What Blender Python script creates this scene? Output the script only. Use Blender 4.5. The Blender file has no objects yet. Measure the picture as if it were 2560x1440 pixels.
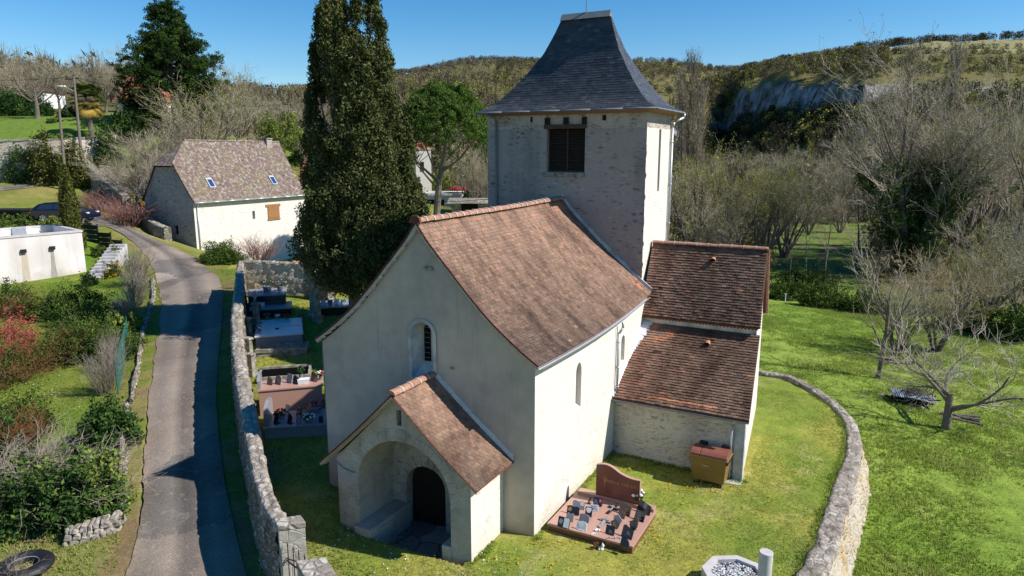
import bpy, bmesh, math, random
import numpy as np
from math import sin, cos, tan, radians, pi, sqrt, atan2, exp
from mathutils import Vector, Matrix
from mathutils.geometry import tessellate_polygon
from mathutils import noise as mnoise
rnd = random.Random(7)
nr = np.random.default_rng(11)
scene = bpy.context.scene
col = scene.collection
# ------------------------------------------------------------------ camera, sky, sun, exposure
F = 1740.0; CZ = 10.5; PIT = radians(11); CP = cos(PIT); SP = sin(PIT)
cd = bpy.data.cameras.new('camera'); cam = bpy.data.objects.new('camera', cd); col.objects.link(cam)
cam.location = (0, 0, CZ); cam.rotation_euler = (radians(90) - PIT, 0, 0)
cd.sensor_width = 36; cd.lens = 36 * F / 2560; cd.clip_start = 0.1; cd.clip_end = 6000
scene.camera = cam
SUN_DIR = Vector((8.9, -1.75, 8.5)).normalized()
SUN_EL = math.asin(SUN_DIR.z); SUN_AZ = atan2(SUN_DIR.x, SUN_DIR.y)
w = bpy.data.worlds.new('World'); scene.world = w; w.use_nodes = True
nt = w.node_tree; bg = nt.nodes['Background']
sky = nt.nodes.new('ShaderNodeTexSky'); sky.sky_type = 'NISHITA'; sky.sun_disc = False
sky.sun_elevation = SUN_EL; sky.sun_rotation = SUN_AZ; sky.air_density = 1.0; sky.dust_density = 0.15; sky.ozone_density = 3.2; sky.altitude = 200
hs = nt.nodes.new('ShaderNodeHueSaturation'); hs.inputs['Saturation'].default_value = 1.42; nt.links.new(sky.outputs[0], hs.inputs['Color']); nt.links.new(hs.outputs[0], bg.inputs[0]); bg.inputs[1].default_value = 0.098
sl = bpy.data.lights.new('sun', 'SUN'); so = bpy.data.objects.new('sun', sl); col.objects.link(so)
sl.energy = 5.0; sl.angle = radians(0.5); sl.color = (1.0, 0.955, 0.90)
so.rotation_euler = (-SUN_DIR).to_track_quat('-Z', 'Y').to_euler()
vs = scene.view_settings; vs.view_transform = 'Standard'; vs.look = 'None'; vs.exposure = 0.48; vs.gamma = 1.0
scene.cycles.max_bounces = 5; scene.cycles.diffuse_bounces = 3; scene.cycles.transparent_max_bounces = 4

# ------------------------------------------------------------------ sight lines of the photograph turned into real places
def ray(px, py):
    t = (py - 720) / F
    return np.array([(px - 1280) / F, CP - t * SP, -(SP + t * CP)])
def at(px, py, z=0.):
    r = ray(px, py); return np.array([0, 0, CZ]) + r * ((z - CZ) / r[2])
def atd(px, py, d): return np.array([0, 0, CZ]) + ray(px, py) * d
def proj(p):
    x, y, z = p[0], p[1], p[2] - CZ
    d = y * CP - z * SP; u = y * SP + z * CP
    return (1280 + F * x / d, 720 - F * u / d)

# ------------------------------------------------------------------ terrain heights
C0 = at(1335, 1345); TH = radians(28.3)
UU = np.array([sin(TH), cos(TH), 0]); VV = np.array([cos(TH), -sin(TH), 0])
def wl(x, y, z=0.): return C0 + x * VV + y * UU + np.array([0, 0, z])
def d2p(px, py, d): return tuple(atd(px, py, d))
CT = [(0.6,17.6,0),(-2,15,-.05),(5,15,0),(7,20,0),(8,26,0),(6,33,0),(2,12,0),(8,12,0),(-5,20,.15),(-6.5,24,.7),(-10,30,1.3),(-12,37,1.9),(-8.5,37,1.7),(-2,33,.8),(3,37,.4),
 (-6,12,-.1),(-8,16,.1),(-10,20,.35),(-12,25,.8),(-14,30,1.3),(-18,38,1.9),(-12,12,-.2),(-16,17,.2),(-18,24,.7),(-22,32,1.2),(-28,40,1.5),(-2,5,-.2),(10,4,-.4),(-15,4,-.4),(-28,18,.2),(-40,30,1.4)]
CT += [d2p(450,650,52.9), d2p(480,700,45.7), d2p(350,600,58), d2p(300,560,62), d2p(250,545,60.8), d2p(219,700,49), d2p(30,740,44), d2p(490,612,61), d2p(650,648,57), d2p(545,684,54), d2p(540,640,62.5), d2p(620,652,65), d2p(700,658,69), d2p(765,664,72.5), d2p(830,600,74), d2p(370,570,66), d2p(165,556,58), d2p(60,552,58),
 d2p(100,492,64), d2p(60,466,68), d2p(200,462,69), d2p(60,452,70), d2p(-150,452,70), d2p(280,440,74),d2p(370,520,66), d2p(50,345,76), d2p(200,345,76),d2p(50,318,86), d2p(350,340,80), d2p(90,276,112), d2p(350,285,108),
 d2p(550,345,88), d2p(700,345,92), d2p(800,520,75), d2p(1100,545,72), d2p(1050,500,92), d2p(900,470,100), d2p(1180,470,110), d2p(1300,470,120),(0,60,1.5),(8,50,.4),(-8,50,2.4),
 (10,60,-.8),(20,75,-2.0)]
CT += [(7.3,15.6,.12),(8.2,17.2,.12),(9.2,19,.12),(10.3,21,.12),(11.6,23.5,.12),(12.4,26,.12),(12.4,28.5,.12),(11.8,30.5,.12)]
CM = [(8,10,-1.2),(9,15,-1.3),(10,18,-1.3),(11.5,21,-1.3),(13.5,25,-1.2),(14.5,29,-1.1),(13,33,-.9),(10,36,-.6),(6,42,-.4), (14,14,-1.5),(18,22,-1.6),(22,32,-1.6),(30,20,-2.2),(16,45,-1.4),(28,48,-1.9),(20,62,-2.2),(40,50,-2.4),(45,35,-2.4),(25,10,-2),
 (10,60,-.8),(20,75,-2.4),(0,60,1.5),(-8,50,2.4),(50,75,-2.8),(40,100,-3.0),(70,100,-3.2)]
def mk_tps(pts):
    P = np.array(pts, float); n = len(P); X = P[:, :2] / 30.
    def ker(r2): return 0.5 * r2 * np.log(r2 + 1e-9)
    K = ker(((X[:, None] - X[None]) ** 2).sum(-1)) + np.eye(n) * 0.03
    A = np.zeros((n + 3, n + 3)); A[:n, :n] = K; A[:n, n] = 1; A[:n, n + 1:] = X; A[n:, :n] = A[:n, n:].T
    sol = np.linalg.solve(A, np.r_[P[:, 2], 0, 0, 0])
    def f(x, y):
        Q = np.stack([x, y], -1) / 30.
        out = np.zeros(len(Q))
        for i in range(0, len(Q), 20000):
            q = Q[i:i + 20000]
            out[i:i + 20000] = ker(((q[:, None] - X[None]) ** 2).sum(-1)) @ sol[:n] + sol[n] + q @ sol[n + 1:]
        return out
    return f
TA = mk_tps(CT); TB = mk_tps(CM)
# far relief: one row per bearing (as seen on the horizon), heights at growing distances
FD = np.array([100, 160, 240, 330, 400, 440, 452, 480, 560, 700, 950, 1300, 3000.])
FT = {
 -3000: [330,290,240,230,230,225,225,222,215,210,215,225,300],
 -200: [303,240,212,205,210,215,218,220,222,225,230,235,330],
 100:  [298,245,218,215,220,225,226,228,232,235,238,240,330],
 300:  [295,262,245,235,230,232,232,234,238,240,242,245,330],
 550:  [360,320,275,250,245,245,245,243,240,240,242,245,330],
 800:  [420,370,320,280,262,255,254,250,245,246,250,255,330],
 1000: [450,400,345,300,280,262,258,248,225,200,195,198,330],
 1200: [470,425,375,330,305,280,272,258,225,180,163,168,330],
 1400: [510,455,410,370,345,320,310,285,240,185,168,172,330],
 1650: [570,500,450,420,390,350,335,300,250,200,166,172,330],
 1790: [600,510,460,430,395,340,315,250,215,192,183,190,330],
 1850: [600,510,460,425,370,300,228,205,185,182,190,195,330],
 1950: [600,510,460,420,340,282,205,185,165,165,175,190,330],
 2100: [600,510,460,410,330,285,208,185,150,138,150,170,330],
 2300: [600,510,455,390,310,250,228,195,150,122,130,150,330],
 2560: [600,510,450,380,305,250,230,205,150,112,110,130,330],
 5000: [600,510,450,380,305,250,230,205,150,110,110,130,330]}
FK = np.array(sorted(FT)); FA = np.arctan((FK - 1280) / F)
FZ = np.array([FT[k] for k in FK], float)
def fshift(az): return np.interp(np.tan(np.clip(az, -1.4, 1.4))*F+1280, [1560, 1790, 2130, 2350, 2700], [0, -150, 25, 5, 0])
def unwarp(d, az):
    x = np.array(d, float)
    for _ in range(30): x = x*.5 + .5*(d - fshift(az)*ss(200, 450, x))
    return x
def ss(a, b, x):
    t = np.clip((x - a) / (b - a), 0, 1); return t * t * (3 - 2 * t)
def far_h(x, y):
    az = np.arctan2(x, np.maximum(y, 1e-3)); r = np.hypot(x, y)
    dr = np.clip(np.where(y > 1, y, r * .3), 100, 2999); d = np.clip(dr + fshift(az)*ss(200, 450, dr), 100, 2999)
    i = np.clip(np.searchsorted(FA, az) - 1, 0, len(FA) - 2); u = np.clip((az - FA[i]) / (FA[i + 1] - FA[i]), 0, 1); u = u * u * (3 - 2 * u)
    j = np.clip(np.searchsorted(FD, d) - 1, 0, len(FD) - 2); v = (d - FD[j]) / (FD[j + 1] - FD[j])
    py = (FZ[i, j] * (1 - u) + FZ[i + 1, j] * u) * (1 - v) + (FZ[i, j + 1] * (1 - u) + FZ[i + 1, j + 1] * u) * v
    return CZ - dr * (SP + (py - 720) / F * CP)
# inner edge of the curved churchyard wall
CW = [(1905,928),(1960,935),(2020,965),(2070,1000),(2108,1040),(2120,1080),(2118,1120),(2105,1160),(2088,1200),(2072,1250),(2052,1300),(2040,1350),(2012,1400),(1990,1440),(1960,1520)]
CWI = [at(a, b, .25)[:2] for a, b in CW]
CWI = [np.array(wl(-8, 19)[:2]), np.array(wl(-2, 19.5)[:2])] + CWI + [np.array([5.8, 12.5]), np.array([3.5, 6.]), np.array([2., -30.])]
POLY = [(p[0], p[1]) for p in CWI] + [(-3000, -30), (-3000, 3000), (-60, 3000), tuple(wl(-12, 30)[:2])]
def inpoly(x, y, P):
    ins = np.zeros(len(x), bool); n = len(P)
    for i in range(n):
        x1, y1 = P[i]; x2, y2 = P[(i + 1) % n]
        c = ((y1 > y) != (y2 > y)) & (x < (x2 - x1) * (y - y1) / (y2 - y1 + 1e-12) + x1)
        ins ^= c
    return ins
POLY_SH = POLY  # the step lies inside the wall's thickness: shift outwards
cc = np.array([4., 24.])
POLY_SH = [((p[0] + (p[0] - cc[0]) / max(1e-6, math.hypot(p[0] - cc[0], p[1] - cc[1])) * .27, p[1] + (p[1] - cc[1]) / max(1e-6, math.hypot(p[0] - cc[0], p[1] - cc[1])) * .27) if i < len(CWI) else p) for i, p in enumerate(POLY)]
ROAD = []   # filled below: centre line with half width
def H(x, y):
    x = np.atleast_1d(np.asarray(x, float)); y = np.atleast_1d(np.asarray(y, float))
    r = np.hypot(x, y); a = TA(x, y); b = TB(x, y); f = far_h(x, y)
    ins = inpoly(x, y, POLY_SH)
    k = ss(38, 62, y)                       # the two sheets join softly beyond the church
    m = np.where(ins, 0., 1.); soft = ss(-6, 10, x - (y - 38) * .12)
    m = m * (1 - k) + soft * k
    near = a * (1 - m) + b * m
    t = ss(88, 118, r)
    back = ss(-2, -30, y)
    return near * (1 - t) * (1 - back) + f * t * (1 - back) + back * 0.
def h1(x, y): return float(H(x, y)[0])
def on(px, py, dz=0., dmin=10., dmax=400.):
    r = ray(px, py); o = np.array([0, 0, CZ])
    ds = np.geomspace(dmin, dmax, 260); P = o + ds[:, None] * r
    g = P[:, 2] - (H(P[:, 0], P[:, 1]) + dz); i = np.argmax(g < 0)
    if g[i] >= 0: return P[-1]
    if i == 0: return P[0]
    u = g[i - 1] / (g[i - 1] - g[i]); return P[i - 1] * (1 - u) + P[i] * u

# ------------------------------------------------------------------ helpers
def link(o, parent=None, label=None, cat=None, group=None, kind=None):
    col.objects.link(o)
    if parent is not None: o.parent = parent
    if label: o['label'] = label
    if cat: o['category'] = cat
    if group: o['group'] = group
    if kind: o['kind'] = kind
    return o
def thing(name, loc, rz, label, cat, group=None, scale=1.):
    o = bpy.data.objects.new(name, None); o.empty_display_size = .3
    o.location = loc; o.rotation_euler = (0, 0, rz); o.scale = (scale,) * 3 if not hasattr(scale, '__len__') else scale
    return link(o, None, label, cat, group)
def np_mesh(name, V, Fc, mats, tint=None, uv=None, smooth=False, fmat=None, colr=None):
    V = np.asarray(V, np.float32); k = Fc.shape[1]; n = len(Fc)
    me = bpy.data.meshes.new(name); me.vertices.add(len(V)); me.vertices.foreach_set('co', V.ravel())
    me.loops.add(n * k); me.loops.foreach_set('vertex_index', Fc.astype(np.int32).ravel())
    me.polygons.add(n); me.polygons.foreach_set('loop_start', np.arange(0, n * k, k, dtype=np.int32))
    try: me.polygons.foreach_set('loop_total', np.full(n, k, np.int32))
    except Exception: pass
    if smooth: me.polygons.foreach_set('use_smooth', np.ones(n, bool))
    for m in (mats if isinstance(mats, (list, tuple)) else [mats]): me.materials.append(m)
    if fmat is not None: me.polygons.foreach_set('material_index', np.asarray(fmat, np.int32))
    if tint is not None:
        a = me.attributes.new('tint', 'FLOAT', 'FACE'); a.data.foreach_set('value', np.asarray(tint, np.float32))
    if uv is not None:
        a = me.attributes.new('tuv', 'FLOAT_VECTOR', 'POINT'); a.data.foreach_set('vector', np.asarray(uv, np.float32).ravel())
    if colr is not None:
        a = me.attributes.new('gcol', 'FLOAT_COLOR', 'POINT'); a.data.foreach_set('color', np.asarray(colr, np.float32).ravel())
    me.update(calc_edges=True); me.validate()
    return me
class MB:
    def __init__(s): s.v = []; s.f = []; s.t = []; s.m = []
    def add(s, vs, fs, t=.5, m=0):
        n = len(s.v); s.v += [tuple(v) for v in vs]
        for f in fs: s.f.append([i + n for i in f]); s.t.append(t); s.m.append(m)
    def box(s, x0, x1, y0, y1, z0, z1, t=.5, m=0, tap=0., M=None):
        vs = [(x0,y0,z0),(x1,y0,z0),(x1,y1,z0),(x0,y1,z0),(x0+tap,y0+tap,z1),(x1-tap,y0+tap,z1),(x1-tap,y1-tap,z1),(x0+tap,y1-tap,z1)]
        if M is not None: vs = [M @ Vector(v) for v in vs]
        s.add(vs, [(3,2,1,0),(4,5,6,7),(0,1,5,4),(1,2,6,5),(2,3,7,6),(3,0,4,7)], t, m)
    def cyl(s, p0, p1, r0, r1=None, n=8, t=.5, m=0, caps=True):
        r1 = r0 if r1 is None else r1
        p0 = Vector(p0); p1 = Vector(p1); d = (p1 - p0).normalized()
        a = d.orthogonal().normalized(); b = d.cross(a)
        vs = []
        for p, r in ((p0, r0), (p1, r1)):
            for i in range(n): vs.append(p + (a * cos(2*pi*i/n) + b * sin(2*pi*i/n)) * r)
        fs = [(i, (i+1) % n, n + (i+1) % n, n + i) for i in range(n)]
        if caps: fs += [tuple(range(n-1, -1, -1)), tuple(range(n, 2*n))]
        s.add(vs, fs, t, m)
    def tube(s, pts, r, n=8, t=.5, m=0):
        for a, b in zip(pts[:-1], pts[1:]): s.cyl(a, b, r, n=n, t=t, m=m)
    def prism(s, poly, f0, f1, t=.5, m=0, caps=(1, 1)):
        """poly 2D (any simple polygon); f0/f1 map (u,v) to 3D"""
        n = len(poly); A = [f0(*p) for p in poly]; B = [f1(*p) for p in poly]
        s.add(A + B, [(i, (i+1) % n, n + (i+1) % n, n + i) for i in range(n)], t, m)
        tri = tessellate_polygon([[Vector((p[0], p[1], 0)) for p in poly]])
        if caps[0]: s.add(A, [tuple(q) for q in tri], t, m)
        if caps[1]: s.add(B, [tuple(q) for q in tri], t, m)
    def lathe(s, c, prof, n=16, t=.5, m=0, axis='z'):
        vs = []
        for r, z in prof:
            for i in range(n):
                a = 2*pi*i/n
                p = (r*cos(a), r*sin(a), z) if axis == 'z' else ((r*cos(a), z, r*sin(a)) if axis == 'y' else (z, r*cos(a), r*sin(a)))
                vs.append((c[0]+p[0], c[1]+p[1], c[2]+p[2]))
        fs = []
        for k in range(len(prof) - 1):
            for i in range(n): fs.append((k*n+i, k*n+(i+1) % n, (k+1)*n+(i+1) % n, (k+1)*n+i))
        s.add(vs, fs, t, m)
    def mesh(s, name, mats, smooth=False, recalc=True):
        me = bpy.data.meshes.new(name); me.from_pydata([tuple(v) for v in s.v], [], s.f)
        for mm in (mats if isinstance(mats, (list, tuple)) else [mats]): me.materials.append(mm)
        if len(me.polygons) == len(s.t):
            a = me.attributes.new('tint', 'FLOAT', 'FACE'); a.data.foreach_set('value', s.t)
            me.polygons.foreach_set('material_index', s.m)
        if recalc:
            bm = bmesh.new(); bm.from_mesh(me); bmesh.ops.recalc_face_normals(bm, faces=bm.faces); bm.to_mesh(me); bm.free()
        if smooth:
            me.polygons.foreach_set('use_smooth', [True] * len(me.polygons))
        me.update(); return me
    def build(s, name, mats, parent=None, smooth=False, bevel=0., **kw):
        o = bpy.data.objects.new(name, s.mesh(name, mats, smooth)); link(o, parent, **kw)
        if bevel:
            b = o.modifiers.new('bevel', 'BEVEL'); b.width = bevel; b.segments = 2; b.limit_method = 'ANGLE'
        return o
def copy_tree(o, parent=None):
    c = o.copy(); col.objects.link(c); c.parent = parent
    for ch in [k for k in col.objects if k.parent == o]: copy_tree(ch, c)
    return c
def V3(a): return Vector((float(a[0]), float(a[1]), float(a[2])))

# ------------------------------------------------------------------ materials
def nn(t, typ, **kw):
    n = t.nodes.new(typ)
    for k, v in kw.items(): setattr(n, k, v)
    return n
def newmat(name, rough=.85, spec=.25):
    m = bpy.data.materials.new(name); m.use_nodes = True; t = m.node_tree; b = t.nodes['Principled BSDF']
    b.inputs['Roughness'].default_value = rough; b.inputs['Specular IOR Level'].default_value = spec
    return m, t, b
def c4(c): return (c[0], c[1], c[2], 1.)
def ramp(t, cols, pos=None):
    r = nn(t, 'ShaderNodeValToRGB'); e = r.color_ramp.elements
    n = len(cols); pos = pos or [i / (n - 1) for i in range(n)]
    while len(e) < n: e.new(.5)
    for i in range(n): e[i].position = pos[i]; e[i].color = c4(cols[i])
    return r
def coords(t, scale=(1, 1, 1), src='Object', rot=(0, 0, 0)):
    tc = nn(t, 'ShaderNodeTexCoord'); mp = nn(t, 'ShaderNodeMapping')
    t.links.new(tc.outputs[src], mp.inputs[0]); mp.inputs['Scale'].default_value = scale; mp.inputs['Rotation'].default_value = rot
    return mp.outputs[0]
def noise(t, vec, scale, detail=5, rough=.6, dist=0.):
    n = nn(t, 'ShaderNodeTexNoise'); n.inputs['Scale'].default_value = scale; n.inputs['Detail'].default_value = detail
    n.inputs['Roughness'].default_value = rough; n.inputs['Distortion'].default_value = dist; t.links.new(vec, n.inputs['Vector'])
    return n.outputs['Fac']
def mixc(t, f, a, b, typ='MIX'):
    m = nn(t, 'ShaderNodeMix', data_type='RGBA', blend_type=typ)
    for s, v in ((m.inputs[0], f), (m.inputs[6], a), (m.inputs[7], b)):
        if isinstance(v, (int, float)): s.default_value = v
        elif isinstance(v, tuple): s.default_value = c4(v)
        else: t.links.new(v, s)
    return m.outputs[2]
def mapr(t, v, a, b, c=0., d=1.):
    m = nn(t, 'ShaderNodeMapRange'); t.links.new(v, m.inputs[0])
    for i, x in enumerate((a, b, c, d)): m.inputs[i + 1].default_value = x
    return m.outputs[0]
def bump(t, b, h, strength=.5, dist=.02):
    n = nn(t, 'ShaderNodeBump'); n.inputs['Strength'].default_value = strength; n.inputs['Distance'].default_value = dist
    t.links.new(h, n.inputs['Height']); t.links.new(n.outputs[0], b.inputs['Normal'])
def m_noise(name, cols, scale=4, rough=.85, spec=.25, bs=.3, bd=.01, stretch=(1, 1, 1), detail=6, big=None, metal=0., pos=None):
    m, t, b = newmat(name, rough, spec); v = coords(t, stretch)
    n = noise(t, v, scale, detail); r = ramp(t, cols, pos or [.3 + .4 * i / max(1, len(cols) - 1) for i in range(len(cols))]); t.links.new(n, r.inputs[0]); c = r.outputs[0]
    if big: c = mixc(t, mapr(t, noise(t, v, big[0], 3), .42, .62), c, mixc(t, 1., c, big[1], 'MULTIPLY'))
    t.links.new(c, b.inputs['Base Color']); b.inputs['Metallic'].default_value = metal
    if bs: bump(t, b, n, bs, bd)
    return m
def m_plain(name, c, rough=.5, spec=.4, metal=0., var=.12):
    m, t, b = newmat(name, rough, spec); v = coords(t)
    n = noise(t, v, 9, 4); t.links.new(mixc(t, mapr(t, n, .35, .65), tuple(x * (1 - var) for x in c), tuple(min(1, x * (1 + var)) for x in c)), b.inputs['Base Color'])
    b.inputs['Metallic'].default_value = metal; return m
def m_stone(name, stones, mortar, scale=(2.6, 2.6, 5.5), mw=.09, bs=.7, bd=.03, stain=None, cover=0., rough=.9):
    """rubble masonry: stones of their own colour bedded in mortar; cover = how far the mortar is smeared over them"""
    m, t, b = newmat(name, rough, .15); v = coords(t, scale)
    dn = nn(t, 'ShaderNodeTexNoise'); dn.inputs['Scale'].default_value = 1.4; dn.inputs['Detail'].default_value = 3; t.links.new(v, dn.inputs['Vector'])
    vm = nn(t, 'ShaderNodeVectorMath', operation='MULTIPLY_ADD'); t.links.new(dn.outputs['Color'], vm.inputs[0]); vm.inputs[1].default_value = (.5, .5, .5); t.links.new(v, vm.inputs[2])
    vo = nn(t, 'ShaderNodeTexVoronoi', feature='F1'); ve = nn(t, 'ShaderNodeTexVoronoi', feature='DISTANCE_TO_EDGE')
    for q in (vo, ve): t.links.new(vm.outputs[0], q.inputs['Vector']); q.inputs['Scale'].default_value = 1.
    sx = nn(t, 'ShaderNodeSeparateColor'); t.links.new(vo.outputs['Color'], sx.inputs[0])
    r = ramp(t, stones); t.links.new(sx.outputs[0], r.inputs[0])
    fine = noise(t, coords(t), 18, 6)
    sc = mixc(t, 1., r.outputs[0], ramp_of(t, fine, [(.72, .72, .72), (1.12, 1.12, 1.12)]), 'MULTIPLY')
    edge = mapr(t, ve.outputs['Distance'], mw * .35, mw)
    if cover > 0:
        cv = noise(t, coords(t), 1.6, 5); lm = nn(t, 'ShaderNodeMath', operation='MULTIPLY'); t.links.new(edge, lm.inputs[0])
        t.links.new(mapr(t, cv, cover - .12, cover + .12), lm.inputs[1]); edge = lm.outputs[0]
    mo = mixc(t, 1., tuple(mortar), ramp_of(t, fine, [(.85, .85, .85), (1.08, 1.08, 1.08)]), 'MULTIPLY')
    c = mixc(t, edge, mo, sc)
    if stain: c = mixc(t, mapr(t, noise(t, coords(t, stain[2] if len(stain) > 2 else (1, 1, .4)), stain[0], 6), .5, .68), c, mixc(t, 1., c, stain[1], 'MULTIPLY'))
    t.links.new(c, b.inputs['Base Color'])
    ad = nn(t, 'ShaderNodeMath', operation='MULTIPLY_ADD'); t.links.new(fine, ad.inputs[0]); ad.inputs[1].default_value = .5; t.links.new(edge, ad.inputs[2])
    bump(t, b, ad.outputs[0], bs, bd); return m
def ramp_of(t, v, cols, pos=None):
    r = ramp(t, cols, pos or [.3 + .4 * i / (len(cols) - 1) for i in range(len(cols))]); t.links.new(v, r.inputs[0]); return r.outputs[0]
def tintn(t): return nn(t, 'ShaderNodeAttribute', attribute_name='tint').outputs['Fac']
def m_tiles(name, cols, stain=None, rough=.85, fine=30, streak=(1, 1, 1), lichen=None, spec=.2, extra=None):
    m, t, b = newmat(name, rough, spec)
    r = ramp(t, cols); t.links.new(tintn(t), r.inputs[0]); v = coords(t)
    c = mixc(t, 1., r.outputs[0], ramp_of(t, noise(t, v, fine, 4), [(.78, .78, .78), (1.15, 1.15, 1.15)]), 'MULTIPLY')
    if stain:
        for sc_, mul, lo, hi in stain:
            n = noise(t, coords(t, streak), sc_, 7, .68); c = mixc(t, mapr(t, n, lo, hi), c, mixc(t, 1., c, mul, 'MULTIPLY'))
    if lichen:
        n = noise(t, v, lichen[0], 6, .7); c = mixc(t, mapr(t, n, lichen[2], lichen[3]), c, lichen[1])
        n2 = noise(t, v, lichen[0] * .22, 3); c = mixc(t, mapr(t, n2, .5, .7, 0, .55), c, lichen[4])
    t.links.new(c, b.inputs['Base Color']); bump(t, b, noise(t, v, fine, 4), .25, .01); return m
def m_leaf(name, cols, trans=.25, rnd_obj=.0):
    m = bpy.data.materials.new(name); m.use_nodes = True; t = m.node_tree; t.nodes.remove(t.nodes['Principled BSDF'])
    out = t.nodes['Material Output']; r = ramp(t, cols); tv = tintn(t)
    if rnd_obj:
        oi = nn(t, 'ShaderNodeObjectInfo'); ma = nn(t, 'ShaderNodeMath', operation='MULTIPLY_ADD'); t.links.new(oi.outputs['Random'], ma.inputs[0]); ma.inputs[1].default_value = rnd_obj; t.links.new(tv, ma.inputs[2])
        mb = nn(t, 'ShaderNodeMath', operation='SUBTRACT'); t.links.new(ma.outputs[0], mb.inputs[0]); mb.inputs[1].default_value = rnd_obj * .5; tv = mb.outputs[0]
    t.links.new(tv, r.inputs[0])
    d = nn(t, 'ShaderNodeBsdfDiffuse'); tr = nn(t, 'ShaderNodeBsdfTranslucent'); mx = nn(t, 'ShaderNodeMixShader'); mx.inputs[0].default_value = trans
    t.links.new(r.outputs[0], d.inputs[0]); t.links.new(r.outputs[0], tr.inputs[0])
    t.links.new(d.outputs[0], mx.inputs[1]); t.links.new(tr.outputs[0], mx.inputs[2]); t.links.new(mx.outputs[0], out.inputs[0])
    return m
M = {}
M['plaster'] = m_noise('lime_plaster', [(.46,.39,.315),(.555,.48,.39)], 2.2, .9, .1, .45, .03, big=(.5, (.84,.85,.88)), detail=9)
def add_stains(m, damp=(.62,.56,.46), streak=(.80,.79,.78), zt=.9):
    t = m.node_tree; b = t.nodes['Principled BSDF']; c = b.inputs['Base Color'].links[0].from_socket; v = coords(t)
    sx = nn(t, 'ShaderNodeSeparateXYZ'); t.links.new(v, sx.inputs[0]); n = noise(t, coords(t, (1, 1, .8)), 1.1, 8, .65); ad = nn(t, 'ShaderNodeMath', operation='MULTIPLY_ADD'); t.links.new(n, ad.inputs[0]); ad.inputs[1].default_value = -2.6; t.links.new(sx.outputs[2], ad.inputs[2])
    c = mixc(t, mapr(t, ad.outputs[0], zt-1.3, zt-2.2, 0, .8), c, mixc(t, 1., c, damp, 'MULTIPLY'))
    c = mixc(t, mapr(t, noise(t, coords(t, (3.2, 3.2, .22)), 1., 6, .7), .56, .70, 0, .7), c, mixc(t, 1., c, streak, 'MULTIPLY'))
    t.links.new(c, b.inputs['Base Color'])
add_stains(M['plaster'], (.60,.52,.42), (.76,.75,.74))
M['plaster_rubble'] = m_stone('limewashed_rubble', [(.60,.545,.465),(.68,.63,.555),(.52,.465,.385)], (.68,.63,.555), (2.6,2.6,5.), .2, .35, .02, cover=.58)  # rougher limewashed rubble, a finish of its own beside the smooth front plaster
add_stains(M['plaster_rubble'], (.80,.74,.60), (.90,.87,.82), .7)
M['trim'] = m_noise('light_lime_trim', [(.54,.51,.45),(.62,.59,.53)], 3, .9, .1, .3, .01, big=(1.6, (.62,.66,.74)))
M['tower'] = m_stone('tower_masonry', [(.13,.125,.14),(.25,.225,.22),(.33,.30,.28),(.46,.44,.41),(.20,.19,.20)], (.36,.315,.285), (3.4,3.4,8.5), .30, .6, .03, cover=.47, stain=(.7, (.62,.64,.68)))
M['tower_flank'] = m_stone('tower_masonry_flank', [(.55,.50,.43),(.66,.61,.54),(.44,.40,.35)], (.66,.61,.54), (3.0,3.0,7.), .3, .5, .03, cover=.58)  # flank carries its own paler lime render
M['brick'] = m_stone('thin_brick_courses', [(.20,.08,.06),(.30,.14,.10),(.42,.38,.34),(.14,.06,.05)], (.46,.42,.37), (5,5,16), .14, .7, .02, cover=.50)
M['porch'] = m_stone('porch_ashlar', [(.38,.345,.28),(.47,.43,.36),(.31,.28,.235),(.50,.465,.395)], (.44,.40,.335), (1.9,1.9,3.2), .05, .5, .02, cover=.47, stain=(1.2, (.72,.72,.74)))
M['chapel'] = m_stone('chapel_rubble', [(.34,.29,.22),(.48,.42,.33),(.56,.51,.43),(.28,.25,.22)], (.55,.49,.39), (3.2,3.2,7.5), .22, .7, .03, cover=.47, stain=(.8, (.74,.70,.72)))
M['dry'] = m_stone('mossy_rubble_wall', [(.40,.36,.29),(.30,.27,.22),(.50,.46,.39),(.20,.18,.15)], (.22,.19,.14), (3.4,3.4,7.5), .16, .9, .05, stain=(1.4, (.48,.48,.44)))
M['cap'] = m_stone('lichened_coping', [(.27,.24,.20),(.42,.38,.325),(.52,.48,.42),(.20,.17,.145)], (.26,.225,.185), (4.2,4.2,4.2), .16, .7, .03, cover=.42, stain=(3.4, (.48,.43,.40), (1,1,1)))
M['wallout'] = m_stone('ochre_retaining_masonry', [(.42,.35,.245),(.50,.44,.35),(.38,.335,.275),(.26,.21,.155)], (.48,.42,.33), (3.2,3.2,6.), .2, .9, .05, cover=.45, stain=(1.0, (.92,.72,.42)))
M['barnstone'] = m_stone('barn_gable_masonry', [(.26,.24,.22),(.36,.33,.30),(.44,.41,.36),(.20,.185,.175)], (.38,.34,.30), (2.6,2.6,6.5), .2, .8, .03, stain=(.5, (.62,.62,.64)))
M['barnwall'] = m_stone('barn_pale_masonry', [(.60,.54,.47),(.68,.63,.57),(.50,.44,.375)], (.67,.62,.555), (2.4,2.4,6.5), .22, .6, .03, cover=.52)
TC = [(.055,.04,.036),(.115,.076,.056),(.195,.124,.084),(.30,.185,.13),(.48,.20,.11)]
M['tile_nave'] = m_tiles('nave_clay_tiles', TC, [(.45, (.50,.48,.50), .47, .62), (2.6, (.62,.58,.58), .5, .66)], streak=(1.0, 2.4, .45), fine=26)
M['tile_porch'] = m_tiles('porch_clay_tiles', TC, [(.9, (.5,.46,.45), .46, .66)], fine=26)
M['tile_chapel'] = m_tiles('chapel_clay_tiles', TC, [(.42, (.52,.48,.48), .44, .58), (3., (.7,.66,.66), .5, .66)], streak=(1.0, .5, .35), fine=26)
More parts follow.
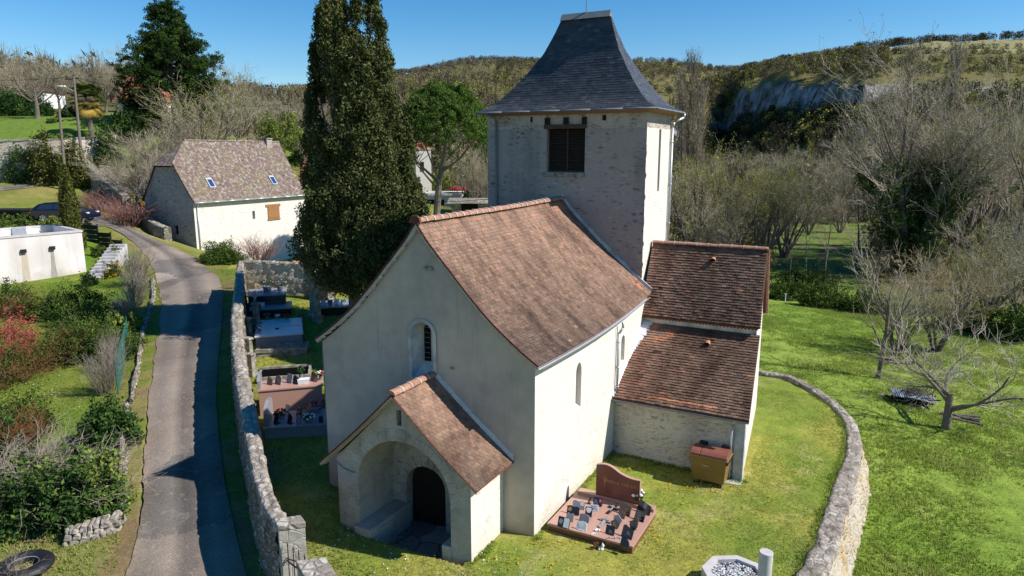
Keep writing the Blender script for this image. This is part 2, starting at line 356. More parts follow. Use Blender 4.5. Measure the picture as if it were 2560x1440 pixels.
M['slate'] = m_tiles('slate', [(.026,.028,.031),(.045,.048,.052),(.062,.065,.07),(.10,.103,.107)], [(1.2, (.72,.74,.78), .45, .65)], rough=.5, fine=22, spec=.5)
M['tile_barn'] = m_tiles('barn_flat_tiles', [(.085,.062,.055),(.15,.10,.085),(.19,.13,.11),(.24,.18,.155)], None, fine=20, lichen=(3.4, (.31,.29,.235), .50, .60, (.23,.21,.10)))
M['ridge'] = m_noise('terracotta_ridge', [(.26,.125,.08),(.34,.175,.115),(.40,.26,.19)], 6, .8, .2, .3, .01)
M['verge'] = m_noise('verge_red', [(.09,.035,.026),(.17,.065,.045)], 9, .8, .2, .3, .01)
M['limewash'] = m_noise('white_lime_fillet', [(.60,.58,.54),(.72,.70,.66)], 7, .95, .1, .5, .02)
M['mortar'] = m_noise('pale_mortar', [(.34,.31,.28),(.52,.49,.44)], 7, .95, .1, .6, .02)
M['zinc'] = m_noise('weathered_zinc', [(.36,.39,.40),(.50,.53,.54)], 5, .45, .5, .1, .004, metal=.5)
M['zincdark'] = m_noise('grey_zinc_gutter', [(.13,.15,.16),(.19,.21,.22)], 5, .6, .3, .1, .004, metal=.0)
M['wood_dark'] = m_noise('dark_oak', [(.012,.008,.006),(.03,.02,.014)], 5, .8, .2, .4, .01, stretch=(6, 6, .6))
M['louvre'] = m_noise('old_louvre_boards', [(.045,.030,.022),(.08,.055,.04)], 5, .85, .15, .4, .01, stretch=(.6, 4, 4))
M['beam'] = m_noise('weathered_beam', [(.05,.033,.028),(.12,.085,.07)], 5, .9, .1, .5, .01, stretch=(.6, 4, 4))
M['soffit'] = m_noise('red_cement_soffit', [(.26,.15,.10),(.36,.22,.15)], 8, .9, .1, .4, .01)
M['black'] = m_plain('black_void', (.006,.006,.007), .6, .1)
M['oak'] = m_noise('varnished_shutter_wood', [(.24,.115,.04),(.34,.17,.07)], 4, .6, .3, .2, .005, stretch=(5, 5, .6))
M['glass'] = m_plain('dark_pane', (.02,.03,.05), .08, .8)
M['skyglass'] = m_plain('skylight_pane', (.02,.05,.16), .06, .9)
M['pink'] = m_noise('rose_granite', [(.36,.20,.15),(.44,.265,.205)], 60, .35, .45, 0)
M['pinkdark'] = m_noise('polished_red_granite', [(.13,.045,.03),(.17,.065,.045)], 50, .25, .5, 0)
M['blackg'] = m_noise('black_granite', [(.012,.012,.014),(.03,.03,.034)], 60, .18, .6, 0)
M['greyg'] = m_noise('grey_granite', [(.18,.19,.21),(.30,.31,.33)], 60, .35, .5, 0)
M['browng'] = m_noise('brown_granite', [(.07,.04,.03),(.11,.07,.055)], 60, .25, .5, 0)
M['paleg'] = m_noise('pale_polished_granite', [(.55,.57,.60),(.66,.68,.70)], 60, .25, .5, 0)
M['gold'] = m_plain('gilt_lettering', (.45,.24,.07), .4, .5, metal=.3)
M['white'] = m_plain('white_enamel', (.72,.72,.72), .5, .4)
M['concrete'] = m_noise('smooth_concrete', [(.40,.38,.37),(.52,.49,.48)], 5, .8, .2, .2, .004)
M['oldstone'] = m_noise('weathered_gravestone', [(.10,.095,.08),(.26,.24,.20),(.40,.37,.32)], 5, .95, .1, .6, .015, detail=9)
M['iron'] = m_plain('black_iron', (.012,.012,.014), .5, .4)
M['rust'] = m_noise('rusty_iron', [(.05,.02,.012),(.14,.06,.03)], 12, .9, .2, .3, .004)
M['binbody'] = m_noise('tan_brown_plastic', [(.20,.115,.028),(.25,.15,.042)], 2.5, .45, .4, 0)
M['binlid'] = m_noise('red_brown_plastic', [(.16,.055,.04),(.23,.085,.06)], 5, .4, .45, 0)
M['rubber'] = m_plain('black_rubber', (.012,.012,.014), .55, .4)
M['render'] = m_noise('stained_white_render', [(.60,.56,.53),(.74,.70,.67)], 1.6, .9, .1, .2, .01, big=(.8, (.80,.77,.74)), stretch=(1, 1, .35))
add_stains(M['render'], (.72,.66,.60), (.82,.79,.76), .9)
M['stain'] = m_noise('algae_stain', [(.22,.20,.18),(.40,.36,.31)], 4, .95, .1, .1, .01, stretch=(4, 4, .5))
M['stain2'] = m_noise('ochre_runoff_stain', [(.42,.35,.27),(.52,.44,.35)], 4, .95, .1, .1, .01, stretch=(4, 4, .5))
M['whitepaint'] = m_plain('white_wall_paint', (.78,.77,.75), .7, .3, var=.04)
M['blackpaint'] = m_plain('black_painted_panel', (.014,.013,.013), .6, .3)
M['carpaint'] = m_plain('dark_blue_car_paint', (.006,.008,.028), .15, .8)
M['alloy'] = m_plain('silver_alloy', (.55,.55,.56), .3, .6, metal=.6)
M['lampglass'] = m_plain('clear_lens', (.6,.6,.62), .15, .7)
M['polewood'] = m_noise('grey_pole', [(.10,.085,.07),(.20,.17,.14)], 5, .9, .1, .3, .01, stretch=(5, 5, .4))
M['bark'] = m_noise('bark', [(.085,.07,.055),(.22,.19,.15)], 7, .95, .1, .8, .03, stretch=(3, 3, .7))
M['pebble'] = m_tiles('pebbles', [(.05,.05,.055),(.25,.25,.26),(.5,.5,.5),(.72,.72,.71)], None, fine=40)
M['redroof'] = m_noise('red_tiled_roof', [(.30,.10,.06),(.42,.16,.10)], 3, .85, .2, .4, .03)
M['corr'] = m_plain('corrugated_steel', (.30,.32,.34), .5, .4, metal=.2)
M['redcloth'] = m_plain('red_canvas', (.45,.06,.05), .8, .1)
M['pot'] = m_noise('terracotta_pot', [(.40,.16,.09),(.5,.24,.14)], 8, .8, .2, .1, .004)
M['flagstone'] = m_stone('porch_flagstones', [(.20,.18,.16),(.28,.255,.225),(.15,.135,.125)], (.09,.08,.07), (1.3,1.3,1.3), .04, .5, .02)
M['pinkflower'] = m_plain('pink_silk_flowers', (.62,.10,.22), .8, .1)
M['whiteflower'] = m_plain('white_silk_flowers', (.75,.72,.68), .8, .1)
M['redflower'] = m_plain('red_silk_flowers', (.5,.04,.04), .8, .1)
M['greenleaf'] = m_plain('dark_green_leaves', (.03,.07,.02), .8, .1)
M['mesh'] = m_plain('green_wire_mesh', (.02,.12,.10), .6, .3)
# ================================================================== GROUND
def vnoise(x, y, s, seed=0):
    x = x / s + seed * 17.13; y = y / s + seed * 9.71
    xi = np.floor(x).astype(np.int64); yi = np.floor(y).astype(np.int64); u = x - xi; v = y - yi
    u = u*u*(3-2*u); v = v*v*(3-2*v)
    def h(a, b):
        n = (a * 374761393 + b * 668265263 + seed * 1442695) & 0x7fffffff
        n = ((n ^ (n >> 13)) * 1274126177) & 0x7fffffff
        return ((n ^ (n >> 16)) & 0xffff) / 65535.
    return (h(xi, yi)*(1-u) + h(xi+1, yi)*u)*(1-v) + (h(xi, yi+1)*(1-u) + h(xi+1, yi+1)*u)*v
def fbm(x, y, s, o=4, seed=0):
    r = 0; a = 1.; t = 0
    for i in range(o): r = r + a * vnoise(x, y, s / 2**i, seed + i); t += a; a *= .5
    return r / t
def lerp(a, b, t): return a + (b - a) * t
edgeL = [(285,1500),(318,1440),(345,1340),(358,1200),(365,1100),(372,1000),(385,900),(400,820),(402,750),(390,690),(368,640),(335,606),(300,582),(262,566),(236,556)]
edgeR = [(640,1500),(615,1440),(590,1340),(560,1200),(548,1100),(540,1000),(545,900),(553,820),(560,740),(545,690),(498,648),(430,616),(366,588),(318,562),(268,543)]
EL = np.array([on(*p) for p in edgeL]); ER = np.array([on(*p) for p in edgeR])
# start behind the camera
EL = np.vstack([EL[0] + np.array([.6, -14, 0]), EL]); ER = np.vstack([ER[0] + np.array([.6, -14, 0]), ER])
def resample(P, n):
    P = np.asarray(P, float); s = np.r_[0, np.cumsum(np.linalg.norm(np.diff(P, axis=0), axis=1))]; q = np.linspace(0, s[-1], n)
    return np.stack([np.interp(q, s, P[:, k]) for k in range(P.shape[1])], 1)
def smooth(P, k=2):
    P = P.copy()
    for _ in range(k): P[1:-1] = (P[:-2] + 2 * P[1:-1] + P[2:]) / 4
    return P
def dist_poly(x, y, P):
    best = np.full(len(x), 1e9)
    for a, b in zip(P[:-1], P[1:]):
        d = b[:2] - a[:2]; L = d @ d + 1e-9
        u = np.clip(((x - a[0]) * d[0] + (y - a[1]) * d[1]) / L, 0, 1)
        best = np.minimum(best, np.hypot(x - a[0] - u * d[0], y - a[1] - u * d[1]))
    return best
RC = (EL + ER) / 2
az = np.r_[np.arange(-82, -41, 1.2), np.arange(-41, 41, .14), np.arange(41, 83, 1.2)] * pi / 180
rr = np.r_[np.geomspace(3, 11, 26)[:-1], np.geomspace(11, 60, 300)[:-1], np.geomspace(60, 370, 120)[:-1], np.linspace(370, 500, 110)[:-1], np.geomspace(500, 1500, 50)[:-1], np.geomspace(1500, 4500, 12)]
AZ, RR = np.meshgrid(az, rr); X = (RR * np.sin(AZ)).ravel(); Y = (RR * np.cos(AZ)).ravel()
Z = H(X, Y); R_ = RR.ravel()
flat = np.minimum(dist_poly(X, Y, RC), 99)
ins = inpoly(X, Y, POLY_SH)
amp = ss(2.5, 5, flat) * np.where(R_ < 90, np.where(ins, .05, .22), 0)
Z += (fbm(X, Y, 2.2, 3, 3) - .5) * amp + (fbm(X, Y, .5, 2, 5) - .5) * np.where(ins, .03, .10) * (R_ < 60) * ss(2., 3., flat)
Z += (fbm(X, Y, 46, 4, 8) - .5) * 9 * ss(330, 520, R_)
cl = ss(300, 400, Y) * (1 - ss(600, 640, Y)) * ss(.27, .30, X/np.maximum(Y, 1)) * (1 - ss(.48, .54, X/np.maximum(Y, 1)))
rough = (fbm(X, Y, 26, 5, 21) - .5)
Z += rough * 20 * cl
Z -= .05 * (flat < 1.2)
_lx = (X-C0[0])*VV[0]+(Y-C0[1])*VV[1]; _ly = (X-C0[0])*UU[0]+(Y-C0[1])*UU[1]
Z -= .9 * ((_lx > -4.9) & (_lx < -1.1) & (_ly > -2.0 + .071*(_lx+.92)) & (_ly < .3))
def sr(c): return np.array([((v / 255.) ** 2.2) for v in c])
YARD = np.array([.27, .265, .062]); YARDG = np.array([.17, .225, .04]); MEAD = np.array([.165, .25, .04]); DRY = np.array([.34, .31, .14]); DIRT = np.array([.20, .135, .085])
LITTER = np.array([.12, .10, .055]); SCRUB = np.array([.13, .12, .05]); PAST = np.array([.25, .235, .115])
G = np.zeros((len(X), 3))
n1 = fbm(X, Y, 3.5, 4, 31)[:, None]; n2 = fbm(X, Y, .9, 3, 41)[:, None]; n3 = fbm(X, Y, 14, 3, 51)[:, None]
yc = lerp(YARDG, YARD, ss(.35, .6, n1)); yc = lerp(yc, DRY, ss(.60, .8, n2) * .5)
mc = lerp(MEAD, np.array([.20, .275, .05]), ss(.42, .62, n3)); mc = lerp(mc, DRY, ss(.62, .80, n1) * .4)
G[:] = np.where(ins[:, None], yc, mc)
left = (X < -11 - (Y - 20) * .33)[:, None]
gc = lerp(np.array([.10, .175, .022]), np.array([.17, .20, .04]), ss(.4, .65, n1)); G = np.where(left & (Y[:, None] < 60), gc, G)
vg = lerp(np.array([.20, .18, .07]), np.array([.13, .16, .03]), ss(.4, .6, n2)); vg = lerp(vg, DIRT, ss(.58, .75, n1))
G = lerp(G, vg, (1 - ss(2.4, 3.4, flat))[:, None])
pr = [proj((a, b, c)) for a, b, c in zip(X[::1], Y[::1], Z[::1])] if False else None
dd = Y * CP - (Z - CZ) * SP; PX = 1280 + F * X / np.maximum(dd, .1); PY = 720 - F * (Y * SP + (Z - CZ) * CP) / np.maximum(dd, .1)
up = ss(57, 62, Y)[:, None] * left; G = lerp(G, lerp(np.array([.25, .225, .075]), np.array([.16, .19, .04]), ss(.4, .62, n1)), up)
lawn = (ss(74, 78, Y) * (1 - ss(98, 108, Y)) * (X < -25))[:, None]; G = lerp(G, np.array([.13, .20, .035]), lawn)
bl = (1 - ss(5.5, 7.5, np.hypot(X + 10.2, Y - 12.8)))[:, None]; G = lerp(G, lerp(DIRT, np.array([.19, .18, .07]), ss(.35, .6, n2)), bl * .8)
fl = ss(62, 80, R_)[:, None] * (X > -5)[:, None]; clr = (ss(.33, .37, X/np.maximum(Y,1)) * (1-ss(.50, .56, X/np.maximum(Y,1))) * (1-ss(120, 150, Y)))[:, None]; G = lerp(G, lerp(LITTER, lerp(np.array([.13, .19, .035]), LITTER, ss(.5, .65, n2)), clr*.85+.1), fl)
G = lerp(G, LITTER, ss(130, 175, R_)[:, None]); G = lerp(G, SCRUB, ss(300, 380, R_)[:, None])
ps = ss(560, 600, Y) * (1 - ss(720, 780, Y)) * ss(.30, .36, X / np.maximum(Y, 1)); G = lerp(G, lerp(PAST, SCRUB, ss(.55, .7, fbm(X, Y, 60, 3, 61)))[:, :] if False else lerp(PAST[None], SCRUB[None], ss(.55, .72, fbm(X, Y, 50, 3, 61))[:, None]), ps[:, None])
ps2 = ss(700, 760, Y) * ss(.2, .24, X / np.maximum(Y, 1)) * (1 - ss(.28, .3, X / np.maximum(Y, 1))); G = lerp(G, PAST[None] * .9, ps2[:, None] * .8)
_dp = Y + fshift(np.arctan2(X, np.maximum(Y, 1)))*ss(200, 450, Y); RKM = ss(434, 439, _dp) * (1 - ss(456, 462, _dp)) * (Y > 300) * ss(.40, .5, fbm(X, Y, 60, 2, 99) + .22)
nc = len(az); nrw = len(rr); ii = np.arange(nc - 1)[None] + nc * np.arange(nrw - 1)[:, None]
Fc = np.stack([ii, ii + 1, ii + 1 + nc, ii + nc], -1).reshape(-1, 4)
mg, t, b = newmat('grass_ground', .95, .1)
ga = nn(t, 'ShaderNodeAttribute', attribute_name='gcol'); v = coords(t)
fine = noise(t, v, 11, 7, .75); mid = noise(t, v, 1.7, 5)
c = mixc(t, 1., ga.outputs['Color'], ramp_of(t, fine, [(.55,.58,.5),(1.35,1.3,1.2)]), 'MULTIPLY')
c = mixc(t, 1., c, ramp_of(t, mid, [(.8,.82,.8),(1.2,1.16,1.1)]), 'MULTIPLY')
ge = nn(t, 'ShaderNodeNewGeometry'); sz = nn(t, 'ShaderNodeSeparateXYZ'); t.links.new(ge.outputs['True Normal'], sz.inputs[0]); sp = nn(t, 'ShaderNodeSeparateXYZ'); t.links.new(ge.outputs['Position'], sp.inputs[0])
rk = nn(t, 'ShaderNodeMath', operation='MULTIPLY'); t.links.new(mapr(t, sz.outputs[2], .95, .82), rk.inputs[0]); t.links.new(ga.outputs['Alpha'], rk.inputs[1])
rn = noise(t, coords(t, (1, 1, .35)), .11, 8, .7); rockc = ramp_of(t, rn, [(.04,.045,.035),(.14,.13,.12),(.30,.285,.265),(.40,.38,.36)], [.38,.47,.57,.68])
c = mixc(t, rk.outputs[0], c, rockc); t.links.new(c, b.inputs['Base Color']); bump(t, b, fine, .6, .05)
M['ground'] = mg
go = bpy.data.objects.new('ground', np_mesh('ground', np.stack([X, Y, Z], 1), Fc[:, ::-1], mg, colr=np.c_[G, RKM], smooth=True)); link(go, kind='structure', label='grassy ground rising to wooded hills and a limestone cliff')

# ------------------------------------------------------------------ road
def strip(name, A, B, n, k, lift, mat, label, jitter=0.):
    A = resample(A, n); B = resample(B, n); A = smooth(A, 4); B = smooth(B, 4); V = []; uv = []
    jl = np.convolve(nr.normal(0, jitter, n + 4), np.ones(5) / 5, 'valid') if jitter else np.zeros(n); L = 0
    for i in range(n):
        if i: L += np.linalg.norm(A[i] - A[i-1])
        for j in range(k + 1):
            u = j / k; p = A[i] * (1 - u) + B[i] * u; q = (B[i] - A[i]); q = q / (np.linalg.norm(q) + 1e-6)
            if j == 0: p = p + q * jl[i]
            V.append([p[0], p[1], 0]); uv.append([u, L, 0])
    V = np.array(V); V[:, 2] = H(V[:, 0], V[:, 1]) + lift
    if name == 'road': V[:, 2] += .05 * np.sin(np.array(uv)[:, 0] * pi)
    q = np.arange(k)[None] + (k + 1) * np.arange(n - 1)[:, None]; f = np.stack([q, q + 1, q + k + 2, q + k + 1], -1).reshape(-1, 4)
    me = np_mesh(name, V, f, mat, uv=np.array(uv), smooth=True); o = bpy.data.objects.new(name, me); return link(o, kind='structure', label=label)
mr, t, b = newmat('old_asphalt', .9, .2)
ua = nn(t, 'ShaderNodeAttribute', attribute_name='tuv'); us = nn(t, 'ShaderNodeSeparateXYZ'); t.links.new(ua.outputs['Vector'], us.inputs[0]); v = coords(t)
big = noise(t, v, .38, 4); grit = noise(t, v, 22, 6, .75); med = noise(t, v, 2.2, 5)
c = ramp_of(t, big, [(.175,.145,.115),(.225,.185,.15),(.26,.225,.19)])
ur = ramp_of(t, us.outputs[0], [(1.05,.98,.90),(.86,.86,.88),(1.12,1.10,1.08),(.56,.57,.60),(.62,.62,.64),(1.10,1.05,1.0),(.9,.86,.8)], [0,.16,.36,.50,.60,.8,1.])
c = mixc(t, 1., c, ur, 'MULTIPLY')
vo = nn(t, 'ShaderNodeTexVoronoi'); vo.inputs['Scale'].default_value = .36; _dn = nn(t, 'ShaderNodeTexNoise'); _dn.inputs['Scale'].default_value = 1.3; _dn.inputs['Detail'].default_value = 6; t.links.new(v, _dn.inputs['Vector']); _vm = nn(t, 'ShaderNodeVectorMath', operation='MULTIPLY_ADD'); t.links.new(_dn.outputs['Color'], _vm.inputs[0]); _vm.inputs[1].default_value = (1.1, 1.1, 0); t.links.new(coords(t, (1, .5, 1), rot=(0, 0, .45)), _vm.inputs[2]); t.links.new(_vm.outputs[0], vo.inputs['Vector']); sc_ = nn(t, 'ShaderNodeSeparateColor'); t.links.new(vo.outputs['Color'], sc_.inputs[0])
c = mixc(t, mapr(t, sc_.outputs[1], .55, .58), c, mixc(t, 1., c, (.66,.72,.78), 'MULTIPLY'))
c = mixc(t, mapr(t, sc_.outputs[2], .80, .83), c, mixc(t, 1., c, (1.4,1.42,1.45), 'MULTIPLY'))
c = mixc(t, 1., c, ramp_of(t, grit, [(.5,.5,.5),(1.5,1.47,1.42)]), 'MULTIPLY'); c = mixc(t, mapr(t, noise(t, coords(t, (1,.8,1)), 5.5, 7, .75), .60, .66, 0, .75), c, (.36,.30,.22)); c = mixc(t, mapr(t, med, .58, .7, 0, .5), c, (.30,.25,.19))
t.links.new(c, b.inputs['Base Color']); bump(t, b, grit, .5, .01); M['asphalt'] = mr
strip('road', EL, ER, 260, 14, .035, mr, 'narrow patched asphalt lane beside the churchyard wall', .10)
strip('path', [on(*p) for p in [(-160,471),(0,466),(80,461),(165,453)]], [on(*p) for p in [(-160,486),(0,478),(80,470),(170,459)]], 60, 4, .05, mr, 'grey lane along the foot of the ivied retaining wall')
strip('driveway', [on(*p) for p in [(262,566),(200,575),(120,578),(40,580)]], [on(*p) for p in [(268,543),(225,538),(150,540),(60,545)]], 60, 5, .04, mr, 'asphalt parking space under the dark car')

# ================================================================== CHURCH  (local frame: x right along the front, y back along the nave)
church = thing('church', C0, -TH, 'small limewashed stone village church with curved clay tile roof and slate bell tower', 'church')
def fp(px, py, y0, sl=0.):
    """local (x,z) where the sight line meets the vertical plane y = y0 + sl*x"""
    o = np.array([0, 0, CZ]) - C0; r = ray(px, py)
    ox, oy, rx, ry = o @ VV, o @ UU, r @ VV, r @ UU
    k = (y0 + sl * ox - oy) / (ry - sl * rx); return ox + k * rx, CZ + k * r[2]
def sp_(px, py, x0=0.):
    o = np.array([0, 0, CZ]) - C0; r = ray(px, py); k = (x0 - o @ VV) / (r @ VV); return o @ UU + k * (r @ UU), CZ + k * r[2]
def arch(x0, x1, z0, zs, n=12, ry=None):
    r = (x1 - x0) / 2; c = (x0 + x1) / 2; ry = ry or r
    return [(x0, z0), (x1, z0)] + [(c + r * cos(a), zs + ry * sin(a)) for a in [pi * i / n for i in range(n + 1)]]
def wall_holes(mb, outer, holes, P, m=0, hm=None):
    """outer: 2D outline; holes: (outline, inner outline or None, depth, material of the back or None)"""
    loops = [[Vector((a, b_, 0)) for a, b_ in outer]] + [[Vector((a, b_, 0)) for a, b_ in h[0]] for h in holes]
    tri = tessellate_polygon(loops); flat_ = [p for l in loops for p in l]
    mb.add([P(p.x, p.y, 0) for p in flat_], [tuple(q) for q in tri], .5, m)
    for ho, hi, dep, bm_ in holes:
        hi = hi or ho; n = len(ho)
        mb.add([P(a, b_, 0) for a, b_ in ho] + [P(a, b_, dep) for a, b_ in hi], [(i, (i+1) % n, n+(i+1) % n, n+i) for i in range(n)], .5, m if hm is None else hm)
        if bm_ is not None:
            tt = tessellate_polygon([[Vector((a, b_, 0)) for a, b_ in hi]]); mb.add([P(a, b_, dep) for a, b_ in hi], [tuple(q) for q in tt], .5, bm_)
FPt = lambda t_, z, d: (-.995*t_ - .1007*d, -.1007*t_ + .995*d, z)
PROF = [(0,8.66),(.10,8.14),(.20,7.72),(.29,7.36),(.38,6.98),(.48,6.59),(.56,6.28),(.65,5.97),(.76,5.64),(.88,5.30),(1.,5.0)]
def prof(q): return float(np.interp(q, [p[0] for p in PROF], [p[1] for p in PROF]))
# --- west front
outer = [(0, -.8)] + [(3.43 - 3.43*q, prof(q) - .06) for q in (1,.9,.8,.72,.65,.56,.48,.4,.31,.2,.13,.06,0)] + [(3.43 + 3.4*q, prof(q) - .06) for q in (.06,.13,.2,.31,.4,.48,.56,.65,.72,.8,.9,1)] + [(6.83, -.8)]
win_o = arch(3.05, 3.73, 4.20, 5.50); win_i = arch(3.33, 3.55, 4.60, 5.56)
door = arch(2.72, 4.02, -.6, .88); 
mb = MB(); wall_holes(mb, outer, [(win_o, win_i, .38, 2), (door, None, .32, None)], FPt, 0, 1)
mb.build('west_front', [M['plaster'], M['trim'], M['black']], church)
mb = MB(); fr = arch(2.94, 3.84, 4.0, 5.50); wall_holes(mb, fr, [(win_o, None, .03, None)], lambda a, b_, d: FPt(a, b_, d - .03)); mb.build('window_surround', M['trim'], church)
mb = MB()
for k in range(7): mb.box(3.19, 3.36, .0, .02, 4.7 + k*.15, 4.72 + k*.15)
lb = mb
mbb = MB(); [mbb.add([FPt(a, z, .36 + yy) for (a, yy, z) in [(3.34,0,4.7+k*.15),(3.54,0,4.7+k*.15),(3.54,0,4.715+k*.15),(3.34,0,4.715+k*.15)]], [(0,1,2,3)]) for k in range(7)]; mbb.build('leaded_pane', M['zincdark'], church)
# --- south wall (right) and hidden north wall
def Pr(y, z, d): return (0.05 * sin(pi * min(1, max(0, y / 9.67))) * (z / 5) + .05 * exp(-((z - .2) / .5) ** 2) - d, y, z)
l1 = arch(2.72, 3.13, 2.80, 3.98, ry=.30); l2 = arch(6.72, 7.10, 3.25, 3.98, ry=.22)
ys = np.linspace(0, 9.67, 18)
outer = [(0, -.8), (9.67, -.8)] + [(y, 4.98 + .30 * (y / 9.67) - .10 * sin(pi * y / 9.67)) for y in ys[::-1]]
mb = MB(); wall_holes(mb, outer, [(l1, [(a, b_ + (.12 if b_ < 3 else 0)) for a, b_ in l1], .16, 1), (l2, None, .16, 1)], Pr); 
xl = -6.83; mb.add([(xl,-.69,-.8),(xl-.2,9.67,-.8),(xl-.2,9.67,5.2),(xl,-.69,4.95)], [(0,1,2,3)]); mb.build('nave_wall', [M['plaster_rubble'], M['trim']], church)
# rough edge stones at the corner
# --- generic tiled surface
def tile_rows(P, nrows, tw, thick, mb, a_lo=None, jit=.012, tint=lambda a, b_: None, lip=1.35, side=True, seed=1, m=0):
    r_ = random.Random(seed)
    for i in range(nrows):
        b0 = i / nrows; b1 = min(1, (i + 1) / nrows); bt = min(1, b1 + .15 / nrows)
        pa, pb = V3(P(0, b0)), V3(P(1, b0)); L = (pb - pa).length
        if L < .05: continue
        n = max(1, round(L / tw)); off = .5 if i % 2 else 0.
        xs = [0.] + [(k + off) / n for k in range(0 if off else 1, n) if 0.02 < (k + off) / n < .98] + [1.]
        for k in range(len(xs) - 1):
            a0, a1 = xs[k], xs[k + 1]; am = (a0 + a1) / 2; g = .025 * (a1 - a0)
            p0, p1, p2, p3 = V3(P(a0 + g, b0)), V3(P(a1 - g, b0)), V3(P(a1 - g, bt)), V3(P(a0 + g, bt))
            nrm = (p1 - p0).cross(p3 - p0)
            if nrm.length < 1e-9: continue
            nrm.normalize()
            if nrm.z < 0: nrm = -nrm
            th = thick * (1 + r_.uniform(-.25, .35)); dn = (p0 - p3).normalized() * r_.uniform(-jit, jit)
            q0 = p0 + nrm * th + dn; q1 = p1 + nrm * th + dn; q2 = p2 + nrm * .003; q3 = p3 + nrm * .003
            tv = tint(am, b0); tv = r_.gauss(.5, .17) if tv is None else tv; tv = min(1, max(0, tv))
            mb.add([q0, q1, q2, q3, p0 + dn, p1 + dn], [(0, 1, 2, 3), (4, 5, 1, 0), (4, 0, 3), (5, 2, 1)], tv, m)
def nave_P(side):
    def P(a, b_):
        q = 1 - b_
        xr = lerp(-3.41, -3.62, a); xe = lerp(.16, .18, a) + .07 * sin(pi * a) if side > 0 else lerp(-6.98, -7.2, a)
        x = lerp(xr, xe, q); y0 = .1012 * x - .13; y = lerp(y0, 9.66, a)
        z = prof(q) + .02 + .36 * a * min(1, q / .65) * (1 - .25 * max(0, q - .65) / .35) - .13 * sin(pi * a) * (.3 + .7 * q) + .05 * a * (1 - q)
        return (x, y, z)
    return P
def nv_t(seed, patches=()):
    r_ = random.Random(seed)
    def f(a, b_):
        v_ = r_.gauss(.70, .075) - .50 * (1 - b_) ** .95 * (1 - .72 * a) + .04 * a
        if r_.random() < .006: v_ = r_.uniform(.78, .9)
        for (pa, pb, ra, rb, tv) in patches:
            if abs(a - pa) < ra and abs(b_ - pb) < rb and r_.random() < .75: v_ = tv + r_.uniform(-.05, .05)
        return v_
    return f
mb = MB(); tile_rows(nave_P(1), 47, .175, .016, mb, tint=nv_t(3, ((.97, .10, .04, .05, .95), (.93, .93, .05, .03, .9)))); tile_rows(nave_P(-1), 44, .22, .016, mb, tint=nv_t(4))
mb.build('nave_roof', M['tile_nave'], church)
# boarding below the tiles, closed at the front
mb = MB()
for s_ in (1, -1):
    P = nave_P(s_); N = 16
    g = [[V3(P(a / N, b_ / N)) - Vector((0, 0, .015)) for a in range(N + 1)] for b_ in range(N + 1)]
    vs = [p for row in g for p in row]; fs = [(j*(N+1)+i, j*(N+1)+i+1, (j+1)*(N+1)+i+1, (j+1)*(N+1)+i) for j in range(N) for i in range(N)]
    mb.add(vs, fs); mb.add([p - Vector((0, 0, .05)) for p in vs], fs)
mb.build('roof_boarding', M['verge'], church)
mbv = MB(); mbm = MB()
for s_ in (1, -1):
    P = nave_P(s_); n = 47
    for i in range(n):
        p = V3(P(0, i / n)); q = V3(P(0, (i + 1.1) / n)); d_ = (q - p); nrm = Vector((-d_.z, 0, d_.x)).normalized(); nrm = -nrm if nrm.z < 0 else nrm
        w_ = Vector((0, -.018, 0))
        for ly in (0, 1):
            o_ = nrm * (.012 - ly * .035); ww = w_ * (1 - .45 * ly)
            mbv.add([p + o_ + ww, q + o_ * .4 + ww, q + ww - nrm * .016 + o_ * .4, p + ww - nrm * .02 + o_, p + o_ - w_, q + o_ * .4 - w_, q - w_ - nrm * .016, p - w_ - nrm * .02], [(0,1,2,3),(0,4,5,1),(3,2,6,7),(0,3,7,4)])
        e_ = .075 + rnd.uniform(-.02, .03)
        mbm.add([p - nrm*.045 + Vector((0,.10,0)), q - nrm*.045 + Vector((0,.10,0)), q - nrm*(.045+e_) + Vector((0,.12,0)), p - nrm*(.045+e_) + Vector((0,.12,0)), p - nrm*.045 + Vector((0,.0,0)), q - nrm*.045+ Vector((0,.0,0)), q - nrm*(.045+e_)+ Vector((0,.03,0)), p - nrm*(.045+e_)+ Vector((0,.03,0))], [(4,5,6,7),(7,6,2,3),(0,1,5,4)])
mbv.build('verge_tiles', M['verge'], church); mbm.build('verge_mortar', M['mortar'], church)
def ridge(mb, p0, p1, r, step, mbj):
    p0 = Vector(p0); p1 = Vector(p1); L = (p1 - p0).length; n = max(1, round(L / step)); d_ = (p1 - p0) / n; s_ = d_.normalized().cross(Vector((0, 0, 1))).normalized()
    for i in range(n):
        a = p0 + d_ * i; e_ = a + d_ * .97; r0 = r * rnd.uniform(.97, 1.06); r1 = r0 * .93; o_ = Vector((0, 0, rnd.uniform(-.006, .008)))
        vs = []
        for p, rad in ((a, r0), (e_, r1)):
            for k in range(8): an = pi * k / 7; vs.append(p + o_ + s_ * cos(an) * rad + Vector((0, 0, sin(an) * rad * .8 - .02)))
        mb.add(vs, [(k, k + 1, 9 + k, 8 + k) for k in range(7)] + [tuple(range(8)), tuple(range(15, 7, -1))])
        if i:
            vs = []
            for p, rad in ((a - d_ * .05, r * 1.04), (a + d_ * .05, r * 1.09)):
                for k in range(8): an = pi * k / 7; vs.append(p + s_ * cos(an) * rad + Vector((0, 0, sin(an) * rad * .84 - .02)))
            mbj.add(vs, [(k, k + 1, 9 + k, 8 + k) for k in range(7)])
mb = MB(); mj = MB(); ridge(mb, V3(nave_P(1)(0, 1)) + Vector((0, -.02, .0)), V3(nave_P(1)(.5, 1)), .15, .40, mj); ridge(mb, nave_P(1)(.5, 1), nave_P(1)(1, 1), .15, .40, mj)
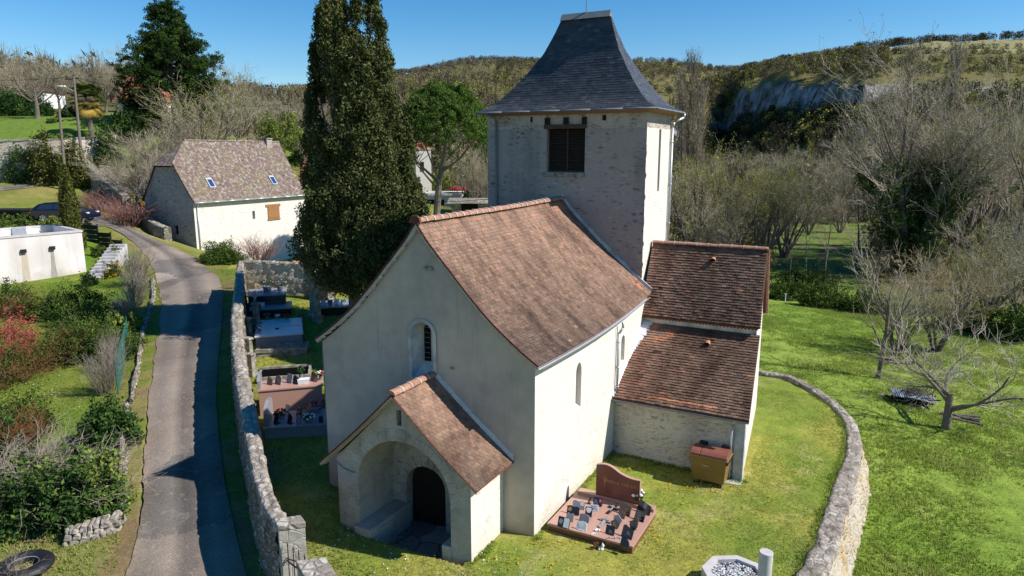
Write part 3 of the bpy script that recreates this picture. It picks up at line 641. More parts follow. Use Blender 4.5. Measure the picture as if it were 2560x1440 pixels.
mb.build('ridge_tiles', M['ridge'], church, smooth=False); mj.build('ridge_mortar', M['mortar'], church)
mb = MB(); g0 = V3(nave_P(1)(0, 1)) + Vector((0, -.02, .0)); mb.add([g0 + Vector((x_, -.03, z_)) for x_, z_ in [(-.19,-.05),(.19,-.05),(.16,.08),(.08,.15),(-.08,.15),(-.16,.08)]] + [g0 + Vector((x_, .06, z_)) for x_, z_ in [(-.19,-.05),(.19,-.05),(.16,.08),(.08,.15),(-.08,.15),(-.16,.08)]], [tuple(range(6))] + [(i, (i+1) % 6, 6+(i+1) % 6, 6+i) for i in range(6)]); mb.build('ridge_end', M['verge'], church)
# gutter and flashing
def half_gutter(mb, pts, r):
    vs = []; K = 7
    for p in pts:
        for k in range(K): an = pi + pi * k / (K - 1); vs.append((p[0] + cos(an) * r, p[1], p[2] + sin(an) * r))
    n = len(pts); mb.add(vs, [(i*K+k, i*K+k+1, (i+1)*K+k+1, (i+1)*K+k) for i in range(n-1) for k in range(K-1)])
mb = MB(); pts = [V3(nave_P(1)(a, 0)) + Vector((.05, 0, -.03)) for a in np.linspace(.0, .93, 16)]; half_gutter(mb, pts, .075); mb.tube([p + Vector((.075, 0, 0)) for p in pts], .012, 5)
mb.build('gutter', M['zinc'], church)
mb = MB(); y_, z_ = 6.30, 4.82; mb.tube([(.22, y_, z_), (.22, y_, 4.62), (.10, y_ - .05, 4.42), (.10, y_ - .08, 2.3), (.16, y_ - .14, 2.16)], .045, 8)
mb.tube([(.07, y_ - .22, z_ - .1), (.07, y_ - .25, 2.3)], .012, 5)
for z2 in (4.1, 3.2, 2.5): mb.cyl((.10, y_ - .07, z2), (.10, y_ - .07, z2 + .05), .06, n=8)
mb.build('downpipe', M['zinc'], church, smooth=True)
# ------------------------------------------------------------------ tower
TX0, TX1, TY0, TY1, TZ = -7.05, -.25, 9.67, 12.85, 11.42
mb = MB(); wx0, wx1, wz0, wz1 = -4.34, -2.70, 9.75, 11.42
PT = lambda x, z, d: (x, TY0 + d, z)
def edgy(z): return .025 * sin(z * 7.3) + .02 * sin(z * 17.1)
zs_ = np.linspace(2, TZ, 60)
outer = [(TX0, 2), (TX1, 2)] + [(TX1 + edgy(z), z) for z in zs_[1:-1]] + [(TX1, TZ), (wx1, TZ), (wx1, wz0), (wx0, wz0), (wx0, TZ), (TX0, TZ)]
wall_holes(mb, outer, [], PT)
n = 4; q = [(wx1, TZ), (wx1, wz0), (wx0, wz0), (wx0, TZ)]
mb.add([PT(a, b_, 0) for a, b_ in q] + [PT(a, b_, .5) for a, b_ in q], [(0,1,5,4),(1,2,6,5),(2,3,7,6)])
PS = lambda y, z, d: (TX1 - d, y, z)
sy0, sy1 = 11.22, 11.50; sl_ = [(sy0, 9.0), (sy1, 9.0), (sy1, 11.40), (sy0, 11.40)]
ze = list(zs_[1:-1])
outer = [(TY0, 2), (TY1, 2), (TY1, TZ), (TY0, TZ)]
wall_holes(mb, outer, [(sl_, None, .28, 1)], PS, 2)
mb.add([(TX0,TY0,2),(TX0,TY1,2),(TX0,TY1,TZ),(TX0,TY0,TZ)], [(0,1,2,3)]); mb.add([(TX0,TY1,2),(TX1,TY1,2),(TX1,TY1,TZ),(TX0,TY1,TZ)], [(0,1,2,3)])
mb.build('tower_wall', [M['tower'], M['black'], M['tower_flank']], church)
mb = MB(); TT = 11.98
mb.box(TX0, wx0 - .002, TY0, TY0 + .5, TZ, TT); mb.box(wx1 + .002, TX1, TY0, TY0 + .5, TZ, TT); mb.box(wx0, wx1, TY0 + .06, TY0 + .5, TZ + .17, TT)
mb.box(TX1 - .5, TX1, TY0 + .5, TY1, TZ, TT); mb.box(TX0, TX0 + .5, TY0 + .5, TY1, TZ, TT); mb.box(TX0 + .5, TX1 - .5, TY1 - .5, TY1, TZ, TT)
mb.build('brick_courses', M['brick'], church)
mb = MB(); mb.box(wx0 - .12, wx1 + .06, TY0 - .02, TY0 + .42, 11.42, 11.58); mb.build('lintel', M['beam'], church)
mb = MB()
for x_ in (wx0 - .08, (wx0 + wx1) / 2 - .1, wx1 - .14): mb.box(x_, x_ + .2, TY0 - .03, TY0 + .3, 11.582, 11.85)
for x_, s_ in ((-5.05, .08), (-2.0, .14)): mb.box(x_, x_ + s_, TY0 - .03, TY0 + .3, 11.70, 11.90)
mb.build('joist_ends', M['wood_dark'], church)
mb = MB(); mb.box(wx0, wx1, TY0 + .46, TY0 + .49, wz0, 11.42); mb.build('window_void', M['black'], church)
lv = MB(); n_ = 17
for k in range(n_):
    z_ = wz0 + .06 + k * (11.38 - wz0) / n_
    for xa, xb in ((wx0 + .05, (wx0+wx1)/2 - .03), ((wx0+wx1)/2 + .03, wx1 - .05)):
        lv.add([(xa, TY0+.22, z_), (xb, TY0+.22, z_), (xb, TY0+.36, z_+.075), (xa, TY0+.36, z_+.075), (xa, TY0+.22, z_-.015), (xb, TY0+.22, z_-.015)], [(0,1,2,3),(4,5,1,0)])
lo = bpy.data.objects.new('louvre', lv.mesh('louvre', M['louvre'])); link(lo, church, label='dark wooden louvred bell opening')
mb = MB(); mb.box(wx0, wx0+.05, TY0+.2, TY0+.38, wz0, 11.42); mb.box(wx1-.05, wx1, TY0+.2, TY0+.38, wz0, 11.42); mb.box((wx0+wx1)/2-.03, (wx0+wx1)/2+.03, TY0+.19, TY0+.38, wz0, 11.42); mb.box(wx0+.05, wx1-.05, TY0+.2, TY0+.38, wz0, wz0+.05); mb.build('louvre_frame', M['louvre'], church)
mb = MB(); mb.box(wx0 - .14, wx1 + .02, TY0 - .06, TY0 + .2, 9.56, 9.74); mb.build('window_sill', M['oldstone'], church, bevel=.03)
# slate roof
EZ, RZ = 12.10, 15.92
CE = [(-7.42, 9.28), (.20, 9.28), (.20, 13.2), (-7.42, 13.2)]; RG = [(-4.36, 11.2), (-2.42, 11.2)]
fI = [0, .06, .14, .267, .42, .61, .8, 1.]; iI = [0, .17, .30, .45, .61, .78, .895, 1.]
def corner(k, f):
    i = float(np.interp(f, fI, iI)); e = CE[k]; r_ = RG[0] if k in (0, 3) else RG[1]
    return Vector((lerp(e[0], r_[0], i), lerp(e[1], r_[1], i), EZ + (RZ - EZ) * f))
def remap(k0, k1, N=60):
    fs = np.linspace(0, 1, N); pts = [(corner(k0, f) + corner(k1, f)) / 2 for f in fs]; s_ = np.r_[0, np.cumsum([(b_ - a).length for a, b_ in zip(pts[:-1], pts[1:])])]
    return lambda b_: float(np.interp(b_ * s_[-1], s_, fs)), s_[-1]
mb = MB()
for k0, k1, sd in ((0, 1, 1), (1, 2, 2), (2, 3, 3), (3, 0, 4)):
    fm, LL = remap(k0, k1)
    tile_rows(lambda a, b_: corner(k0, fm(b_)).lerp(corner(k1, fm(b_)), a), 38, .24, .011, mb, seed=sd, tint=lambda a, b_, q=random.Random(sd): (.95 if q.random() < .02 else q.gauss(.42 + .12*(1-b_), .16)), jit=.006)
mb.build('tower_roof', M['slate'], church)
mb = MB()
for k0, k1 in ((0, 1), (1, 2), (2, 3), (3, 0)):
    N = 14; vs = [corner(k, i / N) - Vector((0, 0, .01)) for i in range(N + 1) for k in (k0, k1)]; mb.add(vs, [(2*i, 2*i+1, 2*i+3, 2*i+2) for i in range(N)])
mb.build('roof_underlay', M['zincdark'], church)
mb = MB(); mb.add([(RG[0][0]-.1, 11.2-.16, RZ-.22), (RG[1][0]+.08, 11.2-.16, RZ-.22), (RG[1][0]+.06, 11.2, RZ+.04), (RG[0][0]-.08, 11.2, RZ+.04), (RG[1][0]+.08, 11.2+.16, RZ-.22), (RG[0][0]-.1, 11.2+.16, RZ-.22)], [(0,1,2,3),(3,2,4,5),(1,4,2),(0,3,5)]); mb.build('ridge_flashing', M['zincdark'], church)
mb = MB(); mb.cyl(((RG[0][0]+RG[1][0])/2, 11.2, RZ), ((RG[0][0]+RG[1][0])/2, 11.2, RZ+1.6), .022, .008, 6); mb.build('lightning_rod', M['zincdark'], church)
mb = MB()
A_ = [(c_[0], c_[1], EZ - .02) for c_ in CE]; B_ = [(TX0-.03, TY0-.03, TT-.02), (TX1+.03, TY0-.03, TT-.02), (TX1+.03, TY1+.03, TT-.02), (TX0-.03, TY1+.03, TT-.02)]
mb.add(A_ + B_, [(i, (i+1) % 4, 4+(i+1) % 4, 4+i) for i in range(4)]); mb.build('eaves_soffit', M['soffit'], church)
mb = MB()
for i in range(4):
    a = Vector(A_[i]); b_ = Vector(A_[(i+1) % 4]); mb.tube([a.lerp(b_, k/6) for k in range(7)], .038, 6)
mb.build('eaves_gutter', M['zincdark'], church, smooth=True)
mb = MB(); mb.tube([(-6.9, 9.3, 12.02), (-6.62, 9.5, 11.9), (-6.60, 9.60, 11.75), (-6.60, 9.60, 5.5)], .045, 8); mb.build('downpipe', M['zincdark'], church, smooth=True)
mb = MB(); mb.tube([(.2, 13.15, 12.05), (.18, 13.1, 11.9), (-.12, 12.80, 11.7), (-.17, 12.78, 11.5), (-.17, 12.78, 6.2)], .05, 8)
for z2 in (10.9, 9.2, 7.6): mb.cyl((-.17, 12.78, z2), (-.17, 12.78, z2 + .05), .07, n=8)
mb.build('downpipe', M['zinc'], church, smooth=True)
# flashing of the nave roof against the tower
mb = MB()
for s_ in (1, -1):
    P = nave_P(s_); N = 30
    for i in range(N):
        p = V3(P(1, i / N)); q = V3(P(1, (i + 1) / N)); h_ = Vector((0, 0, .15 + rnd.uniform(-.015, .015))); o_ = Vector((0, -.07, 0)); e_ = Vector((0, .02, 0))
        mb.add([p+o_, q+o_, q+h_+o_*.6, p+h_+o_*.6, p+h_+e_, q+h_+e_], [(0,1,2,3),(3,2,5,4)])
mb.build('roof_flashing', M['trim'], church)
def board(mb, P, t0, t1, N=12):
    vs = []
    for k in range(N + 1):
        for a in (0, 1):
            for t_ in (t0, t1): vs.append(V3(P(a, k/N)) - Vector((0, 0, t_)))
    fs = []
    for k in range(N):
        o = 4*k; fs += [(o, o+2, o+6, o+4), (o+1, o+3, o+7, o+5), (o, o+1, o+5, o+4), (o+2, o+3, o+7, o+6)]
    mb.add(vs, fs + [(0,1,3,2), (4*N, 4*N+1, 4*N+3, 4*N+2)])
# ------------------------------------------------------------------ chapel on the right
def xr(y): return 4.58 - .1 * (y - 6.)
mb = MB(); mb.add([(0,6.2,-.8),(xr(6.2)-.1,6.2,-.8),(xr(6.2)-.1,6.2,2.12),(0,6.2,2.12)], [(0,1,2,3)])
pl = [(6.2,-1.5),(6.2,2.1),(9.15,4.05),(9.3,4.4),(10.72,6.98),(13.2,4.2),(13.2,-1.5)]
wall_holes(mb, pl, [], lambda y, z, d: (xr(y) - .12 - d, y, z), 1)
mb.add([(xr(13.2)-.12,13.2,-1.5),(-.25,13.2,-1.5),(-.25,13.2,4.2),(xr(13.2)-.12,13.2,4.2)], [(0,1,2,3)], .5, 1)
mb.build('chapel_wall', [M['chapel'], M['plaster_rubble']], church)
mb = MB(); mb.box(0, xr(9.3) - .12, 9.28, 9.5, 3.95, 4.40); mb.build('clerestory_strip', M['trim'], church)
mb = MB(); mb.box(xr(6.2)-.42, xr(6.2)-.098, 6.12, 6.35, -.5, 2.10); mb.build('corner_pilaster', M['trim'], church, bevel=.02)
lowP = lambda a, b_: (lerp(.02, xr(6 + 3.22*b_), a), 5.98 + 3.26*b_, 2.20 + 1.98*b_ - .03*sin(pi*b_))
upP = lambda a, b_: (lerp(-.18 + .12 * (1 - b_), xr(9.1 + 1.6*b_), a), 9.08 + 1.64*b_, 4.50 + 2.52*b_)
bkP = lambda a, b_: (lerp(-.2, xr(13.3 - 2.6*b_) + .03, a), 13.35 - 2.6*b_, 4.15 + 2.87*b_)
def ch_t(seed, patches):
    r_ = random.Random(seed)
    def f(a, b_):
        v_ = r_.gauss(.50, .08) + .26 * (1 - ss(.05, .6, a)) - .10 * a
        for (pa, pb, ra, rb, tv) in patches:
            if abs(a - pa) < ra and abs(b_ - pb) < rb: v_ = tv + r_.uniform(-.04, .04)
        if r_.random() < .01: v_ = .9
        return v_
    return f
mb = MB(); tile_rows(lowP, 31, .17, .034, mb, tint=ch_t(5, ((.52, .075, .26, .018, 1.), (.10, .96, .05, .03, 1.), (.27, .86, .04, .045, 1.), (.20, .78, .06, .03, .97), (.22, .62, .03, .02, .05), (.04, .52, .03, .02, .95)))); mb.build('chapel_lower_roof', M['tile_chapel'], church)
mb = MB(); tile_rows(upP, 28, .17, .034, mb, tint=ch_t(6, ((.14, .36, .02, .02, .05), (.5, .985, .5, .02, 1.)))); tile_rows(bkP, 30, .2, .02, mb, seed=9); mb.build('chapel_upper_roof', M['tile_chapel'], church)
mb = MB()
for P in (lowP, upP, bkP):
    board(mb, P, .012, .06)
mb.build('chapel_roof_boarding', M['verge'], church)
mb = MB(); mj = MB(); ridge(mb, V3(upP(0, 1)) + Vector((0, .03, .03)), V3(upP(1, 1)) + Vector((.02, .03, .03)), .13, .42, mj); mb.build('ridge_tiles', M['ridge'], church); mj.build('ridge_mortar', M['mortar'], church)
mb = MB(); x0_, x1_ = .02, xr(9.1) - .05; n_ = 34
for i in range(n_):
    xa = lerp(x0_, x1_, i / n_); xb = lerp(x0_, x1_, (i + .9) / n_); mb.cyl(((xa+xb)/2, 9.05, 4.43), ((xa+xb)/2, 9.32, 4.43), (xb-xa)/2, n=6)
mb.build('tile_cornice', M['verge'], church)
mb = MB()
for i in range(31):
    p = V3(bkP(1, i/30)); mb.box(p.x - .04, p.x + .05, p.y - .09, p.y - .012, p.z - .035, p.z + .04)
for i in range(28):
    p = V3(upP(1, i/28)); mb.box(p.x - .05, p.x + .012, p.y, p.y + .05, p.z - .04, p.z + .012)
mb.build('verge_tiles', M['ridge'], church)
for (P, a, b_) in ((upP, .56, .80), (lowP, .60, .80)):
    p = V3(P(a, b_)) + Vector((0, -.02, .02)); mb = MB(); K = 8; vs = []
    for (yy, rad, zz) in ((-.10, .12, 0), (.12, .07, .08)):
        for k in range(K): an = pi*k/(K-1); vs.append((p.x + cos(an)*rad, p.y + yy, p.z + zz + sin(an)*rad*.9))
    mb.add(vs, [(k, k+1, K+k+1, K+k) for k in range(K-1)]); mb.add([(p.x+cos(pi*k/7)*.115, p.y-.09, p.z+sin(pi*k/7)*.1) for k in range(8)], [tuple(range(8))], .5, 1); mb.build('vent_tile', [M['mortar'] if False else M['pot'], M['black']], church)
mb = MB(); mj = MB()
for i in range(26):   # lead and mortar where the lower roof meets the nave
    p = V3(lowP(0, i/26)); q = V3(lowP(0, (i+1)/26)); w_ = .05 + .32 * ss(.45, .95, i/26) * (1 if i % 2 else .85)
    mb.add([p+Vector((.0,0,.09)), q+Vector((.0,0,.09)), q+Vector((w_,0,.028)), p+Vector((w_,0,.028))], [(0,1,2,3)])
mb.build('lead_flashing', M['paleg'], church)
mb = MB(); pts = [V3(lowP(a, 0)) + Vector((0, -.05, -.04)) for a in np.linspace(0, 1, 9)]
K = 7; vs = []
for p in pts:
    for k in range(K): an = pi + pi*k/(K-1); vs.append((p.x, p.y + cos(an)*.065, p.z + sin(an)*.065))
mb.add(vs, [(i*K+k, i*K+k+1, (i+1)*K+k+1, (i+1)*K+k) for i in range(8) for k in range(K-1)]); mb.tube([p + Vector((0, -.065, 0)) for p in pts], .011, 5)
mb.build('gutter', M['zincdark'], church)
xd = xr(6.2) - .50; mb = MB(); mb.tube([(xd+.1, 5.93, 2.12), (xd, 6.05, 1.95), (xd, 6.08, .06)], .042, 8)
for z2 in (1.6, 1.0, .45): mb.cyl((xd, 6.08, z2), (xd, 6.08, z2+.04), .058, n=8)
mb.build('downpipe', M['zinc'], church, smooth=True)
mb = MB(); mb.box(xd - .12, xd + .42, 5.78, 6.15, -.1, .07); mb.build('drain_slab', M['concrete'], church, bevel=.01)
# chancel behind the tower
mb = MB(); mb.box(-6.5, -.9, 12.9, 18.0, -.8, 4.6); mb.build('chancel_wall', M['plaster_rubble'], church)
mb = MB(); tile_rows(lambda a, b_: (lerp(-6.9, -.5, a) if False else lerp(-.55, -3.7, b_), lerp(12.87, 18.3, a), 4.6 + 3.1*b_), 26, .22, .02, mb, seed=12); tile_rows(lambda a, b_: (lerp(-6.85, -3.7, b_), lerp(12.87, 18.3, a), 4.6 + 3.1*b_), 26, .22, .02, mb, seed=13)
mb.add([(-6.5,18,4.6),(-.9,18,4.6),(-3.7,18,7.5)], [(0,1,2)]); mb.build('chancel_roof', M['tile_chapel'], church)
# ------------------------------------------------------------------ porch
PX0, PX1, FZ0 = -5.12, -.92, -.42
def py_(x): return -1.81 + .071 * (x + .92)
AX0, AX1, AS = -4.44, -1.52, 1.52
PP = lambda x, z, d: (x, py_(x) + d, z)
xm = (PX0 + PX1) / 2 - .02
slot = [(-3.10, 3.42), (-2.95, 3.42), (-2.95, 3.86), (-3.10, 3.86)]
outer = [(PX0, -.8), (AX0, -.8)] + [(AX0, AS)] + [((AX0+AX1)/2 - (AX1-AX0)/2*cos(a), AS + 1.46*sin(a)) for a in [pi*i/20 for i in range(1, 20)]] + [(AX1, AS), (AX1, -.8), (PX1, -.8), (PX1, 2.28), (xm, 4.22), (PX0, 2.16)]
mb = MB(); wall_holes(mb, outer, [(slot, None, .3, 1)], PP)
tun = [(AX0, -.8), (AX0, AS)] + [((AX0+AX1)/2 - (AX1-AX0)/2*cos(a), AS + 1.46*sin(a)) for a in [pi*i/20 for i in range(1, 20)]] + [(AX1, AS), (AX1, -.8)]
fy = lambda x: .1012 * x
n = len(tun); mb.add([PP(a, b_, 0) for a, b_ in tun] + [(a, fy(a), b_) for a, b_ in tun], [(i, i+1, n+i+1, n+i) for i in range(n-1)])
mb.add([(PX1, py_(PX1), -.8), (PX1, fy(PX1), -.8), (PX1, fy(PX1), 2.28), (PX1, py_(PX1), 2.28)], [(0,1,2,3)], .5, 2)
mb.add([(PX0, py_(PX0), -.8), (PX0, fy(PX0), -.8), (PX0, fy(PX0), 2.16), (PX0, py_(PX0), 2.16)], [(0,1,2,3)], .5, 2)
mb.build('porch_wall', [M['porch'], M['black'], M['plaster_rubble']], church)
# plastered gable over the arch
mb = MB(); gp = [(PX0+.5, 2.62), (-4.2, 2.80), (-3.0, 3.22), (-1.9, 2.9), (PX1-.45, 2.66), (xm, 4.16)]
# voussoir ring
for i in range(17):
    a0 = pi * (i + .03) / 17; a1 = pi * (i + .97) / 17; r0 = 1.46; r1 = 1.46 + rnd.uniform(.2, .38); cx_ = (AX0+AX1)/2
    vs = []
    for d_ in (-.012, .02):
        for a_, r_ in ((a0, r0), (a1, r0), (a1, r1), (a0, r1)): vs.append(PP(cx_ - cos(a_)*r_, AS + sin(a_)*r_, d_))
    mb.add(vs, [(0,1,2,3),(0,1,5,4),(1,2,6,5),(2,3,7,6),(3,0,4,7)])
mb.build('arch_stones', M['porch'], church, bevel=.008)
# back of the porch: ashlar with the doorway
dx0, dx1 = -3.99, -2.71
dor = [(dx0, -.8), (dx1, -.8)] + [((dx0+dx1)/2 + (dx1-dx0)/2*cos(a), .88 + .66*sin(a)) for a in [pi*i/12 for i in range(13)]]
mb = MB(); PB = lambda x, z, d: (x, fy(x) - .05 + d, z)
wall_holes(mb, tun, [(dor[2:] + [dor[0], dor[1]], None, .36, None), ([(-4.28, 1.52), (-4.14, 1.52), (-4.14, 1.66), (-4.28, 1.66)], None, .15, 1)], PB)
mb.build('porch_back_wall', [M['porch'], M['black']], church)
mb = MB(); cx_ = (dx0+dx1)/2
for i in range(11):
    a0 = pi*(i+.04)/11; a1 = pi*(i+.96)/11; vs = []
    for d_ in (-.02, .02):
        for a_, r_ in ((a0, .655), (a1, .655), (a1, .98), (a0, .98)): vs.append(PB(cx_ - cos(a_)*r_, .88 + sin(a_)*r_, d_))
    mb.add(vs, [(0,1,2,3),(0,1,5,4),(1,2,6,5),(2,3,7,6),(3,0,4,7)])
for i in range(4):
    for sx_ in (-1, 1):
        xa = cx_ + sx_*.655; xb = cx_ + sx_*(.98 if i % 2 else .86); z0_ = -.42 + i*.325; vs = []
        for d_ in (-.02, .02):
            for x_, z_ in ((xa, z0_+.01), (xb, z0_+.01), (xb, z0_+.315), (xa, z0_+.315)): vs.append(PB(x_, z_, d_))
        mb.add(vs, [(0,1,2,3),(0,1,5,4),(1,2,6,5),(2,3,7,6),(3,0,4,7)])
mb.build('door_surround', M['porch'], church)
mb = MB(); dr = [(cx_-.64, -.42), (cx_+.64, -.42)] + [(cx_ + .64*cos(a), .88 + .64*sin(a)) for a in [pi*i/12 for i in range(13)]]
mb.prism(dr, lambda a, b_: PB(a, b_, .27), lambda a, b_: PB(a, b_, .33))
for k in range(9):
    xa = cx_ - .60 + k*.14; ht = .88 + sqrt(max(0, .60**2 - (xa+.06-cx_)**2)); vs = []
    mb.add([PB(xa, -.40, .262), PB(xa+.125, -.40, .262), PB(xa+.125, ht, .262), PB(xa, ht, .262)], [(0,1,2,3)])
do = mb.build('door', M['wood_dark'], church); mb = MB(); mb.lathe(PB(cx_+.06, .35, .24), [(.0, -.02), (.03, -.02), (.035, 0), (.0, .01)], 8, axis='y'); mb.build('door_handle', M['iron'], do)
mb = MB(); mb.box(AX0-.02, AX0+.56, -2.28, -.45, -.6, .30); bo = mb.build('bench', M['porch'], church, bevel=.03); mb = MB(); mb.box(AX1-.28, AX1+.02, -1.9, -.2, -.6, .30); mb.build('bench', M['porch'], church, bevel=.03)
mb = MB(); mb.add([(PX0+.1, py_(PX0)-.12, FZ0), (PX1-.1, py_(PX1)-.12, FZ0), (PX1-.1, .3, FZ0), (PX0+.1, .0, FZ0)], [(0,1,2,3)]); mb.build('porch_floor', M['flagstone'], church)
mb = MB(); mb.box(AX0+.3, AX1+.3, -2.42, -2.10, -.6, -.16, tap=.01); mb.build('threshold_step', M['flagstone'], church, bevel=.02)
porP = lambda s_: (lambda a, b_: ((lerp(-.60 if s_ > 0 else -5.50, xm, b_)), lerp(-2.02 + .071*(lerp(-.60 if s_ > 0 else -5.50, xm, b_)+.92) - .05, .1012*lerp(-.60 if s_ > 0 else -5.50, xm, b_) - .01, a), (lerp(2.18 if s_ > 0 else 2.04, 4.36, b_) - .05*sin(pi*b_))))
mb = MB(); tile_rows(porP(1), 27, .17, .018, mb, seed=21, tint=nv_t(22)); tile_rows(porP(-1), 28, .17, .018, mb, seed=22, tint=nv_t(23)); mb.build('porch_roof', M['tile_porch'], church)
mb = MB(); mv = MB(); mm = MB()
for s_ in (1, -1):
    P = porP(s_); board(mb, P, .014, .05)
    for i in range(27):
        p = V3(P(0, i/27)); q = V3(P(0, (i+1.1)/27)); mv.add([p+Vector((0,-.04,.012)), q+Vector((0,-.04,.0)), q+Vector((0,-.03,-.03)), p+Vector((0,-.03,-.035)), p+Vector((0,.05,.012)), q+Vector((0,.05,0)), q+Vector((0,.05,-.03)), p+Vector((0,.05,-.035))], [(0,1,2,3),(0,4,5,1),(3,2,6,7)])
        r_ = V3(P(1, i/27)); u_ = V3(P(1, (i+1)/27)); h_ = .17 + rnd.uniform(-.025, .025); mm.add([r_+Vector((0,-.03,0)), u_+Vector((0,-.03,0)), u_+Vector((0,-.015,h_)), r_+Vector((0,-.015,h_)), r_+Vector((0,.05,h_)), u_+Vector((0,.05,h_))], [(0,1,2,3),(3,2,5,4)])
mb.build('porch_roof_boarding', M['verge'], church); mv.build('porch_verge_tiles', M['verge'], church); mm.build('porch_flashing', M['limewash'], church)
mm = MB()
for s_ in (1, -1):
    P = porP(s_); p = V3(P(0,0)); q = V3(P(0,1)); mm.add([p+Vector((0,.0,-.05)), q+Vector((0,0,-.05)), q+Vector((0,.0,-.11)), p+Vector((0,.0,-.11)), p+Vector((0,.25,-.05)), q+Vector((0,.25,-.05)), q+Vector((0,.25,-.16)), p+Vector((0,.25,-.16))], [(0,1,2,3),(3,2,6,7),(0,1,5,4)])
mm.build('porch_rake_board', M['porch'], church)
mb = MB(); mj = MB(); P = porP(1); ridge(mb, V3(P(0,1))+Vector((0,-.03,.02)), V3(P(1,1))+Vector((0,0,.02)), .14, .42, mj); mb.build('ridge_tiles', M['ridge'], church); mj.build('ridge_mortar', M['mortar'], church)
mb = MB(); cb = [PP(-5.1, 2.0, -.02), PP(-4.9, 1.86, -.03), PP(-4.55, 1.80, -.03), (-4.40, -2.0, 1.86), (-4.42, -1.4, 2.1), (-4.40, -.9, 2.28), (-4.3, -.5, 2.5)]
mb.tube(cb, .014, 5); mb.build('cable', M['zincdark'], church)
mb = MB()
for (tx, tz, s_) in ((3.09, 7.38, .2), (2.45, 4.62, .09), (3.2, 7.42, .12)): mb.add([FPt(tx + a*s_, tz + b_*s_*.5, -d_) for d_ in (.05, -.02) for a, b_ in ((-.6,-.5),(.5,-.6),(.7,.4),(-.4,.6))], [(0,1,2,3),(0,1,5,4),(1,2,6,5),(2,3,7,6),(3,0,4,7)])
mb.build('projecting_stone', M['oldstone'], church)
# ================================================================== WALLS
def rubble_wall(name, L, R, zt, label, cat='wall', side=('dry', 'dry'), cap='cap', step=.16, amp=.035, capt=.10, low=.4, group=None, batR=.10):
    """L, R: left and right top edges (2D, same count); zt(x,y): top height"""
    L = np.array([[p[0], p[1], 0] for p in L]); R = np.array([[p[0], p[1], 0] for p in R]); n = int(np.linalg.norm(np.diff((L+R)/2, axis=0), axis=1).sum() / step) + 2
    L = smooth(resample(L, n), 3); R = smooth(resample(R, n), 3); th = thing(name, tuple(lerp(L[0], R[0], .5)[:2]) + (h1(*lerp(L[0], R[0], .5)[:2]),), 0, label, cat, group)
    o = V3(th.location); mid = (L + R) / 2; ZT = zt(mid[:, 0], mid[:, 1]) + np.convolve(nr.normal(0, .03, n + 6), np.ones(7) / 7, 'valid')
    for k, (A, mt) in enumerate(((L, side[0]), (R, side[1]))):
        zb = H(A[:, 0] + (A[:, 0]-mid[:, 0])*(1.2 + k*(batR-.1)*3), A[:, 1] + (A[:, 1]-mid[:, 1])*(1.2 + k*(batR-.1)*3)) - low; rows = max(3, int((ZT - zb).mean() / .16)); V = []
        nrm = A - mid; nrm /= np.linalg.norm(nrm, axis=1)[:, None] + 1e-6
        for r_ in range(rows + 1):
            z = zb + (ZT - capt - zb) * r_ / rows; bat = (batR if k else .10) * (1 - r_ / rows)
            d = nr.normal(0, amp, n) * (0 if r_ in (0,) else 1) + bat
            V.append(np.stack([A[:, 0] + nrm[:, 0]*d - o.x, A[:, 1] + nrm[:, 1]*d - o.y, z - o.z], 1))
        V = np.concatenate(V); q = np.arange(n-1)[None] + n*np.arange(rows)[:, None]; f = np.stack([q, q+1, q+n+1, q+n], -1).reshape(-1, 4)
        link(bpy.data.objects.new('wall_face', np_mesh('wall_face', V, f, M[mt])), th)
    # ends
    mb = MB()
    for i in (0, -1): mb.add([(L[i][0]-o.x, L[i][1]-o.y, h1(*L[i][:2])-low-o.z), (R[i][0]-o.x, R[i][1]-o.y, h1(*R[i][:2])-low-o.z), (R[i][0]-o.x, R[i][1]-o.y, ZT[i]-o.z-.02), (L[i][0]-o.x, L[i][1]-o.y, ZT[i]-o.z-.02)], [(0,1,2,3)])
    mb.build('wall_end', M[side[1]], th)
    # coping: one uneven weathered surface of bedded stones
    K = 9; V = []; m3 = np.linspace(-.06, 1.06, K)
    for r_, u in enumerate(m3):
        e_ = abs(u-.5)*2; zz = ZT + nr.normal(0, .016, n) - .05*max(0, e_-.75)/.3 + .03*np.sin(np.arange(n)*1.7+r_)*0; zz = zz*0 + ZT + np.convolve(nr.normal(0, .03, n + 2), [.25,.5,.25], 'valid') - .05*max(0, e_-.75)/.3; P_ = L*(1-u) + R*u; P_ = P_ + (nr.normal(0, .02, (n, 3)) if r_ in (0, K-1) else 0); V.append(np.stack([P_[:, 0]-o.x, P_[:, 1]-o.y, zz-o.z], 1))
    bot = [V[0].copy(), V[-1].copy()]; bot[0][:, 2] -= capt+.02; bot[1][:, 2] -= capt+.02; V = [bot[0]] + V + [bot[1]]; V = np.concatenate(V); q = np.arange(n-1)[None] + n*np.arange(K+1)[:, None]; f = np.stack([q, q+1, q+n+1, q+n], -1).reshape(-1, 4)
    link(bpy.data.objects.new('coping', np_mesh('coping', V, f, M[cap])), th)
    return th
WT = lambda x, y: H(x, y) + 1.9
lwL = [(572,1010),(566,950)] and [(596,652),(588,700),(583,750),(579,800),(579,850),(584,905),(590,950),(600,1010),(609,1065),(622,1130),(633,1190),(648,1240),(674,1290),(696,1325)]
lwR = [(609,652),(607,700),(606,750),(604,800),(606,850),(614,905),(624,950),(636,1010),(646,1065),(658,1130),(670,1190),(686,1240),(712,1285),(740,1318)]
def top(p): return on(p[0], p[1], 1.9)[:2]
lw = rubble_wall('churchyard_wall', [top(p) for p in lwL], [top(p) for p in lwR], WT, 'long lichen-stained rubble wall between the lane and the graves')
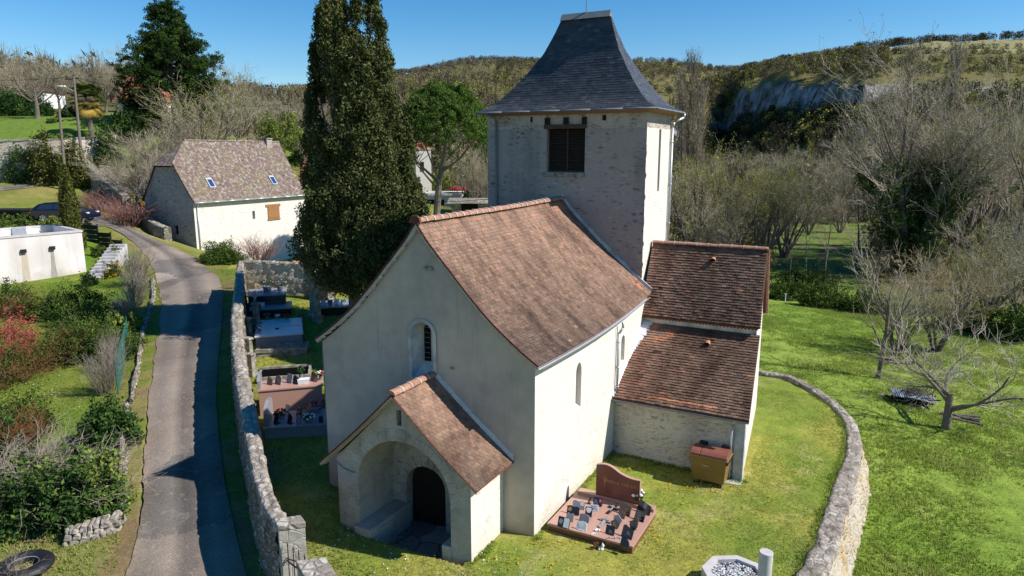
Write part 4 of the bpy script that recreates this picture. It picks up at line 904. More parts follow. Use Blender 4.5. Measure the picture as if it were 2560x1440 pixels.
# gate pillar, second pillar, iron gate
def pillar(name, px4, dz, label, part=None):
    P4 = [on(p[0], p[1], dz)[:2] for p in px4]; c_ = sum(P4) / 4; g = h1(*c_); th = thing(name, (c_[0], c_[1], g), 0, label, 'pillar'); nlay = 8; mb = MB()
    for k in range(nlay):
        z0_ = lerp(-.5, dz - .14, k / nlay); z1_ = lerp(-.5, dz - .14, (k + 1) / nlay) - .012; e_ = rnd.uniform(-.012, .02)
        cut = rnd.uniform(.35, .65)
        for lo_, hi_ in ((0, cut - .01), (cut + .01, 1)):
            a = lerp(P4[0], P4[1], lo_); b_ = lerp(P4[0], P4[1], hi_); c2 = lerp(P4[3], P4[2], hi_); d_ = lerp(P4[3], P4[2], lo_); q = [p - c_ + (p - c_) * e_ for p in (a, b_, c2, d_)]
            mb.add([(p[0], p[1], z0_) for p in q] + [(p[0], p[1], z1_) for p in q], [(4,5,6,7),(0,1,5,4),(1,2,6,5),(2,3,7,6),(3,0,4,7)])
    mb.add([(p[0]*.96, p[1]*.96, z) for z in (-.5, dz-.15) for p in [q - c_ for q in P4]], [(0,1,5,4),(1,2,6,5),(2,3,7,6),(3,0,4,7)])
    mb.build('shaft', M['porch'], th, bevel=.012); mb = MB(); q = [(p - c_) * 1.06 for p in P4]
    mb.add([(p[0], p[1], z) for z in (dz-.15, dz) for p in q], [(4,5,6,7),(0,1,5,4),(1,2,6,5),(2,3,7,6),(3,0,4,7),(3,2,1,0)]); mb.build('cap_stone', M['cap'], th, bevel=.02)
    return th, c_, g
p1_, pc1, pg1 = pillar('gate_pillar', [(695,1315),(762,1305),(750,1287),(688,1296)], 2.05, 'squared stone gate pillar ending the long churchyard wall, rust stains on top')
p2_, pc2, pg2 = pillar('gate_pillar', [(765,1445),(842,1440),(812,1392),(742,1402)], 2.0, 'shorter pale stone gate pillar cut by the bottom edge of the photo')
A_ = np.array([pc1[0] - .05, pc1[1] - .22]); B_ = np.array([pc2[0] + .05, pc2[1] + .42]); gd = (B_ - A_); gl = np.linalg.norm(gd)
gt = thing('iron_gate', (A_[0], A_[1], pg1), atan2(gd[1], gd[0]), 'black iron bar gate between the two stone pillars', 'gate')
mb = MB(); 
for z_ in (.15, 1.15): mb.cyl((0, 0, z_), (gl, 0, z_), .018, n=6)
mb.cyl((0, 0, 1.2), (gl, 0, 1.62), .014, n=6); mb.build('rail', M['iron'], gt)
for k in range(7):
    mb = MB(); x_ = .08 + k * (gl - .16) / 6; mb.cyl((x_, 0, .05), (x_, 0, 1.55), .012, n=6); mb.cyl((x_, 0, 1.55), (x_, 0, 1.68), .018, .001, n=6); mb.build('bar', M['iron'], gt)
# curved retaining wall on the right
cwi = [at(a, b_, .25)[:2] for a, b_ in CW[1:]]; cen = np.array([4., 24.])
def outw(p, w_): d_ = p - cen; return p + d_ / np.linalg.norm(d_) * w_
wds = np.interp(np.arange(len(cwi)), [0, 4, 9, 13], [.34, .48, .56, .64])
cwi = [np.array(wl(.5, 18.6)[:2]), at(1905, 928, .25)[:2]] + cwi + [np.array([5.6, 11.0])]; wds = [.3, .32] + list(wds) + [.7]
rubble_wall('retaining_wall', cwi, [outw(p, w_) for p, w_ in zip(cwi, wds)], lambda x, y: 0*x + .20, 'curved stone retaining wall round the churchyard lawn above the meadow', side=('dry', 'wallout'), cap='cap', step=.2, amp=.03, capt=.12, low=.5, batR=.52)
# far wall of the cemetery
fwa = on(607, 655, 1.9)[:2]; fwb = on(760, 660, 1.9)[:2]; fd = (fwb - fwa) / np.linalg.norm(fwb - fwa); fnn = np.array([-fd[1], fd[0]])
fe = fwb + fd * 7
rubble_wall('end_wall', [fwa + fnn*.45, fwb + fnn*.45], [fwa, fwb], lambda x, y: H(x, y) + 1.95, 'sunlit dry stone wall closing the far end of the cemetery', side=('dry', 'chapel'), cap='dry')
a_ = on(758, 665, 1.9)[:2]; b_ = on(818, 712, 1.0)[:2]
rubble_wall('buttress_wall', [a_ + np.array([.35,.2]), b_ + np.array([.35,.2])], [a_, b_], lambda x, y: H(x, y) + np.interp(np.hypot(x - a_[0], y - a_[1]), [0, np.linalg.norm(b_ - a_)], [2.3, 1.15]), 'stone wall with sloping top leaving the corner by the big cypress', side=('dry', 'dry'), cap='cap')
rubble_wall('low_kerb_wall', [on(*p)[:2] for p in [(822,716),(850,722),(885,727)]], [on(*p)[:2] for p in [(822,721),(850,727),(885,733)]], lambda x, y: H(x, y) + .3, 'low line of stones in the grass under the big cypress', cap='dry', capt=.06)
# low stone edging along the lane and the garden's dry wall
ed = [(377,700),(380,745),(366,790),(352,830),(345,880),(340,925),(330,960),(324,1010)]
rubble_wall('stone_edging', [on(a, b_)[:2] for a, b_ in ed], [on(a + 9, b_)[:2] for a, b_ in ed], lambda x, y: H(x, y) + .17 + .16*(vnoise(x, y, .5, 3)-.5), 'low tumbledown row of pale stones between the garden and the lane', side=('dry','dry'), cap='dry', amp=.05, low=.1)
ed = [(322,1040),(313,1100),(308,1160),(306,1220),(300,1290)]
rubble_wall('stone_edging', [on(a - 7, b_)[:2] for a, b_ in ed], [on(a + 4, b_)[:2] for a, b_ in ed], lambda x, y: H(x, y) + .55, 'overgrown stone edging below the big ivy clump beside the lane', side=('dry','dry'), cap='dry', amp=.05, low=.1)
ed = np.array([on(*p) for p in [(160,1362),(195,1356),(225,1348),(258,1340),(296,1322)]]); er = resample(ed, 200); t_ = thing('garden_wall', V3(ed[2]), 0, 'short dry wall of big white stones holding up the ivy bank', 'wall'); q = random.Random(4); mb = MB(); rows_ = 0
for lay in range(3):
    s_ = q.uniform(0, 6)
    while s_ < 196:
        wd_ = q.uniform(16, 42); i0 = int(s_); c_ = er[min(199, int(s_+wd_/2))]; L2 = np.linalg.norm(er[1]-er[0])*wd_/2*.95; hh_ = q.uniform(.06, .11); M4 = Matrix.Translation(V3(c_) - V3(ed[2]) + Vector((0, .05*lay, .03 + lay*.15))) @ Matrix.Rotation(.28 + q.uniform(-.15, .15), 4, 'Z') @ Matrix.Rotation(q.uniform(-.18, .18), 4, 'Y') @ Matrix.Rotation(q.uniform(-.2, .2), 4, 'X')
        mb.box(-L2, L2, -q.uniform(.10,.16), .3, -hh_, hh_, M=M4, tap=q.uniform(.015,.04)); s_ += wd_
mb.build('stones', M['cap'], t_, bevel=.03)
# high retaining wall behind the upper lane
hw = [(-320,452),(0,452),(60,450),(120,448),(165,446),(240,440),(290,432)]
hL = [on(*p)[:2] for p in hw]; hL = [p for p in hL]
rubble_wall('terrace_wall', [p + np.array([0,.7]) for p in hL], hL, lambda x, y: H(x, y - .4) + 4.0, 'high ochre stone retaining wall hung with ivy below the garden lawn', side=('chapel','chapel'), cap='dry', step=.4)
gw = [(208,448),(240,478),(275,510),(310,540)]; gL = [on(a, b_ + 6)[:2] for a, b_ in gw]
rubble_wall('ramp_wall', gL, [p + np.array([.6,.3]) for p in gL], lambda x, y: H(x, y) + 2.2, 'shaded stone wall running down from the lamp post to the wooden gate', side=('dry','dry'), cap='dry', step=.3)
bw = [(352,560),(385,590),(412,600)]; bL = [on(*p)[:2] for p in bw]
rubble_wall('stub_wall', bL, [p + np.array([.5,.3]) for p in bL], lambda x, y: H(x, y) + 1.2, 'broken stub of dark stone wall in front of the stone barn gable', side=('dry','dry'), cap='dry', step=.3)
tw = [(255,462),(320,470),(395,482)]; tL = [on(a, b_ + 8)[:2] for a, b_ in tw]
rubble_wall('garden_back_wall', [p + np.array([0,.5]) for p in tL], tL, lambda x, y: H(x, y) + 2.2, 'pale rubble wall behind the barn garden trees', side=('chapel','chapel'), cap='dry', step=.4)
g0 = on(312, 556); g1_ = on(352, 560); wg = thing('wooden_gate', V3(g0), atan2(g1_[1]-g0[1], g1_[0]-g0[0]), 'dark slatted wooden gate between the ramp wall and the barn', 'gate'); gl = float(np.linalg.norm(g1_[:2]-g0[:2]))
mb = MB(); mb.box(0, gl, .02, .06, .25, .33); mb.box(0, gl, .02, .06, .95, 1.03); mb.build('rail', M['wood_dark'], wg)
for k in range(10): mb = MB(); x_ = k*gl/10; mb.box(x_, x_+gl/14, -.02, .02, .05, 1.35+.05*(k % 2)); mb.build('slat', M['beam'], wg)

# ================================================================== GRAVES
RZ_ = -TH
def ploc(x, y, z=0.): return V3(wl(x, y, z))
sl0, sl1, sd0, sd1 = .20, 2.66, .50, 2.62; SH = .26
gr = thing('family_grave', ploc(sl0, sd0), RZ_, 'double rose granite grave crowded with plaques beside the sunny church wall', 'grave')
W_ = sl1 - sl0; D_ = sd1 - sd0
mb = MB(); mb.box(0, W_, 0, D_, -.1, SH - .06); mb.build('plinth', M['pinkdark'], gr, bevel=.01)
for k, (xa, xb) in enumerate(((-.03, W_*.40), (W_*.40+.005, W_*.535-.005), (W_*.535, W_+.03))):
    mb = MB(); mb.box(xa, xb, -.03 + (.0 if k != 1 else -.01), D_, SH - .06, SH + (.012 if k == 1 else 0)); mb.build('slab', M['pink'], gr, bevel=.008)
mb = MB(); mb.box(.05, W_-.02, D_-.16, D_+.10, SH, SH+.10); mb.build('stele_base', M['pink'], gr, bevel=.01)
s0, s1_ = .64, 1.98
def stz(u): return lerp(1.15, .90, u) + .13*sin(pi*min(1, u*1.9))*(u < .53) - .05*sin(pi*max(0, (u-.53)/.47))
so_ = [(s0, 0), (s1_, 0)] + [(lerp(s1_, s0, k/20), stz(1-k/20)) for k in range(21)]
mb = MB(); mb.prism(so_, lambda a, b_: (a, D_-.10, SH+.10+b_*.84), lambda a, b_: (a, D_+.0, SH+.10+b_*.84), m=0)
st = mb.build('stele', M['pinkdark'], gr); 
mb = MB(); tp = [(lerp(s0-.01, s1_+.01, k/20), stz(k/20)) for k in range(21)]
mb.add([(a, D_-.11, SH+.10+b_*.84+.004) for a, b_ in tp] + [(a, D_+.01, SH+.10+b_*.84+.004) for a, b_ in tp], [(i, i+1, 22+i, 21+i) for i in range(20)])
for x_ in (s0-.01, s1_+.01): mb.add([(x_, D_-.11, SH+.1), (x_, D_+.01, SH+.1), (x_, D_+.01, SH+.1+.84*stz(0 if x_ < 1 else 1)), (x_, D_-.11, SH+.1+.84*stz(0 if x_ < 1 else 1))], [(0,1,2,3)])
mb.build('stele_edge', M['pink'], st)
def text(body, size, mat, parent, loc, rot, ext=.003, name='lettering'):
    cu = bpy.data.curves.new(name, 'FONT'); cu.body = body; cu.size = size; cu.extrude = ext; cu.align_x = 'CENTER'; cu.align_y = 'CENTER'
    tmp = bpy.data.objects.new(name, cu); col.objects.link(tmp); dg = bpy.context.evaluated_depsgraph_get(); me = bpy.data.meshes.new_from_object(tmp.evaluated_get(dg)); bpy.data.objects.remove(tmp); me.materials.clear(); me.materials.append(mat)
    o = bpy.data.objects.new(name, me); link(o, parent); o.location = loc; o.rotation_euler = rot; return o
text('FAMILLE  VINCENT', .125, M['gold'], st, (1.42, D_-.106, SH+.62), (radians(90), 0, 0))
mb = MB(); cx0 = .90
mb.box(cx0-.008, cx0+.008, D_-.108, D_-.102, SH+.42, SH+.80); mb.box(cx0-.07, cx0+.07, D_-.108, D_-.102, SH+.66, SH+.675)
for a in (-.7, -.35, .35, .7): mb.cyl((cx0+.02*a, D_-.105, SH+.56), (cx0+.13*a, D_-.105, SH+.74), .005, n=4)
mb.build('engraved_cross', M['gold'], st)
SHP = {'rect': [(-.5,0),(.5,0),(.5,1),(-.5,1)], 'arch': [(-.5,0),(.5,0),(.5,.7),(.35,.92),(.0,1.0),(-.35,.92),(-.5,.7)], 'wave': [(-.5,0),(.5,0),(.5,.85),(.3,1.),(.0,.86),(-.3,1.0),(-.5,.85)],
 'heart': [(-.25,0),(.25,0),(.5,.45),(.48,.8),(.25,1.),(0,.85),(-.25,1.),(-.48,.8),(-.5,.45)], 'slant': [(-.5,0),(.5,.0),(.5,.72),(-.35,1.0),(-.5,.9)], 'book': [(-.5,0),(.5,0),(.5,.85),(.25,.95),(0,.85),(-.25,.95),(-.5,.85)],
 'quarter': [(-.5,0),(.5,0),(.48,.45),(.3,.8),(-.05,1.),(-.5,1.)], 'diamond': [(-.25,0),(.4,.0),(.55,.55),(-.1,1.),(-.55,.5)], 'round': [(.5*cos(a)*1., .5+.5*sin(a)) for a in [-pi/2+.4+(2*pi-.8)*k/12 for k in range(13)]]}
def plaque(loc, rz, w_, h_, shape, mat, label, inlay=None, group='memorial plaques on the rose granite grave', lean=.42, thick=.03):
    t_ = thing('memorial_plaque', loc, rz, label, 'plaque', group); s_, c_ = sin(lean), cos(lean); pl = [(a*w_, b_*h_) for a, b_ in SHP[shape]]
    mb = MB(); mb.prism(pl, lambda a, b_: (a, b_*s_, b_*c_ + .01), lambda a, b_: (a, b_*s_ + thick*c_, b_*c_ + .01 - thick*s_)); body = mb.build('panel', M[mat], t_)
    mb = MB(); mb.box(-w_*.3, w_*.3, -.01, h_*.45, 0, .02); mb.build('foot', M[mat], t_)
    if inlay:
        for (kind_, col_, x0_, x1_, y0_, y1_) in inlay:
            mb = MB()
            if kind_ == 'lines':
                for k in range(3):
                    yy = lerp(y0_, y1_, k / 2.); mb.add([(a*w_, b_*h_*s_ - .003, b_*h_*c_ + .01) for a, b_ in ((x0_, yy), (x1_ - .08*k, yy), (x1_ - .08*k, yy + .07), (x0_, yy + .07))], [(0,1,2,3)])
            else:
                q = [(lerp(x0_, x1_, a + .5), lerp(y0_, y1_, b_)) for a, b_ in SHP[kind_]]; mb.prism(q, lambda a, b_: (a*w_, b_*h_*s_ - .004, b_*h_*c_ + .01), lambda a, b_: (a*w_, b_*h_*s_ + .003, b_*h_*c_ + .01))
            mb.build('inlay', M[col_], body)
    return t_
PL = [(1468.5,1259,.13,.27,'round','blackg','narrow dark plaque turned sideways at the back left of the rose grave',None,-1.1),
(1493,1266,.29,.27,'rect','blackg','black plaque with a pink flower below the left end of the stele',[('heart','pinkflower',.15,.42,.45,.85),('lines','greyg',-.38,.05,.3,.65)],.15),
(1445,1273,.40,.26,'wave','greyg','mottled grey cloud shaped plaque, backmost on the left of the rose grave',[('round','paleg',.1,.45,.4,.9)],.1),
(1431,1287,.40,.28,'book','blackg','wide black plaque showing golden flowers behind the round bluish one',[('round','gold',-.42,-.12,.3,.75)],.05),
(1470,1292,.22,.29,'rect','blackg','black plaque with a big white heart left of the crosses',[('heart','white',-.38,.38,.4,.95)],.1),
(1484,1278,.28,.22,'book','paleg','pale grey plaque with dark stripes behind the white heart plaque',[('lines','greyg',-.4,.4,.15,.6)],.1),
(1423,1304,.24,.25,'wave','greyg','bluish grey rounded plaque between the golden flower one and the half white one',None,.05),
(1459,1305,.33,.24,'arch','greyg','rounded grey granite plaque in the middle left of the rose grave',None,-.1),
(1407,1320,.38,.31,'rect','blackg','square plaque half black and half white at the front left corner',[('rect','white',.0,.46,.06,.95),('round','greyg',-.4,-.1,.3,.8)],.0),
(1452,1326,.32,.26,'arch','paleg','pale plaque with a cut out landscape near the front edge',[('heart','white',-.35,.15,.35,.85)],.0),
(1559,1287,.40,.38,'slant','browng','largest brown plaque with gilt lines leaning below the stele',[('lines','gold',.0,.38,.15,.45)],-.25),
(1552,1295,.24,.22,'slant','browng','small plain brown plaque in front of the largest brown one',None,-.35),
(1541,1309,.29,.27,'diamond','greyg','dark grey angular plaque just behind the diamond plaque',None,-.3),
(1534,1320,.30,.26,'diamond','blackg','black diamond shaped plaque right of the grey metal cross',[('lines','gold',-.2,.2,.25,.5)],-.3),
(1523,1337,.28,.26,'rect','blackg','black plaque with two gilt lines near the front edge centre',[('lines','gold',-.1,.35,.2,.45)],-.1),
(1565,1345,.37,.35,'slant','blackg','large black plaque with silver script near the front right',[('lines','greyg',-.05,.35,.3,.5)],-.3),
(1580,1325,.27,.27,'heart','blackg','black heart shaped plaque near the right edge of the grave',None,-.3),
(1587,1309,.20,.22,'round','browng','little brown rounded plaque behind the black heart',None,-.4),
(1596,1302,.34,.30,'rect','blackg','black plaque with grey writing near the right edge of the slab',[('lines','greyg',-.3,.3,.2,.7)],-.3),
(1607,1284,.46,.38,'slant','blackg','big black plaque beside the pot of pink and white flowers',[('round','greyg',-.1,.2,.35,.9)],-.25),
(1560,1367,.28,.24,'quarter','blackg','solid black quarter round plaque at the front right corner',None,-.2)]
for px, py, w_, h_, sh, mt, lb_, inl, r_ in PL:
    p = at(px, py, SH); plaque(V3(p), RZ_ + r_, w_*.92, h_*.92, sh, mt, lb_, inl)
def cross_lying(name, loc, rz, L, mat, label, grp=None, tilt=.12):
    t_ = thing(name, loc, rz, label, 'crucifix', grp); mb = MB(); z0_ = .02
    mb.box(-.045, .045, 0, L, z0_, z0_+.03); mb.box(-L*.32, L*.32, L*.62, L*.62+.09, z0_+.001, z0_+.032); b0 = mb.build('cross', M[mat], t_, bevel=.006)
    mb = MB(); mb.cyl((0, L*.25, z0_+.045), (0, L*.62, z0_+.05), .014, .02, 6); mb.cyl((-L*.2, L*.68, z0_+.045), (L*.2, L*.68, z0_+.045), .01, n=5); mb.cyl((0, L*.66, z0_+.055), (0, L*.74, z0_+.06), .02, n=6); mb.build('figure', M['oldstone'] if mat == 'greyg' else M['zinc'], t_)
    return t_
cross_lying('crucifix', V3(at(1518, 1286, SH)), RZ_ - .15, .55, 'blackg', 'black crucifix lying on the slab just below the stele')
cross_lying('crucifix', V3(at(1496, 1320, SH)), RZ_ - .10, .60, 'greyg', 'grey metal crucifix lying in the middle of the grave slab')
def bouquet(name, loc, label, r_, h_, cols, pot='greyg', n=26, cat='flower pot', group=None, leaf='greenleaf', rs=.035):
    t_ = thing(name, loc, 0, label, cat, group); mb = MB(); mb.lathe((0,0,0), [(0,0),(r_*.45,0),(r_*.6,h_*.42),(r_*.5,h_*.42),(0,h_*.38)], 12); mb.build('pot', M[pot], t_)
    q = random.Random(hash(label) % 1000); mb = MB()
    for k in range(n * 3):
        a = q.uniform(0, 2*pi); u = q.random(); d_ = Vector((cos(a)*r_*u, sin(a)*r_*u, h_*(.45 + .45*q.random()))); s_ = rs*1.6; e1 = Vector((q.gauss(0,1), q.gauss(0,1), q.gauss(0,1))).normalized()*s_; e2 = Vector((q.gauss(0,1), q.gauss(0,1), q.gauss(0,1))).normalized()*s_*.5; mb.add([d_-e1, d_+e2, d_+e1, d_-e2], [(0,1,2,3)])
    mb.build('leaves', M[leaf], t_)
    for ci, cc_ in enumerate(cols):
        mb = MB()
        for k in range(n // len(cols)):
            a = q.uniform(0, 2*pi); u = sqrt(q.random()); c_ = (cos(a)*r_*u, sin(a)*r_*u, h_*(.7 + .35*q.random()*(1.2-u)))
            mb.lathe(c_, [(0,-rs*.7),(rs*.8,-rs*.4),(rs,.2*rs),(rs*.5,rs*.8),(0,rs*.6)], 6)
        if n // len(cols): mb.build('blossoms', M[cc_], t_)
    return t_
bouquet('flower_pot', V3(at(1592, 1262, SH)), 'pot of pink and white silk flowers right of the stele', .20, .5, ['pinkflower','whiteflower','whiteflower'], n=27, rs=.055)
def small_lump(name, loc, label, cat, mat, pts, r_, group=None):
    t_ = MB()
    for (x_, y_, z_, s_) in pts: t_.lathe((x_, y_, z_), [(0,-s_),(s_*.8,-s_*.6),(s_,0),(s_*.7,s_*.7),(0,s_)], 7)
    o = bpy.data.objects.new(name, t_.mesh(name, M[mat])); o.location = loc; link(o, None, label, cat, group); return o
small_lump('ceramic_rose', V3(at(1489, 1328, SH)), 'peach ceramic roses fallen at the foot of the grey crucifix', 'ornament', 'whiteflower', [(0,0,.03,.035),(.05,.01,.03,.03),(.1,0,.03,.035),(.03,.04,.05,.03),(-.05,.02,.02,.025)], 1)
small_lump('ceramic_rose', V3(at(1482, 1336, SH)), 'small peach ceramic flowers near the front edge of the slab', 'ornament', 'whiteflower', [(0,0,.02,.03),(.05,.03,.02,.025),(-.04,-.03,.02,.02)], 1)
small_lump('metal_rose_spray', V3(at(1535, 1346, SH)), 'verdigris metal rose spray lying near the front right of the grave', 'ornament', 'zinc', [(-.18+.07*k, .02*sin(k*2), .02, .02+.01*(k % 2)) for k in range(6)], 1)
small_lump('white_rabbit_figurine', V3(at(1504, 1377, 0)), 'small white figurine in the grass at the foot of the rose grave', 'ornament', 'whiteflower', [(0,0,.06,.06),(.03,0,.15,.045),(-.06,.0,.05,.045),(.02,0,.21,.02)], 1)
small_lump('dried_plant', V3(at(1489, 1374, 0)), 'dried brown potted plant at the foot of the rose grave', 'plant', 'rust', [(.05*sin(k*2.1), .05*cos(k*1.7), .04+.03*k, .045) for k in range(6)], 1)
# ------------------------------------------------------------------ tombs in the row along the wall
def frame3(A, B, D):
    A, B, D = map(np.array, (A, B, D)); x = B - A; W = np.linalg.norm(x[:2]); x = x[:2] / W; y = np.array([-x[1], x[0]]); d = (D - A)[:2] @ y; return atan2(x[1], x[0]), W, d
def tomb(name, pA, pB, pD, dz, label, mats, base_h=None, grp='tombs along the churchyard wall', cat='grave', head=None, slabs=1):
    A = on(*pA, dz); B = on(*pB, dz); D = on(*pD, dz); rz, W, d = frame3(A, B, D); z0_ = h1((A[0]+B[0])/2, (A[1]+B[1])/2); zt = (A[2]+B[2])/2 - z0_
    t_ = thing(name, (A[0], A[1], z0_), rz, label, cat, grp); mb = MB(); mb.box(.05, W-.05, .04, d-.04, -.4, zt-.07); mb.build('plinth', M[mats[0]], t_, bevel=.01)
    for k in range(slabs): mb = MB(); mb.box(0, W, d*k/slabs, d*(k+1)/slabs-.01, zt-.07+.03*k, zt+.03*k); mb.build('slab', M[mats[1]], t_, bevel=.01)
    if head:
        hh, m_, shape, th_, yo = head; P = [(a*(d*.86)+d/2+yo, b_*hh) for a, b_ in SHP[shape]]; mb = MB(); mb.prism(P, lambda a, b_: (.03, a, b_+zt-.1), lambda a, b_: (.03+th_, a, b_+zt-.1)); mb.build('headstone', M[m_], t_)
    return t_, rz, W, d, zt, (A[0], A[1], z0_)
def on_tomb(T, x, y): 
    t_, rz, W, d, zt, o = T; return (o[0] + cos(rz)*x*W - sin(rz)*y*d, o[1] + sin(rz)*x*W + cos(rz)*y*d, o[2] + zt)
T1 = tomb('granite_tomb', (657,1070), (826,1060), (664,1020), .45, 'low grey granite tomb nearest the camera in the row, strewn with plaques and plants', ('greyg','greyg'), head=(.85,'greyg','arch',.12,0))
T2 = tomb('granite_tomb', (642,976), (808,962), (646,946), 1.05, 'tall pink granite vault tomb with plaques standing along its top', ('pink','pink'), head=(.6,'greyg','arch',.1,0))
T3 = tomb('kerbed_grave', (640,951), (776,942), (646,915), .18, 'old grass grown grave with stone kerbs behind the pink vault', ('oldstone','oldstone'))
T4 = tomb('kerbed_grave', (636,880), (768,874), (639,860), .28, 'dark sunken grave with raised stone kerbs in the middle of the row', ('oldstone','oldstone'))
T5 = tomb('granite_tomb', (636,842), (758,833), (632,790), .55, 'pale blue grey double slab tomb gleaming in the sun', ('greyg','paleg'), slabs=2)
T6 = tomb('granite_tomb', (622,776), (730,768), (624,752), .5, 'dark slab tomb in tree shade with plants along its edge', ('blackg','greyg'))
T7 = tomb('granite_tomb', (617,741), (716,734), (620,718), 1.0, 'dark grey raised tomb at the far end of the row with round shrubs on top', ('blackg','greyg'))
T8 = tomb('granite_tomb', (792,768), (876,766), (798,745), .5, 'black granite grave with white plaques beyond the church roof edge', ('blackg','greyg'), grp='tombs by the church side', head=None)
for T in (T3, T4):   # kerb frames: earth inside
    t_, rz, W, d, zt, o = T; mb = MB(); mb.box(.12, W-.12, .1, d-.1, zt-.02, zt+.012); mb.build('soil', M['dry'] if T is T4 else M['ground'], t_)
    mb = MB(); mb.box(0, W, 0, .1, zt, zt+.10); mb.box(0, W, d-.1, d, zt, zt+.10); mb.box(W-.1, W, .1, d-.1, zt, zt+.10); mb.build('kerb', M['oldstone'], t_)
    plq = None
pg = 'memorial plaques on the tombs along the wall'
for k, (T, x_, y_, w_, h_, sh, mt, lb_) in enumerate([
 (T2,.17,.5,.3,.28,'slant','browng','brown plaque nearest the headstone on top of the pink vault tomb'), (T2,.30,.45,.35,.34,'arch','oldstone','stone coloured plaque second from the headstone on the pink vault'),
 (T2,.47,.5,.3,.34,'rect','greyg','grey plaque in the middle of the pink vault top'), (T2,.57,.4,.3,.3,'slant','blackg','dark plaque just left of the white planter on the pink vault'),
 (T2,.85,.45,.35,.36,'slant','browng','tilted plaque nearest the free end of the pink vault'),
 (T1,.16,.2,.24,.42,'rect','blackg','tall dark plaque nearest the headstone of the low grey tomb'), (T1,.28,.75,.24,.36,'rect','greyg','upright grey plaque behind the flowers on the low grey tomb'), (T1,.37,.15,.24,.36,'slant','blackg','dark plaque at the front edge of the low grey tomb'),
 (T1,.48,.55,.3,.38,'arch','blackg','arched dark plaque in the middle of the low grey tomb'), (T1,.5,.1,.2,.3,'rect','greyg','small grey plaque at the middle front of the low grey tomb'), (T1,.62,.8,.3,.38,'arch','blackg','arched dark plaque at the back of the low grey tomb beside the bushy plant'), (T1,.84,.1,.24,.24,'round','blackg','round dark plaque near the free end of the low grey tomb'),
 (T8,.2,.3,.25,.3,'rect','paleg','white plaque nearest the stone stele on the black granite grave'), (T8,.4,.3,.28,.3,'heart','blackg','heart shaped plaque on the black granite grave beyond the roof edge'), (T8,.6,.3,.28,.3,'rect','paleg','white plaque in the middle of the black granite grave'), (T8,.8,.3,.28,.28,'arch','paleg','arched white plaque at the free end of the black granite grave'),
 (T6,.3,.3,.24,.25,'rect','paleg','white plaque on the shaded slab tomb'), (T5,.45,.35,.18,.10,'rect','blackg','little dark plaque lying in the middle of the gleaming pale tomb')]):
    plaque(on_tomb(T, x_, y_), T[1] - (.9 if T in (T1, T2) else .1), w_, h_, sh, mt, lb_, None, pg, lean=.25 if T is not T5 else 1.1)
mb = MB(); mb.box(-.2,.2,-.12,.12,0,.18,tap=-.02); o = bpy.data.objects.new('white_planter', mb.mesh('white_planter', M['white'])); o.location = on_tomb(T2,.7,.35); o.rotation_euler.z = T2[1]; link(o, None, 'empty white trough planter on top of the pink vault tomb', 'planter')
for (T, x_, y_, lb_, r_, h_, cs, lf) in [(T1,.22,.55,'red flowered plant near the headstone of the low grey tomb',.26,.32,['redflower'],'greenleaf'), (T1,.75,.75,'bushy dark plant with reddish blooms at the back of the low grey tomb',.34,.5,['pinkflower'],'greenleaf'), (T1,.66,.2,'low ochre green plant at the front of the low grey tomb',.28,.28,['whiteflower'],'greenleaf'),
   (T2,.66,.7,'small dark conifer in a pot on the pink vault',.14,.55,['greenleaf'],'greenleaf'), (T2,.97,.6,'peach and white flowers at the free end of the pink vault',.14,.35,['whiteflower','redflower'],'greenleaf'),
   (T5,.08,.3,'purple and white wreath near the head of the pale tomb',.14,.25,['pinkflower','whiteflower'],'greenleaf'), (T5,.45,.97,'yellow green plant at the middle back of the pale tomb',.16,.3,['whiteflower'],'greenleaf'), (T5,.66,.97,'yellow green plant with red blooms at the back of the pale tomb',.18,.28,['redflower'],'greenleaf'), (T5,.22,1.1,'dry brown plant behind the pale tomb',.18,.3,['pot'],'greenleaf'),(T5,.0,1.25,'tall bunch of red flowers behind the stone cross pillar',.2,.75,['redflower'],'greenleaf'),
   (T7,.5,.5,'round grey green shrub in the middle of the raised far tomb',.42,.7,['greyg'],'greenleaf'), (T7,.85,.5,'round grey shrub at the end of the raised far tomb',.35,.6,['greyg'],'greenleaf')]:
    bouquet('potted_plant', on_tomb(T, x_, y_), lb_, r_, h_, cs, n=14, cat='potted plant', group='potted plants on the graves', leaf=lf, rs=.045)
bouquet('potted_plant', V3(on(752, 803)), 'pot of pink flowers on the grass by the stone stele', .2, .35, ['pinkflower'], n=14, cat='potted plant', group='potted plants on the graves')
bouquet('potted_plant', V3(on(790, 800)), 'bunch of coral and green flowers right of the stone stele', .32, .4, ['redflower','whiteflower'], n=18, cat='potted plant', group='potted plants on the graves')
def stele_stone(px, py, hgt_, w_, label, cross=True, name='stone_cross', mat='oldstone', rz=-.4):
    p = on(px, py); t_ = thing(name, V3(p), rz, label, 'gravestone'); mb = MB(); mb.box(-w_*.7, w_*.7, -w_*.6, w_*.6, -.3, hgt_*.22, tap=.02); mb.build('base', M[mat], t_, bevel=.02)
    mb = MB(); mb.box(-w_*.45, w_*.45, -w_*.35, w_*.35, hgt_*.22, hgt_*.7, tap=.02); mb.box(-w_*.6, w_*.6, -w_*.5, w_*.5, hgt_*.7, hgt_*.76, tap=.03); mb.build('shaft', M[mat], t_, bevel=.015)
    if cross: mb = MB(); mb.box(-w_*.16, w_*.16, -w_*.14, w_*.14, hgt_*.76, hgt_*1.05); mb.box(-w_*.42, w_*.42, -w_*.12, w_*.12, hgt_*.90, hgt_*.96); mb.build('cross', M[mat], t_, bevel=.01)
    return t_
stele_stone(643, 827, 1.95, .34, 'slender pale stone pillar with small cross at the head of the pale tomb')
stele_stone(795, 806, 1.75, .34, 'pale stone stele with pointed top standing alone in the grass')
